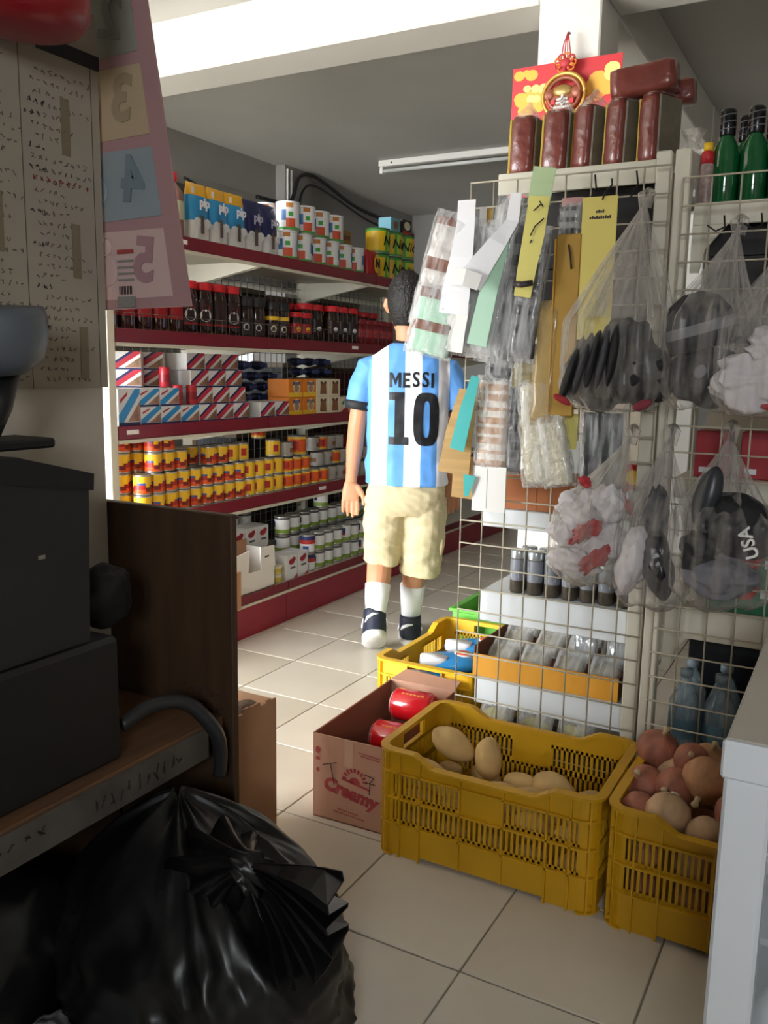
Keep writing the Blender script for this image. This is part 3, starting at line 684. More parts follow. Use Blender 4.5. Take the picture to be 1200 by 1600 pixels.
for l in range(2):
    for k in range(3): tin.put((SX-0.10, 4.31+k*0.148, OZ+l*0.136), R9+(0.5-0.35*k), 'yellow tin with green rim, %s row, %s one' % (['lower', 'upper'][l], ['left', 'middle', 'right'][k]), 'yellow milk tins')
lbx = box_proto('pale_blue_carton', 'carton', 'x', 0.11, 0.075, 0.08, mat('pale_blue_card', '#6aa6b8', 0.5), [(circ(0.5, 0.5, 0.25, 0.3), 0)], [P_brown])
lbx.put((SX-0.11, 4.46, OZ+0.2745), R9, 'pale blue carton lying on the yellow tins')
dbx = box_proto('dark_carton', 'carton', 'x', 0.11, 0.085, 0.08, mat('dark_card', '#3b2a2c', 0.5), [(circ(0.5, 0.6, 0.35, 0.28), 0), ([(0, 0), (1, 0), (1, 0.25), (0, 0.25)], 1)], [P_cream, P_redd])
dbx.put((SX-0.11, 4.60, OZ+0.2745), R9, 'dark carton with a pale crest on the yellow tins')

# ---- base shelf
KZ = 0.186
ob = thing('open_white_carton', 'white carton with cut-out front on the base shelf', 'box', (BX-0.09, 2.93, KZ), R9)
W, Hh, D = 0.30, 0.165, 0.16
MB().box(-W/2, W/2, -D/2, -D/2+0.004, 0, 0.09).build('front_panel', M_paper, ob)
MB().prism([(-W/2, 0.09), (-0.045, 0.09), (-0.035, 0.19), (-W/2, 0.175)], -D/2-0.004, -D/2).build('front_flap', M_paper, ob)
MB().prism([(0.045, 0.09), (W/2, 0.09), (W/2-0.01, 0.185), (0.04, 0.19)], -D/2-0.004, -D/2).build('front_flap', M_paper, ob)
MB().box(-W/2, W/2, D/2-0.004, D/2, 0, Hh+0.03).build('back_panel', M_kraft, ob)
MB().box(-W/2, -W/2+0.004, -D/2, D/2, 0, Hh).build('side_panel', M_paper, ob); MB().box(W/2-0.004, W/2, -D/2, D/2, 0, Hh).build('side_panel', M_paper, ob)
MB().box(-W/2, W/2, -D/2, D/2, 0, 0.004).build('bottom', M_kraft, ob)
MB().decal([(0.07, 0.14), (0.10, 0.14), (0.10, 0.148), (0.07, 0.146)], -D/2-0.0046, 0).build('print', M_ink, ob)
tb = box_proto('tan_carton_piece', 'carton', 'x', 0.12, 0.16, 0.02, M_kraft, [(circ(0.7, 0.6, 0.06, 0.03), 0)], [P_brown])
tb.put((BX+0.02, 2.73, 0.150), R9, 'tan carton flap standing at the red base beside the wood panel')
juice = box_proto('juice_carton', 'carton', 'x', 0.082, 0.115, 0.10, P_wh, [(circ(0.45, 0.72, 0.28, 0.12), 0), (circ(0.65, 0.80, 0.18, 0.1), 0), ([(0.3, 0.42), (0.8, 0.42), (0.8, 0.5), (0.3, 0.5)], 1), ([(0.6, 0.02), (0.98, 0.02), (0.98, 0.18)], 2)], [mat('berry_red', '#a32430', 0.4), P_gd, P_redd])
GJc = 'white drink cartons on the base shelf'
for k in range(2): juice.put((BX-0.06, 3.215+k*0.088, KZ), R9, 'white drink carton with berries, bottom front, %s one' % ['left', 'right'][k], GJc)
for k in range(4): juice.put((BX-0.235, 2.965+k*0.086, KZ), R9, 'white drink carton in the second row, %s from the left' % ORD[k], GJc)
for k in range(4): juice.put((BX-0.235, 2.965+k*0.088, KZ+0.116), R9, 'white drink carton with berries on the upper tier, %s from the left' % ORD[k], GJc)
ytin = Proto(thing('yellow_tub', 'x', 'tub'))
MB().lathe([(0.028, 0), (0.032, 0.004), (0.034, 0.03), (0.036, 0.032), (0.036, 0.038), (0.001, 0.039)], 16).build('tub', P_cream, ytin.root, True)
MB().lathe([(0.0335, 0.006), (0.0355, 0.026)], 16, cap0=False, cap1=False).build('label_sleeve', mat('tub_yellow', '#c9b23a', 0.5), ytin.root, True)
for l in range(2): ytin.put((BX-0.045, 3.125, KZ+l*0.0395), 0, 'small yellow tub beside the white carton, %s one' % ['lower', 'upper'][l], 'yellow tubs')
GV = 'white and green cans on the base shelf'
for l in range(2): blue_can.put((BX-0.055, 3.405, KZ+l*0.0885), R9+0.5, 'blue-topped white can beside the drink cartons, %s one' % ['lower', 'upper'][l], 'blue-topped cans')
for k in range(9):
    for l in range(2):
        pr = bean_can if k in (3, 5, 6) else veg_can
        pr.put((BX-0.055, 3.49+k*0.082, KZ+l*0.0885), R9+random.uniform(-.5, .5), '%s can, base shelf front row, %s column, %s tier' % ('white red-marked' if k in (3, 5, 6) else 'white and green', ORD[k], ['lower', 'upper'][l]), GV)
for k in range(10):
    for l in range(3):
        if k < 1 and l == 0: pass
        veg_can.put((BX-0.155, 3.34+k*0.084, KZ+l*0.0885), R9+random.uniform(-.5, .5), 'white can in the second row, %s column, tier %s' % (ORD[k], ['one', 'two', 'three'][l]), GV)
for k in range(3): veg_can.put((BX-0.37, 3.12+k*0.1, KZ+0.177), R9, 'dim can far back on the base shelf, %s of three' % ['left', 'middle', 'right'][k], GV)
for k in range(3):
    for l in range(2): veg_can.put((BX-0.37, 3.12+k*0.1, KZ+l*0.0885), R9, 'dim can below the far back ones, %s column, %s tier' % (['left', 'middle', 'right'][k], ['lower', 'upper'][l]), GV)
veg_can.put((BX-0.155, 3.676, KZ+3*0.0885), R9, 'single white can standing highest on the base shelf stack', GV)

# ---- far-side goods, with dark cartons added to block light through the wire back
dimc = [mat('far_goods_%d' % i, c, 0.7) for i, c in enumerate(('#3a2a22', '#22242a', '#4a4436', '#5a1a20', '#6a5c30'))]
LN = ['second', 'third', 'fourth', 'base']
for li, (z, ys) in enumerate(((LEV[2], ((2.42, .30, .26, 1), (2.74, .30, .24, 0), (3.06, .28, .19, 1), (3.62, .44, .27, 0), (4.1, .46, .25, 3), (4.6, .46, .27, 1))), (LEV[1], ((2.45, .30, .2, 0), (2.80, .34, .22, 1), (4.25, .5, .24, 1), (4.8, .5, .22, 3))),
                 (LEV[0], ((2.42, .28, .24, 3), (2.74, .32, .22, 0), (3.08, .30, .15, 4), (3.75, .34, .22, 1), (4.15, .4, .25, 0), (4.65, .5, .25, 3))), (0.185, ((2.9, .6, .28, 1), (3.55, .6, .28, 0), (4.2, .6, .25, 1), (4.85, .6, .25, 0))))):
    for k, (y, w, h, ci) in enumerate(ys):
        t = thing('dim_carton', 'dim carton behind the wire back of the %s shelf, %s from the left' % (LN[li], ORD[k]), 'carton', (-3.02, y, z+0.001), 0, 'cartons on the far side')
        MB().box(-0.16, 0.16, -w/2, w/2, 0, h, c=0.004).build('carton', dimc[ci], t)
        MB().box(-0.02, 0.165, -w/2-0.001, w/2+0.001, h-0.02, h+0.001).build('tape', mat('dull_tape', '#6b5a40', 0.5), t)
for k, (y, z) in enumerate(((2.613, LEV[3]), (2.33, LEV[1]), (3.6, LEV[0]), (3.9, LEV[2]))):
    MB().box(SX+0.0085, SX+0.0095, y-0.03, y+0.03, z-0.028, z-0.012).build('rail_highlight_tag', M_paper, gond)  # small white slips put on the rails as their shiny highlights

# ------------------------------------------------------------------ ceiling lamp and cables
lamp = thing('fluorescent_fitting', 'white fluorescent tube fitting under the dark ceiling', 'lamp', (-2.86, 6.15, ZC-0.002))
MB().box(-0.61, 0.61, -0.03, 0.03, -0.045, 0, c=0.004).build('housing', M_white, lamp)
MB().tube([(-0.575, 0, -0.075), (0.575, 0, -0.075)], 0.014, 10).build('tube', mat('unlit_tube', '#d5d5d2', 0.3), lamp, True)
for s in (-1, 1): MB().box(s*0.59-0.014, s*0.59+0.014, -0.02, 0.02, -0.095, -0.0455, c=0.003).build('end_cap', M_white, lamp)
MB().box(-0.50, -0.488, -0.032, -0.029, -0.03, -0.018).build('knockout', M_black, lamp)
M_cable = mat('black_cable', '#17171a', 0.5)
def cable(name, label, pts, r, m=M_cable):
    P = [Vector(p) for p in pts]; out = []
    for i in range(len(P)-1):
        p0, p1, p2, p3 = P[max(i-1, 0)], P[i], P[i+1], P[min(i+2, len(P)-1)]
        for k in range(6):
            t = k/6; out.append(0.5*((2*p1)+(p2-p0)*t+(2*p0-5*p1+4*p2-p3)*t*t+(3*p1-p0-3*p2+p3)*t**3))
    out.append(P[-1])
    return tag(MB().tube(out, r, 6).build(name, m, None, True), label, 'cable')
cable('electric_cable', 'thick black cable running along the wall under the ceiling', [(-4.20, 5.55, 2.42), (-4.165, 5.85, 2.42), (-4.165, 5.97, 2.48), (-4.165, 6.05, 2.64), (-4.165, 6.2, 2.70), (-4.2, 6.5, 2.69), (-4.31, 7.2, 2.62), (-4.32, 7.9, 2.58), (-4.32, 8.38, 2.52)], 0.016)
cable('thin_cable', 'thinner black cable sagging beside the wall column', [(-4.25, 4.8, 2.42), (-4.25, 5.3, 2.34), (-4.17, 5.8, 2.33), (-4.165, 6.02, 2.36), (-4.165, 6.10, 2.54), (-4.165, 6.24, 2.625), (-4.2, 6.6, 2.61), (-4.315, 7.4, 2.54), (-4.318, 8.0, 2.50)], 0.010)
for k, yy in enumerate((5.95, 6.0)): tag(MB().box(-4.209, -4.195, yy, yy+0.014, 2.15, 2.70).build('cable_trunking', M_white), 'white cable trunking on the wall column, %s strip' % ['left', 'right'][k], 'trunking')

# ------------------------------------------------------------------ red festive poster and hanging knot on the pillar
PY = 3.275
ps = thing('festive_poster', 'red poster with golden clouds on the white pillar', 'poster', (-1.075, PY, 0))
MB().prism([(-0.205, 1.80), (0.205, 1.80), (0.205, 2.265), (-0.205, 2.265)], -0.003, 0.0).build('sheet', mat('poster_red', '#c8252c', 0.45, var=0.08, scale=3), ps)
M_cl = [mat('cloud_gold', '#e8a83a', 0.5), mat('cloud_pale', '#f3cf78', 0.5), mat('cloud_orange', '#d9771f', 0.5)]
cl = MB(); random.seed(3)
for (cx, cz, n, s, mi) in ((-0.16, 2.235, 5, 0.03, 0), (-0.13, 2.14, 8, 0.035, 0), (-0.12, 2.16, 5, 0.022, 1), (-0.09, 2.07, 3, 0.02, 2), (0.14, 2.17, 9, 0.04, 0), (0.17, 2.21, 6, 0.03, 1), (0.11, 2.13, 5, 0.025, 2)):
    for i in range(n):
        x = cx+random.uniform(-1, 1)*0.045; z = cz+random.uniform(-1, 1)*0.03; r = s*random.uniform(0.5, 1)
        x = max(-0.2+r, min(0.2-r, x)); z = min(2.258-r, z)
        cl.decal([(x+r*math.cos(2*PI*k/10), z+r*0.8*math.sin(2*PI*k/10)) for k in range(10)], -0.0036-0.00012*(i+1)-0.001*mi, mi)
cl.build('cloud_print', M_cl, ps)
kn = thing('festive_knot', 'red and gold knot ornament with round pendant hanging before the red poster', 'ornament', (-1.065, 3.235, 0))
M_cord = mat('red_cord', '#b8323a', 0.6); M_gold = mat('gold_trim', '#c79a4a', 0.35, metal=0.5); M_bronze = mat('pendant_bronze', '#8a4a32', 0.4, metal=0.2)
MB().lathe([(0.006, 0), (0.008, 0.004), (0.005, 0.009), (0.001, 0.01)], 10, (0, 0.02, 2.347)).build('pin', M_steel, kn, True)
for dx in (-0.018, -0.006, 0.006, 0.018): MB().tube([(0, 0.01, 2.352), (dx*0.6, 0.0, 2.31), (dx, 0, 2.262)], 0.0022, 6).build('cord', M_cord, kn, True)
for i in range(9):
    a = 2*PI*i/9; cx, cz = 0.028*math.cos(a), 2.245+0.022*math.sin(a)
    MB().tube([(cx+0.012*math.cos(t), -0.004, cz+0.011*math.sin(t)) for t in [2*PI*k/10 for k in range(11)]], 0.004, 6).build('knot_loop', M_cord if i % 2 else mat('orange_cord', '#d9752a', 0.6), kn, True)
MB().tube([(0, -0.004, 2.225), (0, -0.006, 2.20)], 0.006, 8).build('knot_tail', M_cord, kn, True)
obj('knot_core', blob_mesh('knot_core', M_cord, (0.02, 0.01, 0.017), 2, 0.1, 5, 2), kn, (0, -0.004, 2.245))
ring = [(0.078*math.cos(2*PI*k/28), -0.006, 2.135+0.075*math.sin(2*PI*k/28)) for k in range(29)]
MB().tube(ring, 0.0075, 8).build('pendant_ring', M_gold, kn, True)
MB().tube([(0.06*math.cos(2*PI*k/24), -0.004, 2.14+0.056*math.sin(2*PI*k/24)) for k in range(25)], 0.008, 8).build('inner_ring', M_bronze, kn, True)
face = obj('pendant_disc', blob_mesh('pendant_disc', M_bronze, (0.052, 0.008, 0.05), 3, 0.02, 2, 1), kn, (-0.005, 0.0, 2.12))
for s in (-1, 1): obj('pendant_ear', blob_mesh('pendant_ear', M_bronze, (0.024, 0.008, 0.024), 2, 0.02, 2, 1), kn, (-0.005+s*0.052, -0.004, 2.145))
obj('pendant_cap', blob_mesh('pendant_cap', mat('pendant_gold', '#a08048', 0.35, metal=0.4), (0.038, 0.009, 0.022), 2, 0.02, 2, 1), kn, (-0.005, -0.006, 2.152))
fp = MB(); Y_ = -0.0165
for x0, x1, z0, z1, mi in ((-0.022, 0.018, 2.118, 2.124, 0), (-0.026, 0.022, 2.106, 2.112, 0), (-0.006, 0.001, 2.096, 2.136, 0), (-0.034, 0.028, 2.090, 2.097, 0), (-0.045, -0.03, 2.105, 2.12, 1), (0.024, 0.04, 2.105, 2.12, 1), (-0.016, 0.010, 2.078, 2.088, 1)): fp.box(x0, x1, Y_, Y_+0.012, z0, z1, mi)
fp.build('pendant_marks', [M_white, M_red], kn)

# ------------------------------------------------------------------ rack behind the wire grid, right
RY = 2.16
rack = thing('display_rack', 'cream metal shelving rack behind the wire grid at right', 'rack', (0, 0, 0))
for x0, x1 in ((-0.472, -0.438), (-0.430, -0.395)):
    MB().box(x0, x1, RY-0.045, RY-0.005, 0, 1.648, c=0.003).build('post', M_cream, rack)
MB().box(-0.4385, -0.4295, RY-0.03, RY-0.006, 0.02, 1.60).build('post_groove', mat('groove_brown', '#7a6a58', 0.7), rack)
def rboard(x0, x1, z, lip, d=0.42, m=M_cream, low=0.0, y=RY):
    b = MB().box(x0, x1, y+0.004, y+d, z-0.02, z, c=0.002).build('shelf_board', m, rack)
    MB().box(x0, x1, y-0.004, y+0.004, z-lip, z+low, c=0.002).build('shelf_lip', m, b)
    return b
M_lipw = mat('pale_shelf_paint', '#dfe3e4', 0.5)
rboard(-0.872, -0.48, 1.64, 0.052)
rboard(-0.885, -0.48, 0.785, 0.05, m=M_lipw)
rboard(-0.88, -0.48, 0.556, 0.085, m=M_lipw)
rboard(-0.90, -0.48, 0.295, 0.075, 0.46, m=M_lipw, y=2.19)
rboard(-0.39, 0.40, 1.535, 0.05); rboard(-0.39, 0.40, 1.22, 0.05); rboard(-0.39, 0.40, 0.905, 0.05); rboard(-0.39, 0.40, 0.585, 0.075)
rboard(-0.39, 0.40, 0.15, 0.08)
MB().box(-0.39, 0.40, RY+0.43, RY+0.44, 0, 1.56).build('back_panel', mat('rack_back', '#8d8270', 0.7), rack)
MB().box(-0.80, -0.48, RY+0.43, RY+0.44, 0.0, 1.64).build('back_panel', MATS['rack_back'], rack)
for x in (0.36,): MB().box(x, x+0.035, RY-0.045, RY-0.005, 0, 1.648).build('post', M_cream, rack)
for (x0, z0, zz) in ((-0.39, 1.535, 1.38), (-0.39, 0.585, 0.43)):
    MB().prism([(x0, z0-0.02), (x0+0.10, z0-0.02), (x0+0.03, zz+0.05), (x0+0.02, zz), (x0, zz)], RY-0.002, RY+0.004).build('bracket', M_cream, rack)
# two wire grid panels
GY = 2.08
def grid_panel(label, x0, nx, z0, nz, px=0.0605, pz=0.0605):
    t = thing('wire_grid', label, 'grid', (0, GY, 0), 0, 'wire grid panels')
    vm = MB().tube([(0, 0, z0), (0, 0, z0+nz*pz)], 0.0021, 6).mesh('wire', M_wire, True)
    hm = MB().tube([(x0, -0.004, 0), (x0+nx*px, -0.004, 0)], 0.0021, 6).mesh('wire', M_wire, True)
    for i in range(nx+1): obj('wire', vm, t, (x0+i*px, 0, 0))
    for k in range(nz+1): obj('wire', hm, t, (0, 0, z0+k*pz))
    return t
grid_panel('cream wire grid left of the double post, goods hung on it', -0.912, 8, 0.155, 24)
grid_panel('cream wire grid right of the double post, bags hung on it', -0.402, 11, 0.185, 23)

# reddish bundles on the rack top
M_bun = mat('bundle_red_brown', '#7a3a31', 0.34, var=0.25, scale=12, bump=0.7, bscale=22, coat=0.35); M_bun2 = mat('bundle_grey_side', '#6e6656', 0.4, var=0.2, scale=30); M_bun3 = mat('bundle_yellow_edge', '#b59a2a', 0.4)
def bundle(label, w, d, h, loc, rot, side=True):
    t = thing('wrapped_bundle', label, 'pack', loc, 0, 'reddish wrapped bundles on the rack top', rot)
    n = 24; rs = []
    for j in range(9):
        v = j/8; s = 0.9 if j in (0, 8) else 1.0
        rs.append([(p[0]+0.002*noise.noise(Vector((p[0]*30, p[1]*30, v*6+loc[0]*9))), p[1]+0.003*noise.noise(Vector((p[0]*40, 3, v*7+loc[0]*5))), v*h) for p in ellipse(0, 0, 0, w/2*s, d/2*s, n, 4.5)])
    MB().rings(rs).build('bundle_core', M_bun, t, True)
    if side:
        MB().box(w/2-0.002, w/2+0.004, -d/2*0.72, d/2*0.9, h*0.02, h*0.97, c=0.002).build('side_label', M_bun2, t)
        MB().box(-w/2-0.002, -w/2+0.006, -d/2*0.86, d/2*0.8, h*0.02, h*0.96, c=0.002).build('yellow_edge', M_bun3, t)
    tw = MB().rings([[(p[0], p[1], h+zz) for p in ellipse(0, 0, 0, w/2*f, d/2*f, 16, 3)] for f, zz in ((0.95, -0.004), (0.8, 0.008), (0.5, 0.022), (0.22, 0.034), (0.12, 0.045))], 0, True, False)
    if side: tw.build('plastic_twist', film('clear_film', '#d8cfc4', 0.35, 0.1, 0.2), t, True)
    return t
TZ0 = 1.642
for k, (x, w, y, tl) in enumerate(((-0.833, 0.066, 2.25, 0.02), (-0.745, 0.068, 2.25, 0.03), (-0.665, 0.056, 2.25, 0.04), (-0.585, 0.056, 2.25, 0.03), (-0.502, 0.054, 2.25, 0.0))):
    bundle('upright reddish bundle on the rack top, %s from the left' % ORD[k], w, 0.10, 0.145+0.004*k, (x, y, TZ0), (0, tl, (-0.05, -0.12, -0.42, -0.42, -0.45)[k]))
bundle('reddish bundle lying across the two right upright ones', 0.070, 0.078, 0.150, (-0.612, 2.235, 1.832), (0, PI/2-0.07, 0.0), False)
bundle('reddish bundle end sticking out behind the lying one', 0.055, 0.06, 0.07, (-0.505, 2.315, 1.822), (0, PI/2-0.05, 0.0), False)

# right top shelf
g_green = mat('green_bottle', '#0c5a2e', 0.1, coat=0.6); 
def bottle(label, loc, m, capm, r=0.03, h=0.215):
    t = thing('bottle', label, 'bottle', loc, 0, 'bottles on the right rack shelf')
    MB().lathe([(r*0.9, 0), (r, 0.008), (r, h*0.52), (r*0.9, h*0.62), (r*0.5, h*0.72), (r*0.48, h*0.74), (0.001, h*0.74)], 20).build('body', m, t, True)
    MB().lathe([(r*0.56, h*0.73), (r*0.6, h*0.74), (r*0.6, h*0.98), (r*0.52, h), (0.001, h)], 16).build('cap', capm, t, True)
    sp = MB()
    for q in range(3): sp.tube([(r*0.605*math.cos(a), r*0.605*math.sin(a), h*(0.78+0.07*q+0.012*(a+PI))) for a in [-PI+0.3*i for i in range(12)]], 0.0012, 4)
    sp.build('cap_stripes', mat('cap_grey', '#77777c', 0.4), t)
    return t
for k in range(4): bottle('green bottle with black cap on the right rack shelf, %s from the left' % ORD[k], (-0.342+k*0.062, 2.24, 1.536), g_green, M_blackg)
for k in range(3): bottle('green bottle in the second row, %s from the left' % ORD[k], (-0.31+k*0.062, 2.31, 1.536), g_green, M_blackg)
bb = thing('brown_food_bag', 'clear bag of brown food beside the green bottles', 'bag', (-0.42, 2.27, 1.536))
obj('content', blob_mesh('content', mat('brown_food', '#5f4a2c', 0.6, var=0.4, scale=30), (0.035, 0.035, 0.07), 3, 0.12, 4, 5), bb, (0, 0, 0.07))
MB().rings([ellipse(0.003*math.sin(j), 0, z, a, a, 14, 2.4) for j, (z, a) in enumerate(((0, 0.034), (0.02, 0.040), (0.09, 0.041), (0.135, 0.022), (0.155, 0.012), (0.185, 0.03)))], 0, True, False).build('film', film('clear_film', '#d8cfc4', 0.35, 0.1, 0.2), bb, True)
sb = thing('sauce_bottle', 'small bottle with yellow and red top between brown bag and green bottles', 'bottle', (-0.378, 2.22, 1.536))
MB().lathe([(0.014, 0), (0.016, 0.005), (0.016, 0.09), (0.012, 0.1), (0.001, 0.1)], 12).build('body', mat('sauce_label', '#a08a86', 0.4, var=0.5, scale=60), sb, True)
MB().lathe([(0.0145, 0.095), (0.0145, 0.12), (0.010, 0.125)], 12).build('neck_band', M_red, sb, True); MB().lathe([(0.011, 0.122), (0.011, 0.142), (0.001, 0.143)], 12).build('cap', P_yel, sb, True)
# dark goods and red boxes on the right shelves
redbox = box_proto('red_carton', 'carton', 'x', 0.075, 0.11, 0.10, mat('red_carton_card', '#a01c26', 0.5), [([(0.15, 0.1), (0.5, 0.1), (0.5, 0.22), (0.15, 0.22)], 0)], [P_wh])
for k, (x, z, h) in enumerate(((-0.315, 0.906, 1), (-0.215, 0.906, 1), (-0.13, 0.906, 1))): redbox.put((x, 2.24+0.02*k, z), 0, 'red carton on the rack shelf behind the bags, %s from the post' % ORD[k], 'red cartons')
crisp = box_proto('crisp_packet', 'packet', 'x', 0.05, 0.13, 0.03, mat('crisp_red', '#b8241c', 0.3), [(circ(0.5, 0.75, 0.35, 0.15), 0), (circ(0.5, 0.4, 0.3, 0.12), 1)], [P_yel, P_wh])
crisp.put((-0.502, 2.23, 0.906-0.115), 0, 'shiny red and yellow packet just left of the double post')
dkb = box_proto('dark_box', 'box', 'x', 0.30, 0.20, 0.2, mat('dark_box_card', '#1b1716', 0.6), [([(0.1, 0.4), (0.9, 0.4), (0.9, 0.6), (0.1, 0.6)], 0)], [mat('dark_box_print', '#2c2422', 0.6)])
dkb.put((-0.21, 2.32, 1.222), 0, 'dark box on the upper right rack shelf behind the bags', 'dark boxes'); dkb.put((0.12, 2.32, 1.222), 0, 'dark box at the far right of the upper rack shelf', 'dark boxes')
rboard(-0.80, -0.48, 1.22, 0.03)  # extra board that carries the added dark boxes
for k in range(2): dkb.put((-0.640, 2.37, 1.222+0.193*k), 0, 'dark box added to darken the left rack bay behind the cards, %s one' % ['lower', 'upper'][k], 'dark boxes').scale = (1, 1, 0.96)  # boxes added so the bay behind the cards reads as shade
dkb.put((-0.21, 2.32, 1.423-0.0), 0, 'dark box added as shade behind the banded cap bag', 'dark boxes').scale = (1, 1, 0.42)  # second tier added to carry the dark area higher
sbx = box_proto('shade_filler_box', 'box', 'x', 0.34, 0.36, 0.12, mat('filler_black', '#15171a', 0.4), [([(0.1, 0.7), (0.9, 0.7), (0.9, 0.74), (0.1, 0.74)], 0)], [mat('filler_ridge', '#22252a', 0.4)])  # added dark box, fills the open rack bottom so it looks shaded
sbx.put((-0.20, 2.50, 0.151), 0, 'black box added to darken the rack bottom behind the water bottles')
gbx = box_proto('green_red_carton', 'carton', 'x', 0.20, 0.07, 0.1, mat('green_carton_card', '#1f6b48', 0.5), [([(0, 0.5), (0.5, 0.5), (0.6, 1), (0, 1)], 0), ([(0.6, 0.6), (0.9, 0.6), (0.9, 0.9), (0.6, 0.9)], 1)], [P_redd, P_wh])
for k in range(3): gbx.put((-0.20+0.005*k+0.0, 2.23, 0.586+0.071*k), 0, 'flat green and red carton on the low right shelf, %s' % ['bottom one', 'middle one', 'top one'][k], 'green and red cartons')
# shrink-wrapped clear bottles at the bottom right
M_wat = film('clear_bottle', '#b4c8d2', 0.5, 0.08, 0.25)
for k in range(6):
    t = thing('water_bottle', 'clear water bottle at the rack bottom behind the grid, %s row, %s one' % (['front', 'back'][k // 3], ['left', 'middle', 'right'][k % 3]), 'bottle', (-0.34+0.085*(k % 3), 2.24+0.09*(k//3), 0.151), 0, 'water bottles')
    MB().lathe([(0.034, 0), (0.038, 0.01), (0.038, 0.05), (0.035, 0.06), (0.038, 0.07), (0.038, 0.17), (0.02, 0.215), (0.013, 0.225), (0.013, 0.24)], 16).build('body', M_wat, t, True)
    MB().lathe([(0.016, 0.236), (0.016, 0.255), (0.001, 0.256)], 12).build('cap', mat('blue_cap', '#9fb0ba', 0.4), t, True)
    MB().lathe([(0.0385, 0.08), (0.0385, 0.13)], 16, cap0=False, cap1=False).build('label_sleeve', mat('water_label', '#6d8fa0', 0.3), t, True)

# spice jars with silver lids
spice = jar_proto('spice_jar', 'jar', 'x', 0.0215, 0.118, mat('spice_fill', '#4c443a', 0.3, var=0.3, scale=60), mat('silver_lid', '#c6ccce', 0.25, metal=0.6), 0.02, [(0.30, 0.78, mat('spice_label', '#8b8f98', 0.4))], 0.95, 16, ([([(0.28, 0.36), (0.72, 0.36), (0.72, 0.46), (0.28, 0.46)], 0), ([(0.2, 0.5), (0.8, 0.5), (0.8, 0.76), (0.2, 0.76)], 1)], [P_wh, mat('spice_label_dark', '#5a5e6a', 0.4)]))
for k in range(7): spice.put((-0.787+k*0.0483, 2.192, 0.557), random.uniform(-.4, .4), 'spice jar with silver lid, front row, %s from the left' % ORD[k], 'spice jars')
for k in range(6): spice.put((-0.775+k*0.05, 2.245, 0.557), random.uniform(-.4, .4), 'spice jar with silver lid, back row, %s from the left' % ORD[k], 'spice jars')
# plain brown carton on the shelf above the jars
ct = thing('brown_tray_carton', 'plain brown carton on the shelf above the spice jars', 'box', (-0.70, 2.25, 0.786))
for args in ((-0.125, 0.125, -0.075, -0.072, 0, 0.095), (-0.125, 0.125, 0.072, 0.075, 0, 0.095), (-0.125, -0.122, -0.072, 0.072, 0, 0.095), (0.122, 0.125, -0.072, 0.072, 0, 0.095)): MB().box(*args).build('side_panel', mat('orange_card', '#b9744a', 0.8, var=0.06), ct)
MB().box(-0.122, 0.122, -0.072, 0.072, 0, 0.003).build('bottom', MATS['orange_card'], ct)
for k, x in enumerate((-0.04, 0.045)): MB().box(x, x+0.0015, -0.0757, -0.0745, 0.001, 0.094).build('crease', mat('card_crease', '#8f5836', 0.8), ct)
for k, (x, c) in enumerate(((-0.755, '#c9b03a'), (-0.70, '#a33a44'))):
    t = tag(obj('sweet_packet', blob_mesh('sweet_packet', mat('packet_%d' % k, c, 0.4), (0.035, 0.03, 0.02), 2, 0.2, 3, k), None, (x, 2.24, 0.883)), ['yellow', 'red'][k]+' packet peeking out of the brown carton', 'packet')
# orange-fronted tray with clear packets
tr = thing('orange_tray', 'cardboard tray with orange front holding clear packets', 'tray', (-0.705, 2.197, 0.297))
MB().prism([(-0.205, 0.0), (0.205, 0.0), (0.205, 0.063), (-0.205, 0.063)], -0.004, 0.0).build('front_panel', mat('tray_orange', '#dd9a2c', 0.6, var=0.06), tr)
MB().box(-0.205, -0.201, 0, 0.44, 0, 0.085).build('side_panel', mat('tray_brown', '#7a4a30', 0.8), tr); MB().box(0.201, 0.205, 0, 0.44, 0, 0.063).build('side_panel', MATS['tray_brown'], tr)
MB().box(-0.201, 0.201, 0.0, 0.44, 0, 0.003).build('bottom', MATS['tray_brown'], tr); MB().box(-0.205, 0.205, 0.44, 0.444, 0, 0.11).build('back_panel', mat('tray_inner', '#c07a52', 0.8), tr)
M_herb = mat('herb_fill', '#9a927c', 0.7, var=0.45, scale=40); M_clr = film('packet_film', '#e4e4e0', 0.30, 0.05, 0.25); M_foil = mat('silver_foil', '#c9ced2', 0.2, metal=0.6, bump=0.5, bscale=40)
def packet(label, w, h, d, loc, rot, core, seed, grp, card=None):
    t = thing('clear_packet', label, 'packet', loc, 0, grp, rot)
    obj('content', blob_mesh('content', core, (w*0.42, d*0.42, h*0.40), 3, 0.15, 4, seed), t, (0, 0, h*0.42))
    rs = []
    for j in range(8):
        v = j/7; dd = d/2*(0.1+0.9*math.sin(PI*(0.08+0.84*v))**0.6)
        rs.append([(p[0]+0.004*noise.noise(Vector((v*5+seed, p[1]*80, 1))), p[1]+0.003*noise.noise(Vector((p[0]*50, v*8, seed))), v*h) for p in ellipse(0, 0, 0, w/2, dd, 18, 3)])
    MB().rings(rs).build('film', M_clr, t, True)
    if card: MB().box(-w/2, w/2, -0.004, 0.004, h*0.86, h*1.08).build('header_card', card, t)
    return t
n = 0
for j in range(3):
    for i in range(4):
        n += 1
        packet('clear packet of greyish herbs in the orange tray, row %s, %s from the left' % (['one', 'two', 'three'][j], ORD[i]), 0.088, 0.10, 0.03, (-0.85+i*0.098, 2.235+j*0.125, 0.318+0.012*j), (-0.95, 0, random.uniform(-.05, .05)), M_herb, n, 'herb packets in the tray')
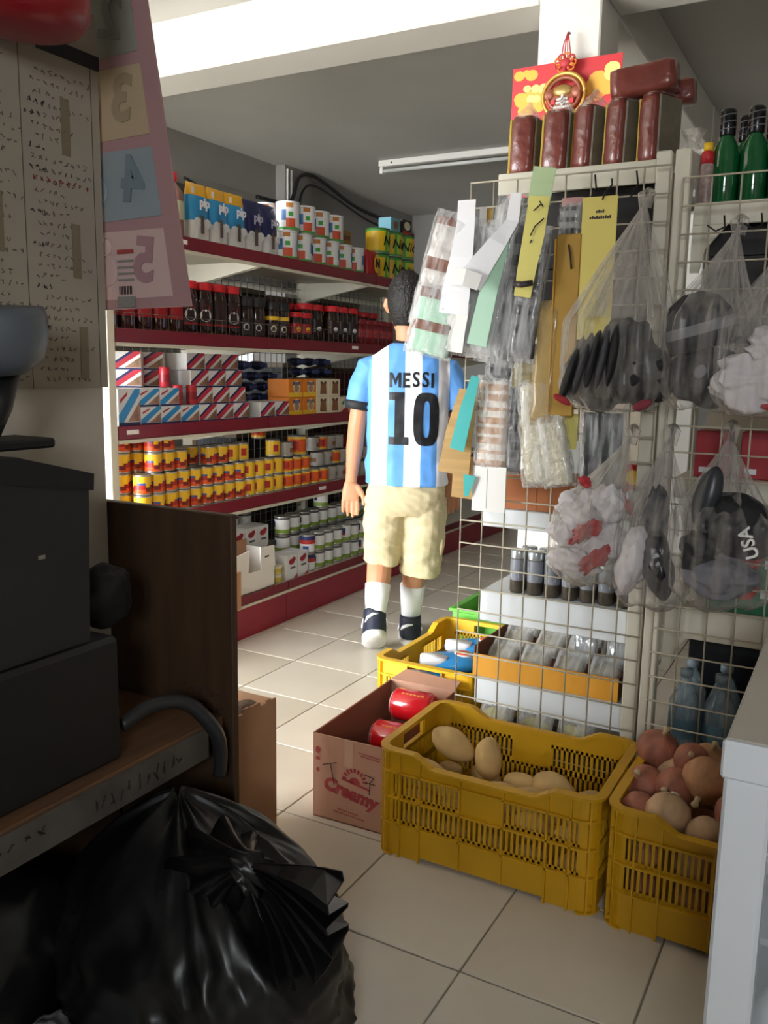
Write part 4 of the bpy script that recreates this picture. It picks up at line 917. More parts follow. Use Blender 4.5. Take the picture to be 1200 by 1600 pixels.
for k in range(2): packet('clear packet with silver foil leaning in the orange tray, %s one' % ['left', 'right'][k], 0.075, 0.11, 0.03, (-0.635+0.1*k, 2.34, 0.352), (-0.35, 0, 0.1), M_foil, 40+k, 'foil packets in the tray')
for k in range(3): packet('clear packet of dried yellow-green herbs at the rack foot, %s from the left' % ORD[k], 0.10, 0.09, 0.045, (-0.83+k*0.115, 2.16, 0.15), (-0.55, 0, 0.05*k), mat('yellow_herb', '#a8a060', 0.7, var=0.5, scale=40), 50+k, 'herb packets at the rack foot')
lowt = thing('low_cardboard_tray', 'low dark cardboard tray of herb packets at the rack foot', 'tray', (-0.70, 2.22, 0.0))
MB().box(-0.19, 0.19, -0.10, 0.12, 0.11, 0.132).build('base', mat('tray_dark', '#3a3028', 0.8), lowt); MB().box(-0.19, 0.19, -0.104, -0.10, 0.06, 0.15).build('front_edge', mat('tray_dark_front', '#5d5138', 0.8, var=0.3, scale=50), lowt)
MB().box(-0.19, 0.19, -0.09, 0.12, 0, 0.11).build('box_below', MATS['tray_dark'], lowt)

# ------------------------------------------------------------------ goods hanging on the grid
def strip(name, label, cat, pts, w, m, group=None, t=0.0014, parent=None):
    """a card ribbon: a path of (x, y, z) with the width in the plane of the grid"""
    P = [Vector(p) for p in pts]; mb = MB(); rs = []
    for i, p in enumerate(P):
        d = (P[min(i+1, len(P)-1)]-P[max(i-1, 0)]).normalized(); s = d.cross(Vector((0, 1, 0))).normalized()*(w[i] if isinstance(w, list) else w)/2
        nrm = Vector((0, t/2, 0)); rs.append([p-s-nrm, p+s-nrm, p+s+nrm, p-s+nrm])
    mb.rings(rs)
    o = mb.build(name, m, parent)
    return o if parent else tag(o, label, cat, group)
def flatpack(label, w, h, d, loc, rot, coats, seed, name='hanging_pack', cat='pack', filmm=None, rows=0, header=None, grp=None, bumpy=0.004):
    """a pack of goods in clear film that hangs flat: ridged content, film around it, optional header card"""
    t = thing(name, label, cat, loc, 0, grp, rot)
    mb = MB(); nx, nz = 10, 26; rs = []
    for j in range(nz+1):
        v = j/nz; z = -h+v*h
        rr = bumpy*math.sin(v*rows*2*PI) if rows else bumpy*2*noise.noise(Vector((v*9, seed*3.3, 0)))
        dd = d/2*(0.35+0.65*math.sin(PI*min(1, max(0, 0.04+0.92*v)))**0.4) + rr*0.6
        rs.append([(p[0]+bumpy*1.2*noise.noise(Vector((v*11, seed, 2))), p[1]+bumpy*noise.noise(Vector((p[0]*60, v*14, seed))), z) for p in ellipse(0, 0, 0, w/2*0.94, max(0.002, dd), 20, 4)])
    mi = [(int(j/nz*rows*2) % len(coats)) if rows else 0 for j in range(nz)]
    mb.rings(rs, mi).build('content', coats, t, True)
    if filmm:
        rs = []
        for j in range(12):
            v = j/11; z = -h*1.04+v*h*1.1
            rs.append([(p[0]+0.006*noise.noise(Vector((v*9, p[1]*90, seed+7))), p[1]+0.006*noise.noise(Vector((p[0]*45, v*12, seed+5))), z) for p in ellipse(0, 0, 0, w/2*1.1, d/2*(1.25 if 0 < j < 11 else 0.3)+0.003, 20, 3.2)])
        MB().rings(rs).build('film', filmm, t, True)
    if header: MB().box(-w/2, w/2, -0.003, 0.003, 0.0, header[0], c=0.0008).build('header_card', header[1], t)
    return t
M_mint = mat('mint_card', '#b7dcc4', 0.7); M_pyel = mat('pale_yellow_card', '#ddd277', 0.7); M_pyel2 = mat('yellow_card', '#d6c56a', 0.7, var=0.04); M_goldc = mat('kraft_envelope', '#a9822f', 0.65, var=0.08)
M_teal = mat('teal_card', '#3fb3b0', 0.6); M_stripw = mat('white_strip', '#ecebee', 0.65)
M_hair = mat('clear_wrap_bright', '#d9d2cc', 0.3, var=0.3, scale=30, bump=0.6, bscale=50); M_brownstrip = mat('brown_comb', '#7b4a34', 0.5)
M_cf = film('shiny_film', '#f2f2f2', 0.33, 0.04, 0.3)
HY = 2.045
# far left cluster
flatpack('clear pack with brown combs hanging at the left end of the grid', 0.10, 0.26, 0.035, (-0.925, HY-0.02, 1.515), (0.0, 0.26, 0.1), [M_hair, M_brownstrip, M_hair, M_hair], 11, filmm=M_cf, rows=5, grp='packs hanging at the grid end')
flatpack('lower clear pack with mint card and brown edge beside the boy\'s head', 0.115, 0.16, 0.03, (-0.952, HY-0.035, 1.345), (0.0, 0.22, 0.15), [M_mint, M_mint, M_brownstrip], 12, filmm=M_cf, rows=3, grp='packs hanging at the grid end')
flatpack('clear crinkled pack behind the white strips', 0.12, 0.30, 0.03, (-0.835, HY-0.01, 1.49), (0, 0.12, 0), [mat('clear_wrap_grey', '#b9b7b6', 0.25, var=0.4, scale=40, bump=0.8, bscale=60)], 13, filmm=M_cf, grp='packs hanging at the grid end')
strip('white_paper_strip', 'broad white paper strip hanging straight at the grid end', 'strip', [(-0.892, HY-0.034, 1.555), (-0.892, HY-0.038, 1.50), (-0.895, HY-0.05, 1.42), (-0.905, HY-0.055, 1.34), (-0.912, HY-0.052, 1.285)], [0.046, 0.048, 0.06, 0.075, 0.078], M_stripw)
strip('white_paper_card', 'white paper card hanging lowest at the grid end', 'card', [(-0.905, HY-0.045, 1.315), (-0.918, HY-0.043, 1.25), (-0.925, HY-0.041, 1.195)], 0.072, M_paper)
strip('white_paper_strip', 'white paper strip slanting down left from the rack lip', 'strip', [(-0.772, HY-0.02, 1.565), (-0.775, HY-0.03, 1.50), (-0.80, HY-0.055, 1.45), (-0.84, HY-0.07, 1.39), (-0.862, HY-0.075, 1.355)], [0.028, 0.032, 0.045, 0.062, 0.07], M_stripw)
strip('white_paper_fold', 'folded white paper end over the slanting strip', 'paper', [(-0.905, HY-0.082, 1.372), (-0.868, HY-0.09, 1.368), (-0.832, HY-0.08, 1.355)], 0.038, M_paper)
strip('mint_strip', 'mint green strip slanting beside the white ones', 'strip', [(-0.788, HY-0.022, 1.50), (-0.80, HY-0.03, 1.43), (-0.825, HY-0.045, 1.33), (-0.848, HY-0.05, 1.21)], [0.02, 0.03, 0.046, 0.052], M_mint)
strip('mint_scrap', 'small torn mint scrap under the rack lip', 'paper', [(-0.795, HY-0.012, 1.535), (-0.80, HY-0.014, 1.50)], 0.022, M_mint)
strip('gold_tag', 'small gold tag hanging beside the white strip', 'tag', [(-0.842, HY-0.01, 1.535), (-0.846, HY-0.012, 1.50)], 0.016, M_goldc)
strip('white_tag', 'small white tag next to the gold one', 'tag', [(-0.858, HY-0.012, 1.54), (-0.858, HY-0.013, 1.49)], 0.018, M_paper)
# black packs and mint / yellow strips
M_blkg = mat('black_goods', '#1d1b1c', 0.35, bump=0.5, bscale=50, coat=0.4)
for k, (x, z, h, sd) in enumerate(((-0.762, 1.50, 0.33, 21), (-0.715, 1.47, 0.29, 22), (-0.79, 1.35, 0.22, 23))):
    flatpack('black goods in crinkled clear film, %s of the black packs' % ['left', 'right', 'lowest'][k], 0.062, h, 0.035, (x, HY+(0.0, -0.015, 0.012)[k], z), (0, 0.1, 0.05*k), [M_blkg, mat('dark_grey_goods', '#5b5858', 0.3, bump=0.4)], sd, filmm=M_cf, rows=6, grp='black packs on the grid')
flatpack('greyish clear pack left of the black goods', 0.06, 0.36, 0.03, (-0.79, HY-0.005, 1.54), (0, 0.14, 0), [MATS['clear_wrap_grey']], 24, filmm=M_cf, grp='black packs on the grid')
yst = strip('yellow_strip', 'pale yellow strip below the mint note with dark marks', 'strip', [(-0.705, HY-0.045, 1.548), (-0.714, HY-0.05, 1.46), (-0.726, HY-0.055, 1.38), (-0.735, HY-0.052, 1.322)], [0.05, 0.052, 0.046, 0.042], M_pyel)
mk = MB()
for (a, b) in (((-0.702, 1.535), (-0.692, 1.522)), ((-0.716, 1.515), (-0.698, 1.528)), ((-0.69, 1.497), (-0.712, 1.478)), ((-0.712, 1.478), (-0.72, 1.46)), ((-0.718, 1.45), (-0.72, 1.443))): mk.tube([(a[0], HY-0.0525, a[1]), (b[0], HY-0.0555, b[1])], 0.0016, 5)
mk.build('pen_marks', M_ink, yst)
strip('mint_note', 'mint green note stuck over the rack lip', 'note', [(-0.697, HY-0.04, 1.612), (-0.703, HY-0.042, 1.575), (-0.709, HY-0.04, 1.53)], 0.055, mat('mint_note_paper', '#b9cf9f', 0.7))
tag(obj('dark_hook_clip', MB().tube([(-0.752, HY-0.06, 1.352), (-0.73, HY-0.072, 1.348), (-0.708, HY-0.06, 1.353)], 0.007, 6).mesh('dark_hook_clip', mat('clip_dark', '#3c3338', 0.4), True)), 'dark clip holding the pale yellow strip', 'clip')
# kraft and yellow cards
gold = thing('kraft_envelope_pack', 'brownish gold envelope pack hanging mid grid', 'pack', (-0.640, HY-0.01, 1.255))
MB().box(-0.030, 0.030, -0.006, 0.006, -0.21, 0.21, c=0.003).build('envelope', M_goldc, gold)
MB().box(-0.034, -0.0295, -0.008, 0.004, -0.205, 0.20, c=0.001).build('folded_edge', mat('kraft_edge', '#c8963a', 0.6), gold)
MB().tube([(0.0, -0.0075, 0.185), (0.006, -0.009, 0.16), (0.010, -0.0085, 0.13)], 0.0022, 6).build('hook', M_black, gold, True)
flatpack('amber translucent pack beside the gold envelope', 0.052, 0.27, 0.022, (-0.683, HY-0.005, 1.30), (0, 0.03, 0), [mat('amber_goods', '#b79a5c', 0.4, var=0.2, scale=14)], 31, filmm=film('amber_film', '#c9ae78', 0.4, 0.08, 0.2))
yc = thing('yellow_price_card', 'tall yellow card with small printed heading', 'card', (-0.573, HY-0.012, 1.385), 0.02)
MB().box(-0.040, 0.040, -0.001, 0.001, -0.16, 0.158, c=0.0004).build('sheet', M_pyel2, yc)
hp = MB()
for z, w0 in ((0.122, 0.012), (0.109, 0.026)):
    for q in range(int(w0*2/0.005)): hp.box(0.004-w0+q*0.005, 0.0078-w0+q*0.005, -0.0016, -0.001, z, z+0.005+0.002*(q % 2))
hp.build('printed_heading', M_ink, yc)
MB().tube([(0.006, -0.003, 0.15), (0.012, -0.008, 0.165), (0.020, 0.02, 0.185), (0.016, 0.03, 0.20)], 0.002, 6).build('hook', M_black, yc, True)
for k, x in enumerate((-0.60, -0.505)):
    tag(MB().tube([(x, GY-0.006, 1.60), (x+0.006, GY-0.012, 1.57), (x-0.004, GY-0.02, 1.545), (x-0.010, GY-0.03, 1.535)], 0.0022, 6).build('wire_hook', M_black, None, True), 'black wire hook on the grid %s the yellow card' % ['above', 'right of'][k], 'hook')
for k, x in enumerate((-0.31, -0.235)):
    tag(MB().tube([(x, GY-0.008, 1.49), (x+0.004, GY-0.015, 1.465), (x-0.012, GY-0.03, 1.455), (x-0.03, GY-0.03, 1.468)], 0.002, 6).build('wire_hook', M_black, None, True), 'black wire hook on the right grid above the %s bag' % ['banded cap', 'white garment'][k], 'hook')
strip('pink_tag', 'pale pink tag above the gold envelope', 'tag', [(-0.645, HY+0.012, 1.55), (-0.645, HY+0.012, 1.525)], 0.05, mat('pink_card', '#d9a7a4', 0.7))
flatpack('grey lace pack between the gold envelope and yellow strip', 0.05, 0.13, 0.02, (-0.648, HY+0.012, 1.53), (0, 0, 0), [MATS['clear_wrap_grey'], M_blkg], 33, filmm=M_cf, rows=5)
# lower left: tan cards, teal strips, quilted packs
M_tan = mat('tan_card', '#b99358', 0.65, var=0.15, scale=18, stretch=(0.3, 1, 4))
strip('tan_card', 'tan card fanned out beside the boy\'s shirt', 'card', [(-0.885, HY-0.005, 1.10), (-0.905, HY-0.008, 0.99), (-0.918, HY-0.01, 0.885)], [0.05, 0.075, 0.088], M_tan)
strip('tan_card', 'lower tan card behind the fanned one', 'card', [(-0.90, HY+0.02, 0.93), (-0.905, HY+0.02, 0.82)], 0.06, M_tan)
strip('teal_strip', 'bright teal strip leaning across the tan card', 'strip', [(-0.858, HY-0.025, 1.135), (-0.878, HY-0.03, 1.05), (-0.90, HY-0.032, 0.95)], [0.022, 0.036, 0.04], M_teal)
strip('teal_strip', 'small teal tip below the tan cards', 'strip', [(-0.872, HY-0.01, 0.885), (-0.88, HY-0.01, 0.83)], [0.034, 0.012], M_teal)
flatpack('pinkish white quilted pack beside the teal strip', 0.082, 0.215, 0.035, (-0.820, HY+0.012, 1.125), (0, 0.02, 0), [mat('quilt_pink', '#c7a183', 0.35, bump=0.4), mat('quilt_white', '#ece4da', 0.3, bump=0.4)], 41, filmm=M_cf, rows=8, bumpy=0.006)
wc = thing('white_card_sheet', 'white card under the pinkish quilted pack', 'card', (-0.822, HY+0.0, 0.852), -0.03)
MB().box(-0.046, 0.046, -0.001, 0.001, -0.058, 0.058, c=0.0004).build('sheet', M_paper, wc)
MB().box(-0.006, -0.0045, -0.0016, -0.001, -0.05, 0.052).build('print', mat('pale_print', '#a9a7a5', 0.7), wc)
flatpack('dark strip pack between the quilted packs', 0.03, 0.24, 0.02, (-0.766, HY+0.02, 1.14), (0, 0, 0), [M_blkg, mat('dark_grey_goods', '#5b5858', 0.3)], 42, filmm=M_cf, rows=5)
flatpack('creamy silver crinkled pack above the brown carton', 0.082, 0.25, 0.045, (-0.715, HY+0.012, 1.125), (0, -0.10, 0), [mat('crinkle_cream', '#cfc7ae', 0.22, bump=0.9, bscale=70, coat=0.6)], 43, filmm=M_cf, bumpy=0.006)
flatpack('second creamy silver pack overlapping to the right', 0.07, 0.17, 0.04, (-0.672, HY+0.005, 1.045), (0, -0.20, 0), [MATS['crinkle_cream']], 44, filmm=M_cf, bumpy=0.006)
flatpack('dark olive film pack above the creamy silver pack', 0.075, 0.09, 0.03, (-0.735, HY+0.01, 1.20), (0, 0, 0), [mat('olive_wrap', '#8a7a42', 0.35, bump=0.5)], 45, filmm=M_cf)
strip('yellow_card_low', 'yellow card low behind the gold envelope', 'card', [(-0.628, HY+0.018, 1.05), (-0.63, HY+0.018, 0.965)], 0.045, M_pyel)
strip('white_card_low', 'white card below the low yellow card', 'card', [(-0.618, HY+0.022, 0.985), (-0.614, HY+0.022, 0.905)], 0.036, M_paper)
flatpack('dark green fabric pack under the big black bag', 0.10, 0.20, 0.03, (-0.545, HY+0.02, 1.055), (0, 0, 0), [mat('dark_green_cloth', '#28302c', 0.7, bump=0.3), mat('black_cloth', '#141416', 0.8)], 46, filmm=M_cf, rows=2)

# ------------------------------------------------------------------ thin carrier bags with clothes
M_bag = film('carrier_film', '#cbc4ba', 0.20, 0.25, 0.16, 0.8); M_bag2 = film('carrier_film_clear', '#c9c2bc', 0.16, 0.22, 0.14, 0.7)
def carrier(label, xc, zt, zb, w, d, apex, seed, m=M_bag, yc=1.975, full=0.5):
    t = thing('carrier_bag', label, 'bag', (xc, yc, zb), 0, 'carrier bags hung on the grid')
    H = zt-zb; N = 128; J = 30; rs = []
    ap = apex-xc; ay = 0.075
    for j in range(J+1):
        v = j/J
        if v < 0.12: s = 0.62+0.38*math.sin(v/0.12*PI/2)
        elif v < full: s = 1.0
        else: s = max(0.035, (1-(v-full)/(1-full))**1.15)
        cx = ap*max(0, (v-full*0.6)/(1-full*0.6))**1.3; cy = ay*max(0, (v-full)/(1-full))**1.2
        ring = []
        for i in range(N):
            a = 2*PI*i/N
            pl = 1+(0.06+0.34*max(0, v-0.30))*(math.sin(a*9+seed)*0.5+math.sin(a*16+seed*2+v*2)*0.45+noise.noise(Vector((math.cos(a)*2, math.sin(a)*2, v*2+seed)))*0.9)
            if v < 0.3: pl += 0.06*noise.noise(Vector((math.cos(a)*4, math.sin(a)*4, v*14+seed)))
            ring.append((cx+w/2*s*pl*math.cos(a), cy+d/2*max(s, 0.10)*pl*math.sin(a), v*H + (0.012*noise.noise(Vector((a, seed, 0))) if v < 0.12 else 0)))
        rs.append(ring)
    MB().rings(rs, 0, True, False).build('film', m, t, True)
    rs = []
    for j in range(15):       # gathered inner folds below the handles
        v = 0.44+0.55*j/14; s = max(0.03, (1-(v-full)/(1-full))**1.15) if v > full else 1.0
        cx = ap*max(0, (v-full*0.6)/(1-full*0.6))**1.3; cy = ay*max(0, (v-full)/(1-full))**1.2
        rs.append([(cx+w/2*s*0.62*q_*math.cos(a), cy+d/2*max(s, 0.1)*0.6*q_*math.sin(a), v*H) for a, q_ in [(2*PI*i/96, 1+(0.10+0.5*(v-0.4))*(math.sin(7*2*PI*i/96+seed*3)*0.6+math.sin(13*2*PI*i/96+seed)*0.5)) for i in range(96)]])
    MB().rings(rs, 0, False, False).build('inner_folds', m, t, True)
    hd = MB()
    for s in (-1, 1):
        pts = [(ap+s*0.004, ay, H-0.02), (ap+s*0.012, ay+0.006, H+0.012), (ap+s*0.004, ay+0.022, H+0.024), (ap, ay+0.026, H+0.0)]
        hd.tube(pts, [0.010, 0.008, 0.007, 0.004], 8, 0, 0.5)
    hd.build('handles', m, t, True)
    return t
def garment(name, label, cat, loc, rad, m, seed, rot=(0, 0, 0), amp=0.12, ridge=0.25, rf=5.0, grp=None, parts=None):
    me = blob_mesh(name, m, (1, 1, 1), 5, amp, 2.5, seed, 0, rf)
    rnd = random.Random(seed); d1 = Vector((rnd.uniform(-1, 1), rnd.uniform(-.4, .4), rnd.uniform(-1, 1))).normalized()
    flat = []
    for v in me.vertices:
        p = v.co; q = p+Vector((seed*1.7, 0, seed*0.9)); wv = noise.noise(q*1.3)
        k = 1+ridge*(0.30*math.sin(d1.dot(p)*7+5*wv)+0.22*(0.5-abs(noise.noise(q*2.6)))*2-0.1)
        flat.extend((p.x*rad[0]*k, p.y*rad[1]*k, p.z*rad[2]*k))
    me.vertices.foreach_set('co', flat); me.update()
    o = obj(name, me, None, loc, rot)
    tag(o, label, cat, grp)
    return o
C_blk = mat('black_garment', '#17171a', 0.75, bump=0.3, bscale=40); C_dgr = mat('dark_grey_garment', '#37373c', 0.7, bump=0.3, bscale=40); C_wht = mat('white_garment', '#d6d0d2', 0.75, bump=0.2, bscale=30); C_red = mat('red_garment', '#a8262c', 0.7); C_gry = mat('grey_garment', '#6c6c74', 0.7, bump=0.2)
# big upper bag
carrier('large carrier bag of black caps hung under the rack lip', -0.505, 1.535, 1.065, 0.245, 0.13, -0.475, 1, full=0.42)
for k in range(5):
    g = garment('black_hat', 'black cap brim in the large bag, %s from the left edge' % ORD[k], 'cap', (-0.595+k*0.024, 1.955-0.006*k, 1.155+0.008*k), (0.013, 0.05, 0.075), C_dgr if k % 2 else C_blk, 60+k, (0.1, 0.30-0.05*k, 0.3), 0.05, 0.06, 3, 'black caps in the large bag')
garment('black_garment', 'crumpled black garment filling the large bag', 'garment', (-0.455, 1.975, 1.150), (0.085, 0.05, 0.078), C_blk, 71)
garment('black_garment', 'crumpled black garment behind the cap brims in the large bag', 'garment', (-0.55, 2.0, 1.135), (0.085, 0.035, 0.068), C_blk, 70)
garment('black_garment', 'crumpled black garment higher in the large bag', 'garment', (-0.475, 1.985, 1.215), (0.055, 0.04, 0.05), C_blk, 72)
g = garment('red_label', 'red and white label sewn in the black caps at the bag corner', 'label', (-0.602, 1.915, 1.088), (0.022, 0.004, 0.008), C_red, 73, (0, 0.5, 0.3), 0.05, 0)
garment('red_label', 'dark red patch at the bottom of the large bag', 'label', (-0.425, 1.918, 1.082), (0.022, 0.005, 0.010), mat('maroon_patch', '#7c2836', 0.7), 74, (0, -0.4, 0), 0.05, 0)
# second upper bag with a banded cap
carrier('carrier bag with a black grey-banded cap, right of the post', -0.315, 1.465, 1.075, 0.185, 0.12, -0.275, 2, M_bag2, full=0.5)
cp = thing('banded_cap', 'black cap with pale grey band in the bag right of the post', 'cap', (-0.325, 1.985, 1.235), 0, None, (0.1, -0.28, 0.1))
MB().rings([ellipse(0, 0, z, a, b, 24, 2.2) for z, a, b in ((-0.03, 0.074, 0.05), (0.0, 0.075, 0.05), (0.035, 0.07, 0.046), (0.07, 0.052, 0.036), (0.088, 0.02, 0.015))]).build('crown', mat('cap_grey_black', '#26282b', 0.7, bump=0.2), cp, True)
MB().rings([ellipse(0, 0, z, 0.0765, 0.0515, 24, 2.2) for z in (0.002, 0.024)], 0, False, False).build('band', mat('cap_band', '#77777a', 0.6), cp, True)
garment('dark_garment', 'dark folded garment below the banded cap', 'garment', (-0.318, 1.99, 1.145), (0.072, 0.042, 0.062), C_blk, 76)
garment('grey_label', 'small grey tag on the dark garment below the banded cap', 'label', (-0.315, 1.942, 1.155), (0.012, 0.003, 0.015), C_gry, 77, (0, 0.5, 0), 0.05, 0)
# third upper bag with white clothes
carrier('carrier bag of white garments at the right edge, upper row', -0.19, 1.435, 1.065, 0.20, 0.11, -0.165, 3, M_bag2, yc=1.955, full=0.5)
garment('white_garment', 'crumpled white garment in the right edge bag, lower one', 'garment', (-0.205, 1.955, 1.135), (0.078, 0.042, 0.052), C_wht, 78, amp=0.2, ridge=0.4)
garment('white_garment', 'crumpled white garment in the right edge bag, upper one', 'garment', (-0.165, 1.96, 1.205), (0.058, 0.04, 0.05), C_wht, 79, amp=0.2, ridge=0.4)
garment('red_label', 'red patch under the white garments at the right edge', 'label', (-0.165, 1.91, 1.085), (0.024, 0.004, 0.007), C_red, 80, (0, 0.2, 0), 0.05, 0)
# lower row
carrier('carrier bag of white and red garments, lower row left of the post', -0.540, 1.005, 0.662, 0.185, 0.11, -0.475, 4, M_bag, full=0.5)
for k, (x, z, rx, rz, r) in enumerate(((-0.565, 0.835, 0.048, 0.046, 0.5), (-0.585, 0.775, 0.045, 0.035, 0.1), (-0.57, 0.715, 0.06, 0.035, 0.2), (-0.50, 0.85, 0.038, 0.045, -0.3), (-0.505, 0.76, 0.05, 0.045, 0.4))):
    garment('white_garment', 'white bundled garment in the lower left bag, %s' % ['upper left one', 'middle left one', 'bottom one', 'upper right one', 'lower right one'][k], 'garment', (x, 1.972, z), (rx, 0.035, rz), C_wht, 81+k, (0, r, 0), 0.18, 0.32, 4.0, grp='white garments in the lower left bag')
for k, (x, z, r) in enumerate(((-0.545, 0.905, 0.6), (-0.535, 0.79, -0.7), (-0.515, 0.725, -0.75))):
    garment('red_label', 'red patch on the white garments, %s' % ['top one', 'middle one', 'lowest one'][k], 'label', (x, 1.938, z), ((0.014, 0.006, 0.010) if k == 0 else (0.040, 0.010, 0.016)), C_red, 90+k, (0, r, 0), 0.3, 0.5)
carrier('carrier bag with white shoe and black goods below the post', -0.395, 1.01, 0.625, 0.165, 0.11, -0.385, 5, M_bag2, full=0.5)
garment('white_shoe', 'white shoe-like bundle in the bag below the post', 'shoe', (-0.432, 1.96, 0.735), (0.035, 0.04, 0.08), C_wht, 95, (0, 0.25, 0), 0.08, 0.15)
garment('black_shoe', 'shiny black bundle beside the white one below the post', 'shoe', (-0.378, 1.965, 0.725), (0.035, 0.04, 0.075), mat('black_shiny', '#1c1c20', 0.3, bump=0.5, bscale=30), 96, (0, -0.2, 0), 0.08, 0.2)
garment('grey_cloth', 'folded dark grey cloth standing up in the bag below the post', 'cloth', (-0.40, 1.985, 0.83), (0.03, 0.025, 0.07), C_dgr, 97, (0, 0.15, 0), 0.08, 0.3)
carrier('carrier bag with black lettered cap at the right edge, lower row', -0.245, 1.025, 0.655, 0.215, 0.12, -0.255, 6, M_bag2, yc=1.95, full=0.5)
uc = thing('lettered_cap', 'black cap with white USA lettering in the lower right bag', 'cap', (-0.215, 1.95, 0.83), 0, None, (0.0, 0.5, 0.0))
obj('crown', blob_mesh('crown', C_blk, (0.088, 0.045, 0.066), 4, 0.08, 2, 5, 0.08, 4), uc)
obj('peak', blob_mesh('peak', mat('cap_peak', '#33353a', 0.35), (0.028, 0.03, 0.07), 3, 0.06, 2, 6), uc, (-0.085, -0.01, 0.02), (0, -0.3, 0))
letter('USA', 0.036, M_white, uc, (0.035, -0.053, -0.005), (PI/2, -2.45, 0), bold=0.0008, depth=0.004)
garment('grey_garment', 'grey garment under the lettered cap', 'garment', (-0.25, 1.955, 0.72), (0.08, 0.045, 0.045), C_gry, 98)
garment('black_garment', 'black garment with red mark under the lettered cap', 'garment', (-0.29, 1.94, 0.775), (0.04, 0.04, 0.045), C_blk, 99)

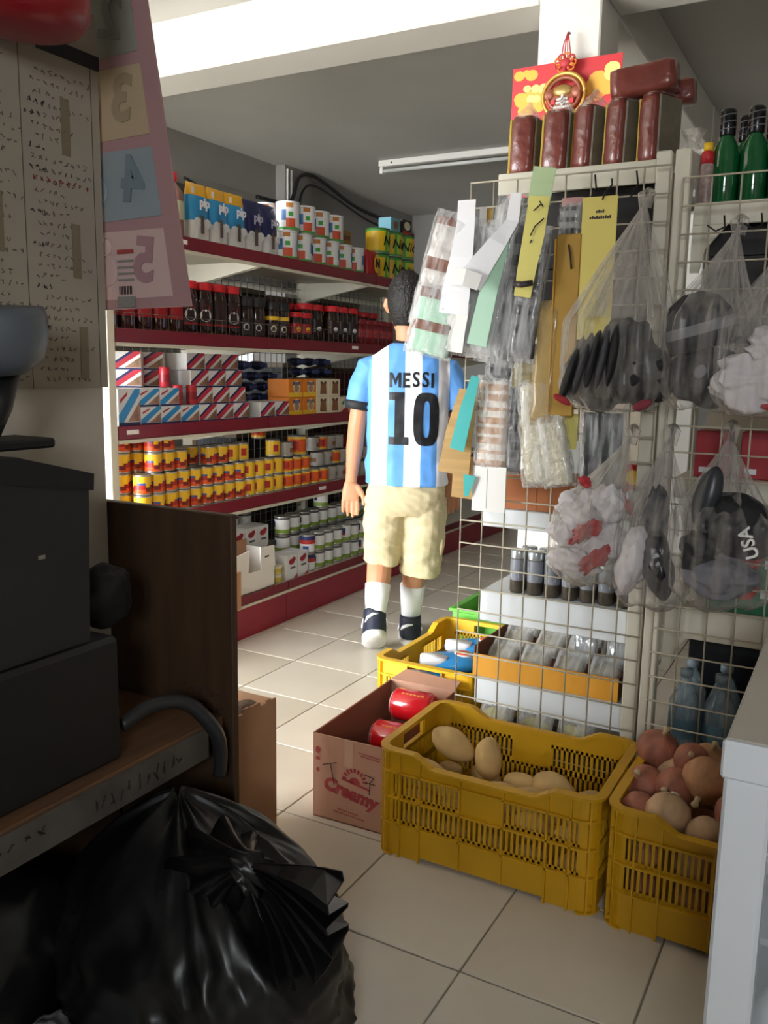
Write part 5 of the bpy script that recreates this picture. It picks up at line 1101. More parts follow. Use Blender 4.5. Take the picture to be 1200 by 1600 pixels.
# ------------------------------------------------------------------ yellow plastic crates
M_crate = mat('crate_yellow', '#cc9a12', 0.5, var=0.10, scale=5, bump=0.05, bscale=30); M_crate2 = mat('crate_bright_yellow', '#e2b01a', 0.45, var=0.06, scale=5)
def crate(label, loc, rotz, m, L=0.52, W=0.335, H=0.268, dip=True):
    t = thing('plastic_crate', label, 'crate', loc, rotz, 'yellow plastic crates')
    RC = 0.034; th = 0.004; rib = 0.009; D = 0.026
    def wall(length, org, u, nrm, cols, rows, slotmap, handle=False, dipr=None):
        mb = MB()
        def P(a, z, o): return (org[0]+u[0]*a+nrm[0]*o, org[1]+u[1]*a+nrm[1]*o, z)
        def bx(a0, a1, z0, z1, o0, o1):
            vs = [P(a, z, o) for z in (z0, z1) for o in (o0, o1) for a in (a0, a1)]
            mb.add(vs, [(0, 2, 3, 1), (4, 5, 7, 6), (0, 1, 5, 4), (2, 6, 7, 3), (0, 4, 6, 2), (1, 3, 7, 5)])
        def top(a):
            if not dipr: return H
            a0, a1 = dipr; k = 0.045
            if a < a0 or a > a1: return H
            return H-D*min(1, (a-a0)/k, (a1-a)/k)
        for i in range(len(cols)-1):
            for j in range(len(rows)-1):
                a0, a1, z0, z1 = cols[i], cols[i+1], rows[j], rows[j+1]
                if j == len(rows)-2:   # top band follows the dipped rim
                    n = max(1, int((a1-a0)/0.02))
                    for q in range(n):
                        b0, b1 = a0+(a1-a0)*q/n, a0+(a1-a0)*(q+1)/n
                        hz0, hz1 = top(b0), top(b1)
                        if handle and 0.30*length < (b0+b1)/2 < 0.70*length:
                            bx(b0, b1, z0, z0+0.004, -th, 0); bx(b0, b1, z1-0.014, z1, -th, 0); continue
                        vs = [P(b0, z0, -th), P(b1, z0, -th), P(b1, hz1, -th), P(b0, hz0, -th), P(b0, z0, 0), P(b1, z0, 0), P(b1, hz1, 0), P(b0, hz0, 0)]
                        mb.add(vs, [(0, 3, 2, 1), (4, 5, 6, 7), (0, 1, 5, 4), (1, 2, 6, 5), (2, 3, 7, 6), (3, 0, 4, 7)])
                elif slotmap(i, j):
                    n = max(2, int(round((a1-a0)/0.0125))); g = (a1-a0)/n
                    for q in range(n): bx(a0+g*q+g*0.5, a0+g*(q+1), z0, z1, -th, 0)
                    bx(a0, a1, z0, z0+0.008, -th, 0); bx(a0, a1, z1-0.008, z1, -th, 0)
                else:
                    zb = z0
                    if j == 0 and length*0.16 < (a0+a1)/2 < length*0.84: zb = z0+0.010
                    bx(a0, a1, zb, z1, -th, 0)
        for i, a in enumerate(cols[1:-1]): bx(a-0.002, a+0.002, rows[0]+0.012*(0.16*length < a < 0.84*length), top(a), 0, rib)
        for z in rows[1:-1]: bx(0, length, z-0.002, z+0.002, 0, rib)
        # rim lip
        n = 40; rs = []
        for q in range(n+1):
            a = length*q/n; z = top(a)
            rs.append([P(a, z-0.007, -0.008), P(a, z-0.007, rib+0.003), P(a, z, rib+0.004), P(a, z+0.001, -0.008)])
        mb.rings(rs)
        return mb.build('wall_panel', m, t)
    l = L-2*RC; w = W-2*RC
    colsL = [0, 0.07*l, 0.13*l, 0.36*l, 0.62*l, 0.87*l, 0.93*l, l]; colsL = [0, 0.045*l, 0.16*l, 0.385*l, 0.615*l, 0.84*l, 0.955*l, l]
    rows = [0.0, 0.083, 0.148, 0.213, H]
    slotL = lambda i, j: (j == 1) or (j == 2 and i != 3)
    rowsS = rows; colsS = [0, 0.28*w, 0.72*w, w]; slotS = lambda i, j: j in (1, 2)
    dr = (0.13*l, 0.87*l) if dip else None
    wall(l, (-l/2, -W/2, 0), (1, 0), (0, -1), colsL, rows, slotL, False, dr)
    wall(l, (l/2, W/2, 0), (-1, 0), (0, 1), colsL, rows, slotL, False, dr)
    wall(w, (L/2, -w/2, 0), (0, 1), (1, 0), colsS, rowsS, slotS, True)
    wall(w, (-L/2, w/2, 0), (0, -1), (-1, 0), colsS, rowsS, slotS, True)
    for sx in (-1, 1):
        for sy in (-1, 1):
            mb = MB(); cx, cy = sx*l/2, sy*w/2
            def arc(r, z): return [(cx+sx*r*math.cos(PI/2*k/6), cy+sy*r*math.sin(PI/2*k/6), z) for k in range(7)]
            mb.rings([arc(RC, 0), arc(RC, H)], 0, False, False, False); mb.rings([arc(RC-th, 0), arc(RC-th, H)], 0, False, False, False)
            for z in rows[1:-1]: mb.rings([arc(RC, z-0.002), arc(RC+rib, z-0.002), arc(RC+rib, z+0.002), arc(RC, z+0.002)], 0, False, False, False)
            mb.rings([arc(RC, 0), arc(RC+rib, 0), arc(RC+rib, 0.004), arc(RC, 0.004)], 0, False, False, False)
            mb.rings([arc(RC-0.008, H-0.007), arc(RC+rib+0.003, H-0.007), arc(RC+rib+0.004, H), arc(RC-0.008, H+0.001), arc(RC-0.008, H-0.007)], 0, False, False, False)
            for k in (2, 4):
                a = PI/2*k/6; r0, r1 = RC, RC+rib
                c0 = (cx+sx*r0*math.cos(a), cy+sy*r0*math.sin(a)); c1 = (cx+sx*r1*math.cos(a), cy+sy*r1*math.sin(a)); tx, ty = -math.sin(a)*0.002*sx, math.cos(a)*0.002*sy
                mb.add([(c0[0]-tx, c0[1]-ty, 0), (c1[0]-tx, c1[1]-ty, 0), (c1[0]+tx, c1[1]+ty, 0), (c0[0]+tx, c0[1]+ty, 0), (c0[0]-tx, c0[1]-ty, H), (c1[0]-tx, c1[1]-ty, H), (c1[0]+tx, c1[1]+ty, H), (c0[0]+tx, c0[1]+ty, H)], [(0, 1, 5, 4), (1, 2, 6, 5), (2, 3, 7, 6)])
            mb.build('corner', m, t)
    MB().box(-L/2+0.004, L/2-0.004, -W/2+0.004, W/2-0.004, 0.012, 0.018).build('base', m, t)
    return t
crate('yellow plastic crate full of potatoes in the foreground', (-0.674, 1.872, 0), 0.0, M_crate)
crate('yellow plastic crate full of onions at the right', (-0.122, 1.860, 0), -0.02, M_crate)
crate('bright yellow plastic crate behind the printed carton, holding blue packs', (-1.100, 2.535, 0), PI/2, M_crate2, H=0.262)

# potatoes
M_pot = mat('potato_skin', '#d0ad72', 0.75, var=0.18, scale=14, bump=0.12, bscale=60)
pots = [blob_mesh('potato', M_pot, r, 3, 0.07, 2.0, 5+i) for i, r in enumerate(((0.062, 0.04, 0.037), (0.055, 0.037, 0.034), (0.05, 0.038, 0.035), (0.048, 0.032, 0.031)))]
random.seed(11)
top_p = [((-0.845, 1.925, 0.205), 0, (0, 0.5, 0.3), 'large potato tilted at the left of the crate'), ((-0.748, 1.925, 0.19), 1, (0.1, 1.5, 0.2), 'potato standing on end near the middle of the crate'), ((-0.865, 1.80, 0.172), 0, (0, 0.2, 0.5), 'potato low in the left front corner'),
         ((-0.785, 1.785, 0.165), 3, (0, 0, 0.2), 'potato just behind the front rim, left of centre'), ((-0.73, 1.80, 0.165), 3, (0, 0.1, -0.2), 'small potato in front of the standing one'), ((-0.665, 1.80, 0.163), 2, (0, 0.1, 0.3), 'potato behind the front rim at the centre'),
         ((-0.60, 1.815, 0.165), 1, (0, 0, 0.5), 'potato right of centre behind the front rim'), ((-0.555, 1.86, 0.185), 0, (0, 0.1, -0.3), 'long pale potato in the right half of the crate'), ((-0.465, 1.80, 0.172), 2, (0, -0.2, 0.2), 'potato in the right front corner'),
         ((-0.485, 1.88, 0.160), 3, (0, 0, 1.0), 'small potato by the right wall of the crate'), ((-0.64, 1.90, 0.150), 1, (0, 0.2, 0.1), 'potato behind the long pale one')]
for p, k, r, lab in top_p: tag(obj('potato', pots[k], None, p, r), lab, 'potato', 'potatoes in the crate')
n = 0
for j in range(3):
    for i in range(5):
        for l in range(2):
            if j > 0 and l == 0: continue
            n += 1
            tag(obj('potato', pots[(i+j+l) % 4], None, (-0.865+i*0.096+random.uniform(-.006, .006), 1.775+j*0.088, 0.058+l*0.066+random.uniform(-.004, .004)), (random.uniform(-.3, .3), random.uniform(-.2, .2), random.uniform(-.5, .5))), 'deep potato in its crate, %s layer, %s row from front, %s from left' % (['bottom', 'second'][l], ORD[j], ORD[i]), 'potatoes in the crate').scale = (0.76, 0.8, 0.76)
# onions
M_on = [mat('onion_skin_pink', '#b06f58', 0.55, var=0.45, scale=26, stretch=(1, 1, 0.2), bump=0.25, bscale=30), mat('onion_skin_tan', '#c48f66', 0.55, var=0.45, scale=26, stretch=(1, 1, 0.2), bump=0.25, bscale=30), mat('onion_skin_pale', '#d0ab84', 0.55, var=0.45, scale=26, stretch=(1, 1, 0.2), bump=0.25, bscale=30)]
def onion(loc, r, m, rot, lab):
    t = thing('onion', lab, 'onion', loc, 0, 'onions in the crate', rot)
    prof = [(0.12, -0.93), (0.45, -0.84), (0.8, -0.55), (1.0, -0.05), (0.93, 0.4), (0.6, 0.75), (0.25, 0.95), (0.13, 1.12)]
    MB().lathe([(a*r, z*r*0.92) for a, z in prof], 18).build('bulb', m, t, True)
    MB().lathe([(0.13*r, 1.0*r), (0.10*r, 1.2*r), (0.16*r, 1.42*r), (0.02*r, 1.5*r)], 8).build('neck', mat('onion_neck', '#c9b48c', 0.7), t, True)
    MB().lathe([(0.05*r, -0.98*r), (0.2*r, -0.93*r), (0.14*r, -0.82*r)], 8).build('root_tuft', mat('onion_root', '#d8cbb0', 0.8), t, True)
    return t
ons = [(-0.352, 1.985, 0.285, .050, 0, (0.3, 0.3, 0), 'big pink onion topmost at the back left of the onion crate'), (-0.353, 1.875, 0.245, .044, 0, (0.5, -0.6, 0.5), 'pink onion below the big one at the left'), (-0.345, 1.775, 0.232, .040, 0, (1.3, 0.5, 0), 'pink onion in the left front corner'),
       (-0.283, 1.765, 0.247, .048, 2, (2.4, 0.2, 0), 'pale onion with roots at the front of the onion crate'), (-0.225, 1.865, 0.292, .054, 1, (2.0, 0.4, 0), 'largest tan onion in the middle of the onion crate'), (-0.205, 1.745, 0.232, .040, 2, (2.2, -0.5, 0), 'pale onion at the front beside the white cooler post'),
       (-0.287, 1.86, 0.260, .045, 0, (1.2, -0.7, 0), 'pink onion behind the pale front one'), (-0.235, 1.965, 0.288, .047, 1, (0.4, 0.2, 0), 'tan onion at the back of the onion crate'), (-0.305, 1.955, 0.245, .042, 2, (1.5, 0.9, 0), 'pale onion with dry neck near the back'), (-0.155, 1.80, 0.26, .046, 0, (0.5, 0.5, 0), 'pink onion behind the white cooler post'),
       (-0.15, 1.93, 0.26, .046, 1, (0.5, 0.2, 0), 'tan onion at the back right'), (-0.268, 1.93, 0.30, .04, 0, (0.9, 0.1, 0), 'pink onion wedged between the big ones')]
for x, y, z, r, k, rot, lab in ons: onion((x, y, z), r, M_on[k], rot, lab)
n = 0
for j in range(3):
    for i in range(5):
        for l in range(2):
            if (j > 0 and l == 0) or i > 2: continue
            n += 1
            onion((-0.325+i*0.096, 1.765+j*0.09, 0.065+l*0.085), 0.038, M_on[(i+j*2+l) % 3], (random.uniform(-1, 1), random.uniform(-1, 1), 0), 'deep onion in its crate, %s layer, %s row from front, %s from left' % (['bottom', 'second'][l], ORD[j], ORD[i]))

# printed carton with red packs
bxt = thing('printed_carton', 'open carton with red sun logo and handwritten T 7', 'box', (-1.066, 1.985, 0), 0.035)
W, D, H = 0.205, 0.445, 0.228
M_cart = mat('carton_pinkish', '#b88a72', 0.8, var=0.07, scale=6); M_carti = mat('carton_inside', '#8a4f38', 0.85)
MB().box(-W/2, W/2, -D/2, -D/2+0.004, 0, H).build('front_panel', M_cart, bxt)
MB().box(-W/2, W/2, D/2-0.004, D/2, 0, H).build('back_panel', M_cart, bxt)
for s in (-1, 1): MB().box(s*W/2-0.002, s*W/2+0.002, -D/2+0.004, D/2-0.004, 0, H).build('side_panel', M_carti if s > 0 else M_carti, bxt)
MB().box(-W/2-0.0035, -W/2-0.002, -D/2+0.002, D/2-0.002, 0, H).build('side_face', M_cart, bxt)
MB().box(-W/2, W/2, -D/2, D/2, 0, 0.004).build('bottom', M_carti, bxt)
fl_ = MB(); fl_.add([(-W/2, D/2-0.004, H), (W/2, D/2-0.004, H), (W/2, D/2+0.045, H+0.012), (-W/2+0.02, D/2+0.06, H+0.014), (-W/2, D/2-0.004, H+0.003), (W/2, D/2-0.004, H+0.003), (W/2, D/2+0.045, H+0.015), (-W/2+0.02, D/2+0.06, H+0.017)], [(3, 2, 1, 0), (4, 5, 6, 7), (0, 1, 5, 4), (1, 2, 6, 5), (2, 3, 7, 6), (3, 0, 4, 7)])
fl_.build('rear_flap', M_cart, bxt)
MB().box(-0.012, 0.012, -D/2-0.0012, -D/2, 0.155, H).build('tape', mat('carton_tape', '#c29c84', 0.5), bxt)
M_cred = mat('carton_red_ink', '#a03a3c', 0.7)
yf = -D/2-0.001
me = text_mesh('Creamy', 0.048, M_cred, shear=0.15, bold=0.0022)
obj('logo_lettering', me, bxt, (0.004, yf-0.0005, 0.088), (PI/2, 0.17, 0))
lg = MB()
sx0, sz0 = 0.018, 0.122
lg.decal([(sx0+0.016*math.cos(PI*k/10), sz0+0.016*math.sin(PI*k/10)-0.004) for k in range(11)], yf-0.0006, 0)
for k in range(9):
    a = PI*(k+0.5)/9; r0, r1 = 0.024, 0.036
    lg.decal([(sx0+r0*math.cos(a-0.13), sz0+r0*math.sin(a-0.13)), (sx0+r1*math.cos(a-0.1), sz0+r1*math.sin(a-0.1)), (sx0+r1*math.cos(a+0.1), sz0+r1*math.sin(a+0.1)), (sx0+r0*math.cos(a+0.13), sz0+r0*math.sin(a+0.13))], yf-0.0006, 0)
lg.decal([(sx0-0.038, sz0-0.002), (sx0+0.044, sz0-0.016), (sx0+0.044, sz0-0.010), (sx0-0.036, sz0+0.004)], yf-0.0006, 0)
for (x0, z0, w0) in ((0.03, 0.200, 0.06), (0.034, 0.193, 0.055), (-0.03, 0.036, 0.06), (-0.042, 0.028, 0.09)):
    for q in range(int(w0/0.006)): lg.decal([(x0+q*0.006, z0-0.004*q*0.1), (x0+q*0.006+0.0045, z0-0.004*q*0.1), (x0+q*0.006+0.0045, z0+0.0035-0.004*q*0.1), (x0+q*0.006, z0+0.0035-0.004*q*0.1)], yf-0.0006, 0)
lg.decal(circ(-0.09, 0.185, 0.008, 0.011, 5), yf-0.0006, 0); lg.decal([(-0.096, 0.158), (-0.084, 0.158), (-0.084, 0.165), (-0.09, 0.168), (-0.096, 0.165)], yf-0.0006, 0); lg.decal(circ(-0.09, 0.132, 0.005, 0.006, 6), yf-0.0006, 0)
lg.build('red_print', M_cred, bxt)
hw = MB()
for pts in (((-0.075, 0.148), (-0.035, 0.162)), ((-0.053, 0.156), (-0.041, 0.10)), ((0.046, 0.148), (0.072, 0.144)), ((0.072, 0.144), (0.060, 0.128)), ((0.050, 0.128), (0.076, 0.127)), ((0.062, 0.132), (0.060, 0.098))): hw.tube([(p[0], yf-0.0008, p[1]) for p in pts], 0.0011, 5)
hw.build('handwriting', M_ink, bxt)
M_rp = mat('red_pack_film', '#c4161f', 0.22, coat=0.5)
for k, (y, z) in enumerate(((2.10, 0.205), (1.985, 0.15), (1.90, 0.10))):
    t = thing('red_roll_pack', 'glossy red roll pack in the printed carton, %s' % ['highest one', 'middle one', 'lowest one'][k], 'pack', (-1.046, y, z), 0.035, 'red roll packs')
    MB().tube([(-0.062, 0, 0), (-0.058, 0, 0), (-0.052, 0, 0), (0.052, 0, 0), (0.058, 0, 0), (0.062, 0, 0)], [0.034, 0.042, 0.046, 0.046, 0.042, 0.034], 24).build('roll', M_rp, t, True)
    MB().tube([(-0.0635, 0, 0), (-0.051, 0, 0)], [0.0365, 0.0465], 24).build('clear_end', film('pack_end_film', '#d8c8c4', 0.7, 0.1), t, True)
    pr = MB()
    for q in range(6): pr.box(-0.03+q*0.012, -0.022+q*0.012, -0.022, -0.0195, 0.0405-0.001*(q % 3), 0.0425)
    pr.build('gold_print', mat('gold_print', '#e0a040', 0.4), t)
for k in range(3):
    t = thing('red_roll_pack', 'red roll pack at the bottom of the printed carton, %s' % ['back', 'middle', 'front'][k], 'pack', (-1.030, 2.12-k*0.12, 0.055), 0.035, 'red roll packs')
    MB().tube([(-0.062, 0, 0), (-0.052, 0, 0), (0.052, 0, 0), (0.062, 0, 0)], [0.036, 0.046, 0.046, 0.036], 24).build('roll', M_rp, t, True)

# blue packs in the rear crate, green crate further back
M_bp = mat('blue_pack', '#2a86c4', 0.3)
for k, (x, y, z, r) in enumerate(((-1.085, 2.44, 0.208, 0.35), (-1.07, 2.60, 0.212, 0.30), (-1.10, 2.38, 0.162, 0.2), (-1.12, 2.56, 0.160, 0.4))):
    t = thing('blue_white_pack', 'blue and white pack with orange disc in the rear crate, %s' % ['front top one', 'back top one', 'front lower one', 'back lower one'][k], 'pack', (x, y, z), r, 'blue packs in the rear crate')
    obj('bag', blob_mesh('bag', M_bp, (0.105, 0.062, 0.03), 3, 0.06, 2.5, k+1), t, (0, 0, 0.02))
    MB().rings([[(p[0], p[1], zz) for p in ellipse(-0.055, -0.028, 0, 0.045, 0.028, 16, 3)] for zz in (0.02, 0.0475)]).build('white_panel', P_wh, t, True)
    MB().lathe([(0.024, 0), (0.024, 0.0515), (0.001, 0.0525)], 18, (0.035, 0.005, 0)).build('orange_disc', mat('disc_orange', '#d8542c', 0.4), t, True)
    MB().lathe([(0.029, 0), (0.029, 0.0508), (0.001, 0.051)], 18, (0.035, 0.005, 0)).build('disc_ring', P_wh, t, True)
    MB().box(0.07, 0.102, -0.03, 0.02, 0.01, 0.042, c=0.006).build('red_corner', mat('pack_red_corner', '#a8283a', 0.4), t)
filler = thing('folded_carton_sheets', 'flattened cartons under the blue packs in the rear crate', 'cardboard', (-1.10, 2.535, 0.02))
MB().box(-0.13, 0.13, -0.22, 0.22, 0, 0.115, c=0.004).build('sheets', M_kraft, filler); MB().box(-0.125, 0.125, -0.215, 0.215, 0.1155, 0.135, c=0.004).build('top_sheet', M_cart, filler)
gc = thing('green_crate', 'bright green plastic crate behind the yellow one', 'crate', (-1.07, 2.99, 0))
M_gc = mat('crate_green', '#5fae3a', 0.45)
for a in ((-0.20, 0.20, -0.14, -0.134, 0, 0.272), (-0.20, 0.20, 0.134, 0.14, 0, 0.272), (-0.20, -0.194, -0.134, 0.134, 0, 0.272), (0.194, 0.20, -0.134, 0.134, 0, 0.272)): MB().box(*a).build('wall_panel', M_gc, gc)
for a in ((-0.212, 0.212, -0.152, -0.132, 0.272, 0.284), (-0.212, 0.212, 0.132, 0.152, 0.272, 0.284), (-0.212, -0.192, -0.132, 0.132, 0.272, 0.284), (0.192, 0.212, -0.132, 0.132, 0.272, 0.284)): MB().box(*a, c=0.003).build('rim', M_gc, gc)
MB().box(-0.194, 0.194, -0.134, 0.134, 0.0, 0.006).build('base', M_gc, gc)
o = obj('white_sack', blob_mesh('white_sack', mat('sack_white', '#e4e2dc', 0.6), (0.17, 0.115, 0.10), 4, 0.08, 2, 9, 0.1, 4), None, (-1.05, 2.99, 0.205)); tag(o, 'white sack bulging out of the green crate', 'sack')

# ------------------------------------------------------------------ the boy, walking away up the aisle
boy = thing('person', 'boy in blue and white striped football shirt and beige shorts walking away', 'person', (-1.585, 3.06, 0), YAW)
M_skin = mat('skin', '#c68b68', 0.55, var=0.05, scale=10)
def limb(mb, pts, rad, seg=14): return mb.tube(pts, rad, seg)
bd = MB()
bd.rings([ellipse(0, 0, z, a, b, 20, 2.3) for z, a, b in ((0.66, 0.12, 0.09), (0.74, 0.13, 0.092), (0.85, 0.125, 0.088), (1.0, 0.14, 0.092), (1.12, 0.15, 0.09), (1.19, 0.135, 0.078), (1.225, 0.075, 0.06))])
limb(bd, [(0.0, -0.005, 1.19), (-0.004, 0.004, 1.26), (-0.008, 0.018, 1.33)], [0.055, 0.046, 0.048])
HC = Vector((-0.012, 0.022, 1.400))
rs = []
for z, a, b, dy in ((-0.115, 0.028, 0.03, 0.035), (-0.10, 0.042, 0.05, 0.025), (-0.07, 0.055, 0.07, 0.012), (-0.03, 0.066, 0.084, 0.003), (0.02, 0.070, 0.089, 0), (0.06, 0.064, 0.082, 0), (0.09, 0.045, 0.06, 0), (0.104, 0.02, 0.03, 0)):
    rs.append(ellipse(HC.x, HC.y+dy, HC.z+z, a, b, 20, 2.1))
bd.rings(rs)
limb(bd, [(HC.x, HC.y+0.08, HC.z+0.01), (HC.x, HC.y+0.103, HC.z-0.03), (HC.x, HC.y+0.09, HC.z-0.045)], [0.008, 0.013, 0.01])      # nose
for s in (-1, 1): limb(bd, [(HC.x+s*0.066, HC.y+0.002, HC.z-0.035), (HC.x+s*0.078, HC.y-0.008, HC.z-0.008), (HC.x+s*0.076, HC.y-0.010, HC.z+0.018)], [0.009, 0.014, 0.010])   # ears
limb(bd, [(-0.12, 0, 1.155), (-0.155, 0, 1.12), (-0.182, -0.012, 1.03), (-0.197, -0.012, 0.93), (-0.208, 0.008, 0.83), (-0.218, 0.022, 0.73), (-0.221, 0.026, 0.70)], [0.036, 0.040, 0.038, 0.036, 0.034, 0.024, 0.023])
limb(bd, [(0.12, 0, 1.155), (0.155, 0, 1.12), (0.188, 0.0, 1.03), (0.198, 0.01, 0.93), (0.195, 0.06, 0.83), (0.190, 0.10, 0.74), (0.188, 0.11, 0.71)], [0.036, 0.040, 0.038, 0.036, 0.034, 0.024, 0.023])
def hand(cx, cy, cz, s, fold):
    bd.rings([[(p[0], p[1], cz-zz) for p in ellipse(cx, cy+oy, 0, a, b, 14, 2.6)] for zz, a, b, oy in ((-0.01, 0.022, 0.017, 0), (0.015, 0.030, 0.016, 0), (0.045, 0.036, 0.015, -0.002), (0.07, 0.035, 0.012, -0.006))])
    for k, (dx, ln) in enumerate(((-0.027, 0.052), (-0.009, 0.066), (0.009, 0.071), (0.026, 0.063))):
        x = cx+s*dx*1.0; z0 = cz-0.062
        limb(bd, [(x, cy-0.004, z0), (x+s*dx*0.08, cy-0.010, z0-ln*0.42), (x+s*dx*0.1, cy-0.010-0.35*fold, z0-ln*0.78), (x+s*dx*0.08, cy-0.014-fold, z0-ln*1.08)], [0.0095, 0.0088, 0.0082, 0.0062], 10)
    limb(bd, [(cx+s*0.026, cy-0.004, cz-0.012), (cx+s*0.046, cy-0.012, cz-0.042), (cx+s*0.054, cy-0.018, cz-0.068), (cx+s*0.052, cy-0.022, cz-0.090)], [0.012, 0.0105, 0.0095, 0.007], 10)
hand(-0.222, 0.028, 0.695, 1, 0.014); hand(0.188, 0.112, 0.70, -1, 0.014)
limb(bd, [(-0.07, 0, 0.70), (-0.088, 0.02, 0.55), (-0.098, 0.04, 0.40), (-0.103, -0.02, 0.32), (-0.110, -0.07, 0.24), (-0.113, -0.105, 0.165)], [0.08, 0.068, 0.052, 0.050, 0.042, 0.032])
limb(bd, [(0.07, 0, 0.70), (0.068, 0.04, 0.55), (0.052, 0.09, 0.40), (0.045, 0.10, 0.31), (0.038, 0.115, 0.20), (0.034, 0.135, 0.09)], [0.082, 0.07, 0.052, 0.050, 0.042, 0.032])
limb(bd, [(-0.113, -0.12, 0.17), (-0.116, -0.06, 0.10), (-0.12, 0.01, 0.045)], [0.03, 0.032, 0.026])
limb(bd, [(0.034, 0.12, 0.075), (0.036, 0.19, 0.045), (0.038, 0.27, 0.035)], [0.03, 0.032, 0.026])
body = remeshed(bd, 'body', M_skin, 0.0042, 3, boy)
body['label'] = 'tan skin of head, arms and legs'
for s in (-1, 1):
    obj('eye', blob_mesh('eye', M_white, (0.011, 0.006, 0.007), 2, 0, 1, 0), boy, (HC.x+s*0.028, HC.y+0.084, HC.z+0.002))
    obj('pupil', blob_mesh('pupil', M_ink, (0.005, 0.003, 0.005), 2, 0, 1, 0), boy, (HC.x+s*0.028, HC.y+0.0895, HC.z+0.002))
    MB().tube([(HC.x+s*0.016, HC.y+0.088, HC.z+0.020), (HC.x+s*0.03, HC.y+0.087, HC.z+0.025), (HC.x+s*0.043, HC.y+0.076, HC.z+0.020)], 0.0035, 6).build('eyebrow', M_ink, boy, True)
MB().tube([(HC.x-0.02, HC.y+0.075, HC.z-0.066), (HC.x, HC.y+0.083, HC.z-0.067), (HC.x+0.02, HC.y+0.075, HC.z-0.066)], 0.005, 6).build('mouth', mat('lips', '#8f4a42', 0.5), boy, True)
# hair: thick on top, short at the nape
bm = bmesh.new(); bmesh.ops.create_icosphere(bm, subdivisions=6, radius=1)
for v in bm.verts:
    d = v.co.copy(); p = Vector((d.x*0.073, d.y*0.093, d.z*0.110))
    ny, nz = d.y, d.z
    hair = (nz > -0.80) and not (ny > 0.30 and nz < 0.62) and not (abs(d.x) > 0.70 and nz < -0.25 and ny > -0.25)
    spike = noise.noise(Vector((d.x*9, d.y*9, d.z*5)))*0.5+noise.noise(Vector((d.x*22, d.y*22, d.z*9)))*0.6
    if hair: k = 1.035+max(0, nz+0.2)*0.075+spike*(0.03+0.05*max(0, nz))
    else: k = 0.86
    v.co = HC+Vector((0, -0.002, 0.004))+p*k
hm = bpy.data.meshes.new('hair'); bm.to_mesh(hm); bm.free(); hm.materials.append(mat('black_hair', '#15110f', 0.55, bump=0.6, bscale=160)); hm.polygons.foreach_set('use_smooth', [True]*len(hm.polygons))
hair = obj('hair', hm, boy); hair['label'] = 'short black hair'
# shirt
sh = bpy.data.materials.new('striped_shirt'); sh.use_nodes = True
nt = sh.node_tree; b = nt.nodes['Principled BSDF']; b.inputs['Roughness'].default_value = 0.6
tc = nt.nodes.new('ShaderNodeTexCoord'); sp = nt.nodes.new('ShaderNodeSeparateXYZ'); nt.links.new(tc.outputs['Object'], sp.inputs[0])
def mth(op, a, bb=None, c=None):
    n = nt.nodes.new('ShaderNodeMath'); n.operation = op
    for i, q in enumerate((a, bb, c)):
        if q is None: continue
        if isinstance(q, (int, float)): n.inputs[i].default_value = q
        else: nt.links.new(q, n.inputs[i])
    return n.outputs[0]
ph = mth('MULTIPLY', mth('ADD', sp.outputs[0], 0.046), 1/0.128)
fr = mth('FRACT', mth('ADD', ph, 20.5)); dist = mth('ABSOLUTE', mth('SUBTRACT', fr, 0.5))
isb = mth('LESS_THAN', dist, 0.25)
slv = mth('GREATER_THAN', mth('ABSOLUTE', sp.outputs[0]), 0.158); low = mth('GREATER_THAN', sp.outputs[2], 0.97)
isb = mth('MAXIMUM', isb, mth('MULTIPLY', slv, low))
mx = nt.nodes.new('ShaderNodeMix'); mx.data_type = 'RGBA'; nt.links.new(isb, mx.inputs[0])
mx.inputs[6].default_value = lin('#e9e8ee'); mx.inputs[7].default_value = lin('#5f9be0'); nt.links.new(mx.outputs[2], b.inputs['Base Color'])
sm = MB()
sm.rings([ellipse(0, 0, z, a, bb, 24, 2.5) for z, a, bb in ((0.70, 0.166, 0.118), (0.78, 0.164, 0.114), (0.90, 0.158, 0.108), (1.02, 0.165, 0.112), (1.12, 0.172, 0.110), (1.185, 0.158, 0.098), (1.222, 0.105, 0.078), (1.245, 0.064, 0.060))])
sm.tube([(-0.10, 0, 1.160), (-0.150, 0, 1.140), (-0.178, -0.008, 1.08), (-0.194, -0.012, 1.0)], [0.05, 0.062, 0.057, 0.052], 18)
sm.tube([(0.10, 0, 1.160), (0.150, 0, 1.140), (0.182, -0.004, 1.08), (0.198, 0.0, 1.0)], [0.05, 0.062, 0.057, 0.052], 18)
def wr(p): return 0.0065*noise.noise(Vector((p.x*9, p.y*9, p.z*16)))+0.006*max(0, 0.95-p.z)*4*noise.noise(Vector((p.x*12+p.z*14, p.y*6, p.z*22)))+0.003*noise.noise(p*26)
shirt = remeshed(sm, 'shirt', sh, 0.005, 3, boy, wr)
shirt['label'] = 'light blue and white striped shirt'
for s, e in ((-1, (-0.194, -0.012, 1.0)), (1, (0.198, 0.0, 1.0))):
    c = Vector(e); d = Vector((-0.012*1 if s < 0 else 0.012, -0.004, -0.08)).normalized()
    MB().tube([c+d*(-0.022), c+d*(-0.005), c+d*0.012], [0.056, 0.0545, 0.052], 20).build('cuff', mat('black_trim', '#1a1b20', 0.7), boy, True)
MB().rings([ellipse(0, 0.002, z, a, bb, 22, 2.0, (0, 0.15)) for z, a, bb in ((1.232, 0.070, 0.064), (1.250, 0.060, 0.057), (1.262, 0.055, 0.053), (1.262, 0.050, 0.048), (1.236, 0.06, 0.055))], 0, False, False).build('collar', MATS['black_trim'], boy, True)
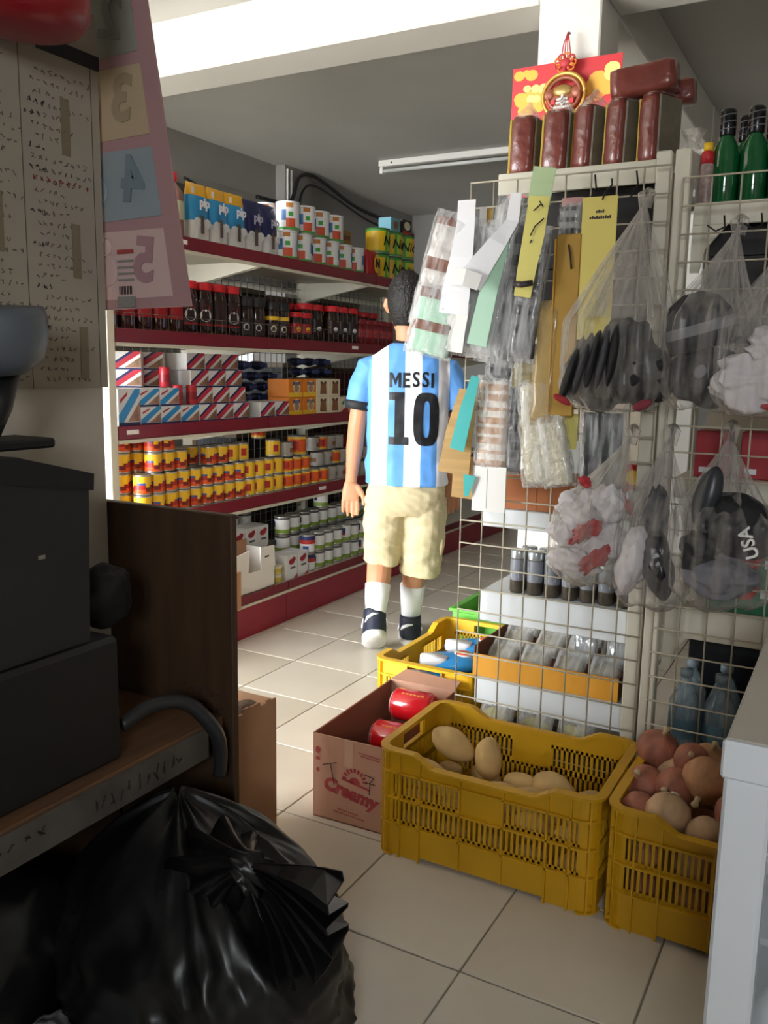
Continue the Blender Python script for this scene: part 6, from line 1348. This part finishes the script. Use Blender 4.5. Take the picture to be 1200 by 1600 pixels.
# name and number, wrapped on the back of the shirt
tree = BVHTree.FromPolygons([v.co.copy() for v in shirt.data.vertices], [tuple(p.vertices) for p in shirt.data.polygons])
M_num = mat('shirt_print_black', '#16171c', 0.5)
def on_back(txt, size, cx, cz, sx, bold, name, space=1.0):
    me = text_mesh(txt, size, M_num, depth=0.0, bold=bold, space=space).copy()
    bmx = bmesh.new(); bmx.from_mesh(me)
    for i in range(-14, 15): bmesh.ops.bisect_plane(bmx, geom=bmx.verts[:]+bmx.edges[:]+bmx.faces[:], plane_co=(i*0.012+0.0013, 0, 0), plane_no=(1, 0, 0))
    for i in range(-12, 13): bmesh.ops.bisect_plane(bmx, geom=bmx.verts[:]+bmx.edges[:]+bmx.faces[:], plane_co=(0, i*0.016+0.0017, 0), plane_no=(0, 1, 0))
    for v in bmx.verts:
        x, z = cx+v.co.x*sx, cz+v.co.y
        hit = tree.ray_cast(Vector((x, -0.6, z)), Vector((0, 1, 0)))
        v.co = Vector((x, (hit[0].y if hit[0] else -0.1)-0.0022, z))
    bmx.to_mesh(me); bmx.free(); o = obj(name, me, boy); return o
def bars_on_back(polys, cx, cz, name):
    bmx = bmesh.new()
    for poly in polys: bmx.faces.new([bmx.verts.new((x, z, 0)) for x, z in poly])
    for i in range(-14, 15): bmesh.ops.bisect_plane(bmx, geom=bmx.verts[:]+bmx.edges[:]+bmx.faces[:], plane_co=(i*0.010+0.0013, 0, 0), plane_no=(1, 0, 0))
    for i in range(-12, 13): bmesh.ops.bisect_plane(bmx, geom=bmx.verts[:]+bmx.edges[:]+bmx.faces[:], plane_co=(0, i*0.014+0.0017, 0), plane_no=(0, 1, 0))
    for v in bmx.verts:
        x, z = cx+v.co.x, cz+v.co.y
        hit = tree.ray_cast(Vector((x, -0.6, z)), Vector((0, 1, 0)))
        v.co = Vector((x, (hit[0].y if hit[0] else -0.1)-0.0022, z))
    me = bpy.data.meshes.new(name); bmx.to_mesh(me); bmx.free(); me.materials.append(M_num)
    return obj(name, me, boy)
def rc(x0, x1, z0, z1): return [(x0, z0), (x1, z0), (x1, z1), (x0, z1)]
LH = 0.028     # half the letter height
bars_on_back([rc(-0.022, -0.012, -LH, LH), rc(0.012, 0.022, -LH, LH), [(-0.012, LH), (-0.012, LH-0.016), (0, -LH+0.008), (0, -LH+0.030)], [(0, -LH+0.030), (0, -LH+0.008), (0.012, LH-0.016), (0.012, LH)]], -0.052, 1.108, 'name_letter')
bars_on_back([rc(-0.014, -0.004, -LH, LH), rc(-0.004, 0.014, LH-0.011, LH), rc(-0.004, 0.011, -0.005, 0.006), rc(-0.004, 0.014, -LH, -LH+0.011)], -0.009, 1.108, 'name_letter')
for cx in (0.027, 0.063): on_back('S', 0.080, cx, 1.108, 0.78, 0.0014, 'name_letter')
bars_on_back([rc(-0.005, 0.005, -LH, LH)], 0.090, 1.108, 'name_letter')
bars_on_back([rc(-0.018, 0.018, -0.084, 0.100), rc(-0.040, -0.018, 0.070, 0.100), rc(-0.040, -0.018, -0.100, -0.070), rc(-0.018, 0.018, -0.100, -0.084), rc(0.018, 0.036, -0.100, -0.070)], -0.034, 0.962, 'number_digit')
ring_ = []
for i in range(28):
    t0, t1 = 2*PI*i/28, 2*PI*(i+1)/28
    def sp_(t, a, b2): return (a*math.copysign(abs(math.cos(t))**0.62, math.cos(t)), b2*math.copysign(abs(math.sin(t))**0.62, math.sin(t)))
    ring_.append([sp_(t0, 0.013, 0.070), sp_(t1, 0.013, 0.070), sp_(t1, 0.050, 0.102), sp_(t0, 0.050, 0.102)])
bars_on_back(ring_, 0.070, 0.960, 'number_digit')
# shorts
st = MB()
st.rings([ellipse(0, 0, z, a, bb, 24, 2.5) for z, a, bb in ((0.575, 0.10, 0.085), (0.61, 0.145, 0.105), (0.66, 0.158, 0.112), (0.72, 0.152, 0.107), (0.755, 0.145, 0.10))])
st.tube([(-0.075, 0.0, 0.64), (-0.082, 0.012, 0.52), (-0.090, 0.026, 0.43), (-0.094, 0.032, 0.372)], [0.088, 0.086, 0.078, 0.074], 20)
st.tube([(0.075, 0.0, 0.64), (0.075, 0.02, 0.52), (0.070, 0.05, 0.41), (0.066, 0.065, 0.325)], [0.09, 0.092, 0.088, 0.085], 20)
def wr2(p): return 0.007*noise.noise(Vector((p.x*14, p.y*10, p.z*18+3)))+0.004*noise.noise(Vector((p.x*30+p.z*30, p.y*20, p.z*40)))
shorts = remeshed(st, 'shorts', mat('beige_cotton', '#c8b994', 0.8, bump=0.15, bscale=120), 0.005, 2, boy, wr2)
for s, x, y in ((1, 0.148, 0.03),): obj('cargo_pocket', blob_mesh('cargo_pocket', MATS['beige_cotton'], (0.016, 0.055, 0.06), 3, 0.05, 2, 3), boy, (x, y, 0.46))
# socks and shoes
M_sock = mat('white_sock', '#ececee', 0.8)
MB().tube([(-0.1055, -0.045, 0.292), (-0.1095, -0.07, 0.24), (-0.1135, -0.106, 0.160)], [0.052, 0.048, 0.036], 20).build('sock', M_sock, boy, True)
MB().tube([(0.0405, 0.110, 0.255), (0.0385, 0.116, 0.20), (0.034, 0.135, 0.085)], [0.054, 0.049, 0.036], 20).build('sock', M_sock, boy, True)
def shoe(loc, pitch, yaw):
    t = obj('shoe', None, boy, loc, (pitch, 0, yaw)); 
    t.empty_display_size = 0.02
    u = MB(); u.rings([ellipse(0, 0.062, z, a, b, 22, 2.6) for z, a, b in ((0.018, 0.047, 0.124), (0.035, 0.048, 0.122), (0.055, 0.044, 0.112))])
    u.rings([ellipse(0, y, z, a, b, 22, 2.3) for y, z, a, b in ((0.030, 0.03, 0.048, 0.09), (0.015, 0.065, 0.047, 0.070), (0.0, 0.092, 0.046, 0.057), (-0.002, 0.115, 0.045, 0.053))])
    remeshed(u, 'shoe_upper', mat('navy_shoe', '#1d2233', 0.6), 0.004, 3, t)
    MB().rings([ellipse(0, 0.060, z, a, b, 26, 2.7) for z, a, b in ((-0.004, 0.044, 0.122), (0.003, 0.050, 0.130), (0.018, 0.050, 0.130), (0.022, 0.047, 0.126))]).build('shoe_sole', mat('white_rubber', '#dcdad6', 0.6), t, True)
    for s in (-1, 1): MB().tube([(s*0.046, -0.030, 0.072), (s*0.0495, 0.0, 0.052), (s*0.049, 0.04, 0.054), (s*0.045, 0.075, 0.062)], [0.003, 0.008, 0.007, 0.003], 8, 0, 0.5).build('shoe_swoosh', M_sock, t, True)
    MB().tube([(-0.040, -0.034, 0.058), (-0.030, -0.048, 0.074), (-0.008, -0.0565, 0.086), (0.012, -0.056, 0.088)], [0.003, 0.008, 0.007, 0.003], 8, 0, 0.5).build('heel_swoosh', M_sock, t, True)
    return t
shoe((-0.114, -0.130, 0.094), -0.52, 0.05)
shoe((0.034, 0.125, 0.005), 0.0, -0.05)

# ------------------------------------------------------------------ cashier corner, left foreground
M_wood = mat('dark_board', '#46311f', 0.6, var=0.3, scale=5, stretch=(6, 6, 0.7), bump=0.1, bscale=20); M_plank = mat('plank_wood', '#6a4a30', 0.65, var=0.3, scale=6, stretch=(6, 0.7, 6))
desk = thing('cashier_desk', 'dark wooden cashier desk with an upright end panel', 'desk', (0, 0, 0))
MB().box(-1.345, -1.05, -0.4, 1.268, 0.445, 0.472, c=0.002).build('top_plank', M_plank, desk)
MB().box(-1.0495, -1.047, -0.4, 1.22, 0.405, 0.466).build('edge_tape', mat('grey_tape', '#57514b', 0.6, var=0.3, scale=14), desk)
pn = MB().box(-1.43, -1.030, 1.274, 1.292, 0.0, 0.872, c=0.002).build('end_panel', M_wood, desk)
MB().box(-1.345, -1.32, -0.35, 1.25, 0, 0.444).build('side_board', M_wood, desk)
random.seed(5)
def scribble(mb, org, u, v, n, adv, hgt, rad, off):
    x = 0.0
    for i in range(n):
        pts = []
        for k in range(4): pts.append(Vector(org)+Vector(u)*(x+random.uniform(0, adv*0.7))+Vector(v)*(random.uniform(0, hgt))+Vector(off))
        mb.tube(pts, rad, 4); x += adv
M_mark = mat('dark_marker', '#1f1612', 0.8)
hw = MB(); scribble(hw, (-1.155, 1.2728, 0.505), (1, 0, -0.05), (0, 0, 1), 7, 0.014, 0.018, 0.0011, (0, 0, 0)); scribble(hw, (-1.145, 1.2728, 0.475), (1, 0, -0.05), (0, 0, 1), 7, 0.014, 0.018, 0.0011, (0, 0, 0)); hw.build('marker_writing', mat('maroon_marker', '#34100e', 0.8), pn)
hw = MB(); scribble(hw, (-1.0465, 0.62, 0.42), (0, 1, 0), (0, 0, 1), 9, 0.025, 0.03, 0.0015, (0, 0, 0)); scribble(hw, (-1.0465, 0.93, 0.418), (0, 1, 0), (0, 0, 1), 11, 0.02, 0.032, 0.0015, (0, 0, 0)); hw.build('tape_writing', M_mark, desk)
o = strip('pale_paper_scrap', 'pale paper scrap stuck at the foot of the dark panel', 'paper', [(-1.135, 1.268, 0.43), (-1.125, 1.262, 0.40), (-1.13, 1.265, 0.365)], [0.02, 0.035, 0.02], mat('scrap_paper', '#a39a8c', 0.8))
# black office machine
mc = thing('office_machine', 'large black office machine on the cashier desk', 'machine', (0, 0, 0.473))
M_mach = mat('machine_black', '#242426', 0.55, bump=0.05, bscale=200); M_mach2 = mat('machine_charcoal', '#1a1a1c', 0.5)
MB().box(-1.33, -1.075, 0.35, 1.03, 0.0, 0.222, c=0.008).build('lower_body', M_mach2, mc)
up_ = MB(); prof = [(0.35, 0.226), (0.975, 0.226), (0.985, 0.50), (0.84, 0.535), (0.35, 0.535)]
vs = [(x, y, z) for x in (-1.32, -1.085) for y, z in prof]; n = len(prof)
up_.add(vs, [tuple(range(n)), tuple(range(2*n-1, n-1, -1))]+[(i, i+n, (i+1) % n+n, (i+1) % n) for i in range(n)]); up_.build('upper_body', M_mach, mc)
ld = MB(); prof = [(0.35, 0.505), (0.80, 0.505), (0.99, 0.475), (0.992, 0.502), (0.845, 0.54), (0.35, 0.54)]
vs = [(x, y, z) for x in (-1.325, -1.080) for y, z in prof]; n = len(prof)
ld.add(vs, [tuple(range(n)), tuple(range(2*n-1, n-1, -1))]+[(i, i+n, (i+1) % n+n, (i+1) % n) for i in range(n)]); ld.build('lid', M_mach2, mc)
MB().box(-1.0848, -1.083, 0.88, 0.892, 0.38, 0.386).build('badge', M_steel, mc)
cable('machine_cable', 'thick dark cable looping down from the machine beside the panel', [(-1.10, 1.05, 0.52), (-1.085, 1.11, 0.54), (-1.055, 1.17, 0.53), (-1.024, 1.21, 0.47), (-1.022, 1.225, 0.42), (-1.03, 1.23, 0.37)], 0.014, mat('dark_grey_cable', '#2a2a2c', 0.45))
bk = obj('black_cloth', blob_mesh('black_cloth', mat('black_cloth_dull', '#0e0e10', 0.7), (0.03, 0.05, 0.05), 4, 0.15, 2, 4, 0.3), None, (-1.17, 1.09, 0.735)); tag(bk, 'black cloth bundle stuffed behind the machine', 'cloth')
# small desk lamp head at the frame's edge
dl = thing('desk_lamp', 'grey rounded lamp shade on a black stand at the left edge', 'lamp', (-1.19, 0.93, 1.014))
MB().box(-0.06, 0.04, -0.10, 0.05, 0.0, 0.016, c=0.004).build('base', M_black, dl)
MB().tube([(0.0, -0.06, 0.012), (0.0, -0.02, 0.07), (0.0, 0.005, 0.13)], [0.022, 0.018, 0.014], 10).build('stand', M_black, dl, True)
MB().lathe([(0.001, -0.055), (0.04, -0.05), (0.066, -0.03), (0.076, 0.0), (0.079, 0.035), (0.074, 0.05), (0.001, 0.052)], 24).build('shade', mat('lamp_blue_grey', '#5a6068', 0.4), dl, True, (0.0, -0.022, 0.168), (0.12, 0.05, 0))
# handwritten sheets on the partition
sh_ = thing('handwritten_sheet', 'greyish paper sheet covered in handwriting on the partition', 'paper', (-1.349, 0, 0))
MB().box(0.0, 0.0025, 0.88, 1.282, 1.103, 1.80).build('sheet', mat('aged_paper', '#a1988a', 0.85, var=0.06, scale=6), sh_)
for y in (1.10, 1.262): MB().box(0.0026, 0.0031, y, y+0.0015, 1.103, 1.72).build('column_line', mat('pencil', '#55504a', 0.8), sh_)
MB().box(0.0026, 0.006, 1.14, 1.283, 1.70, 1.725).build('black_tape', M_black, sh_)
hw = MB(); random.seed(9)
for r in range(30):
    z = 1.66-r*0.0188
    for (y0, n) in ((0.98, 7), (1.115, 8)):
        if random.random() < 0.12: continue
        scribble(hw, (0.003, y0+random.uniform(0, .02), z), (0, 1, 0), (0, 0, 1), random.randint(5, n+1), 0.0145, 0.010, 0.0008, (0, 0, 0))
hw.build('handwriting', mat('pencil_writing', '#5d564e', 0.8), sh_)
hw = MB()
for r in (3, 4, 7, 9, 13, 16, 20, 24): scribble(hw, (0.0035, 1.10+random.uniform(0, .02), 1.66-r*0.0188), (0, 1, 0), (0, 0, 1), 3, 0.014, 0.011, 0.0011, (0, 0, 0))
hw.build('bold_writing', M_ink, sh_)
hw = MB(); scribble(hw, (0.0035, 1.12, 1.475), (0, 1, -0.02), (0, 0, 1), 9, 0.015, 0.013, 0.0011, (0, 0, 0)); hw.build('red_writing', mat('red_pen', '#8a2f28', 0.8), sh_)
for (y, z) in ((1.03, 1.61), (1.20, 1.58), (1.045, 1.39), (1.215, 1.36), (1.06, 1.20), (1.225, 1.17)): MB().box(0.0028, 0.0036, y-0.011, y+0.009, z-0.05, z+0.05).build('tape_piece', mat('brown_tape', '#7d725c', 0.5), sh_)
# pink number card strip
pk = thing('number_card_strip', 'pink plastic strip of number cards seen from the back, hanging beside the sheet', 'card strip', (0, 1.306, 0))
M_pink = mat('pink_plastic', '#ab8688', 0.4)
def px_(u, v):   # u 0..1 left to right, v 0..1 bottom to top, on the slanted strip
    l = -1.46-0.08*v; r = -1.143-0.104*v
    return (l+(r-l)*u, 1.256+0.62*v)
MB().prism([px_(0, 0), px_(1, 0.008), px_(1, 1), px_(0, 1)], -0.002, 0.002).build('backing', M_pink, pk)
pc = [('#cdb0ac', '5'), ('#8f9aa0', '4'), ('#b8a486', '3'), ('#8a8c82', '2')]
for i, (c, d) in enumerate(pc):
    v0, v1 = 0.03+i*0.243, 0.03+i*0.243+0.215
    cd = MB().prism([px_(0.05, v0), px_(0.87, v0+0.01), px_(0.87, v1), px_(0.05, v1)], -0.004, -0.0022).build('number_card', mat('card_back_%s' % d, c, 0.5), pk)
    x, z = px_(0.68, (v0+v1)/2+0.01)
    g = obj('digit', text_mesh(d, 0.115, mat('digit_%s' % d, {'5': '#a98288', '4': '#75838c', '3': '#a08e74', '2': '#747870'}[d], 0.45), depth=0.002, bold=0.004), cd, (x, -0.005, z), (PI/2, 0.14, 0)); g.scale = (-1, 1, 1)
    x, z = px_(0.36, (v0+v1)/2-0.012)
    obj('embossed_figure', blob_mesh('embossed_figure', mat('emboss_%s' % d, c, 0.35), (0.026, 0.004, 0.032), 3, 0.1, 2, i), cd, (x, -0.005, z)); obj('embossed_head', blob_mesh('embossed_head', MATS['emboss_%s' % d], (0.018, 0.004, 0.018), 2, 0.05, 2, i), cd, (x-0.004, -0.0055, z+0.045))
lb = MB(); x, z = px_(0.52, 0.13)
lb.box(x-0.022, x+0.022, -0.0062, -0.0058, z+0.028, z+0.036, 1)
for q in range(4): lb.box(x-0.022, x+0.022, -0.0062, -0.0058, z+0.012-q*0.012, z+0.016-q*0.012, 0)
for q in range(9): lb.box(x-0.018+q*0.004, x-0.0165+q*0.004+0.001*(q % 2), -0.0066, -0.0062, z-0.05, z-0.034, 2)
lb.box(x-0.024, x+0.024, -0.0062, -0.0058, z-0.075, z-0.054, 0); lb.build('label_print', [mat('label_grey', '#8a8580', 0.6), mat('label_red', '#a4423c', 0.6), M_ink], pk)
MB().tube([(-1.40, 0, 1.876), (-1.39, 0, 2.3), (-1.385, 0, ZC-0.01)], 0.0015, 5).build('hanging_cord', M_cable, pk, True)
# red bucket hanging at the top left
rb = thing('red_bucket', 'dark red plastic bucket hanging at the top left corner', 'bucket', (-1.225, 1.02, 1.665))
MB().lathe([(0.001, 0.0), (0.05, 0.002), (0.085, 0.012), (0.098, 0.03), (0.104, 0.20), (0.11, 0.205), (0.11, 0.215), (0.10, 0.215)], 32).build('body', mat('dark_red_plastic', '#8a1420', 0.35), rb, True)
MB().tube([(0, -0.104, 0.20), (-0.02, -0.09, 0.27), (-0.06, 0, 0.33), (-0.02, 0.09, 0.27), (0, 0.104, 0.20)], 0.003, 6).build('handle', M_steel, rb, True)
MB().tube([(-0.06, 0, 0.335), (-0.10, 0, 0.335), (-0.126, 0, 0.33)], 0.004, 6).build('wall_hook', M_steel, rb, True)
# tall open brown carton beyond the panel
tc_ = thing('tall_brown_carton', 'tall open brown carton with torn rim beyond the dark panel', 'box', (-1.262, 1.448, 0), 0.0)
MB().box(-0.12, 0.12, -0.122, -0.118, 0, 0.375).build('front_panel', M_kraft, tc_); MB().box(-0.12, 0.12, 0.118, 0.122, 0, 0.385).build('back_panel', M_kraft, tc_)
for s in (-1, 1): MB().box(s*0.118-0.002, s*0.118+0.002, -0.118, 0.118, 0, 0.385).build('side_panel', M_kraft, tc_)
MB().box(-0.118, 0.118, -0.118, 0.118, 0, 0.004).build('bottom', M_kraft, tc_)
tr_ = MB(); random.seed(4)
for i in range(12): tr_.box(0.116, 0.121, -0.12+i*0.02, -0.12+(i+1)*0.02, 0.38, 0.385+random.uniform(0, 0.018))
tr_.build('torn_rim', M_kraft, tc_)
tag(MB().tube([(-1.19, 1.52, 0.03), (-1.185, 1.515, 0.385)], 0.022, 16).build('cardboard_tube', mat('card_tube', '#6e5a48', 0.8), None, True), 'cardboard tube standing in the tall brown carton', 'tube')
# black refuse bags
M_bin = mat('black_bag_film', '#0d0d0f', 0.36)
b1 = thing('black_refuse_bag', 'large crumpled black plastic bag in the left foreground', 'bag', (-0.915, 1.045, 0.0))
def ridged(p): return 1-2*abs(noise.noise(p))
bb_ = MB(); rs = []; NA, NJ = 150, 54
for j in range(NJ+1):
    v = j/NJ; ring = []
    s_ = (0.90+0.10*min(1, v/0.12)) if v < 0.45 else max(0.05, math.cos((v-0.45)/0.55*PI/2)**0.72)
    cx = -0.075*max(0, v-0.4)/0.6; cy = 0.03*v
    for i in range(NA):
        a = 2*PI*i/NA; ca, sa = math.cos(a), math.sin(a)
        rx = 0.225*math.copysign(abs(ca)**0.72, ca); ry = 0.185*math.copysign(abs(sa)**0.8, sa)
        q = Vector((ca*1.5+v*1.3, sa*1.5-v*0.7, v*1.1)); w = Vector((ca*3.2-v*2.4, sa*3.2+v*2.0, v*2.2+4))
        d = 1+0.09*ridged(q*1.1)+0.07*ridged(w)+0.03*ridged(w*2.3+Vector((3, 1, 0)))
        ring.append((cx+rx*s_*d, cy+ry*s_*d, v*0.395*(1+0.06*ridged(q*1.7)*(v > 0.4))))
    rs.append(ring)
bb_.rings(rs).build('bag_body', M_bin, b1, True)
fan = MB(); org = Vector((0.135, -0.065, 0.39)); nn = 33; vs = []; fs = []
for k in range(nn):
    a = 0.30-k/(nn-1)*1.75
    pl_ = (0.030 if k % 4 < 2 else -0.022)
    for q in range(6):
        r_ = q/5; ln = 0.20+0.025*noise.noise(Vector((k*0.35, 2, 1)))
        vs.append(org+Vector((ln*r_*math.cos(a)+0.01*noise.noise(Vector((k*.3, q*.5, 2))), pl_*r_-0.045*r_*r_+0.05*r_*max(0, -math.sin(a)), ln*0.95*r_*math.sin(a)+0.016*r_*noise.noise(Vector((k*0.4, q, 5))))))
for k in range(nn-1):
    for q in range(5): fs.append((k*6+q, (k+1)*6+q, (k+1)*6+q+1, k*6+q+1))
fan.add(vs, fs); f_ = fan.build('bag_ruffle', M_bin, b1)
md = f_.modifiers.new('thick', 'SOLIDIFY'); md.thickness = 0.002
nk = []
for k, (c_, r_) in enumerate(((Vector((-0.085, 0.05, -0.075)), 0.085), (Vector((-0.05, 0.03, -0.045)), 0.055), (Vector((-0.02, 0.012, -0.018)), 0.034), (Vector((0.004, 0, 0)), 0.022), (Vector((0.03, 0, -0.008)), 0.030))):
    ax = Vector((0.75, -0.35, 0.55)).normalized(); e1 = ax.cross(Vector((0, 0, 1))).normalized(); e2 = ax.cross(e1)
    nk.append([org+c_+e1*(r_*(1+0.16*math.sin(9*t_+k*0.4))*math.cos(t_))+e2*(r_*(1+0.16*math.sin(9*t_+k*0.4))*math.sin(t_)) for t_ in [2*PI*i/72 for i in range(72)]])
MB().rings(nk).build('bag_neck', M_bin, b1, True)
b2 = obj('black_refuse_bag', blob_mesh('black_refuse_bag', M_bin, (0.10, 0.15, 0.15), 5, 0.08, 2.2, 8, 0.2, 3.5), None, (-1.20, 0.87, 0.155)); tag(b2, 'second black plastic bag under the desk edge at lower left', 'bag')
b3 = obj('grey_plastic_bag', blob_mesh('grey_plastic_bag', mat('grey_bag_film', '#9a9ca2', 0.3, bump=0.4, bscale=20), (0.05, 0.05, 0.06), 4, 0.12, 2.5, 6, 0.25, 4), None, (-1.035, 0.82, 0.065)); tag(b3, 'pale grey shiny plastic bag at the bottom left corner', 'bag')

# ------------------------------------------------------------------ white display cooler at the right edge
cs = thing('display_cooler', 'white display cooler with glass front at the right edge', 'cooler', (0, 0, 0))
M_coo = mat('cooler_white', '#d9dde2', 0.35); M_coot = mat('cooler_top', '#bdb6ac', 0.5, var=0.04)
MB().box(-0.104, 0.46, 1.005, 1.60, 0.736, 0.744, c=0.002).build('top', M_coot, cs)
MB().box(-0.107, 0.47, 0.992, 1.004, 0.700, 0.745, c=0.003).build('top_rim', M_coo, cs)
MB().box(-0.107, -0.100, 1.0045, 1.60, 0.700, 0.735, c=0.002).build('side_rim', M_coo, cs)
MB().box(-0.103, -0.052, 0.996, 1.04, 0.0, 0.6995, c=0.004).build('corner_post', M_coo, cs)
MB().box(0.41, 0.46, 0.996, 1.04, 0.0, 0.6995, c=0.004).build('corner_post', M_coo, cs)
MB().box(-0.103, -0.097, 1.041, 1.60, 0.0, 0.6995).build('side_panel', M_coo, cs); MB().box(0.454, 0.46, 1.041, 1.60, 0, 0.6995).build('side_panel', M_coo, cs); MB().box(-0.096, 0.453, 1.59, 1.60, 0, 0.6995).build('back_panel', M_coo, cs)
MB().box(-0.0515, 0.4095, 1.010, 1.014, 0.05, 0.6995).build('glass_front', film('cooler_glass', '#dfe6ea', 0.18, 0.03), cs)
MB().box(-0.0515, 0.4095, 1.0, 1.58, 0.0, 0.05).build('plinth', M_coo, cs)
for k, z in enumerate((0.25, 0.47)): MB().box(-0.096, 0.453, 1.06, 1.58, z, z+0.008).build('inner_shelf', mat('cooler_shelf', '#8f9398', 0.4), cs)
for k, (x, z) in enumerate(((-0.01, 0.051), (0.0, 0.259), (0.005, 0.479), (0.13, 0.051), (0.14, 0.259), (0.14, 0.479))):
    t = thing('white_bagged_food', 'white packet behind the cooler glass, %s shelf, %s one' % (['bottom', 'middle', 'top'][k % 3], ['left', 'right'][k // 3]), 'packet', (x, 1.12, z), 0, 'packets in the cooler')
    obj('bag', blob_mesh('bag', mat('frozen_white', '#e6e8ea', 0.4), (0.06, 0.05, 0.06), 3, 0.15, 3, k), t, (0, 0, 0.068)); MB().box(-0.03, 0.03, -0.058, -0.045, 0.03, 0.09, c=0.006).build('label', M_ink if k % 2 else mat('grey_label_print', '#55585c', 0.5), t)

bpy.data.scenes.remove(WORK)
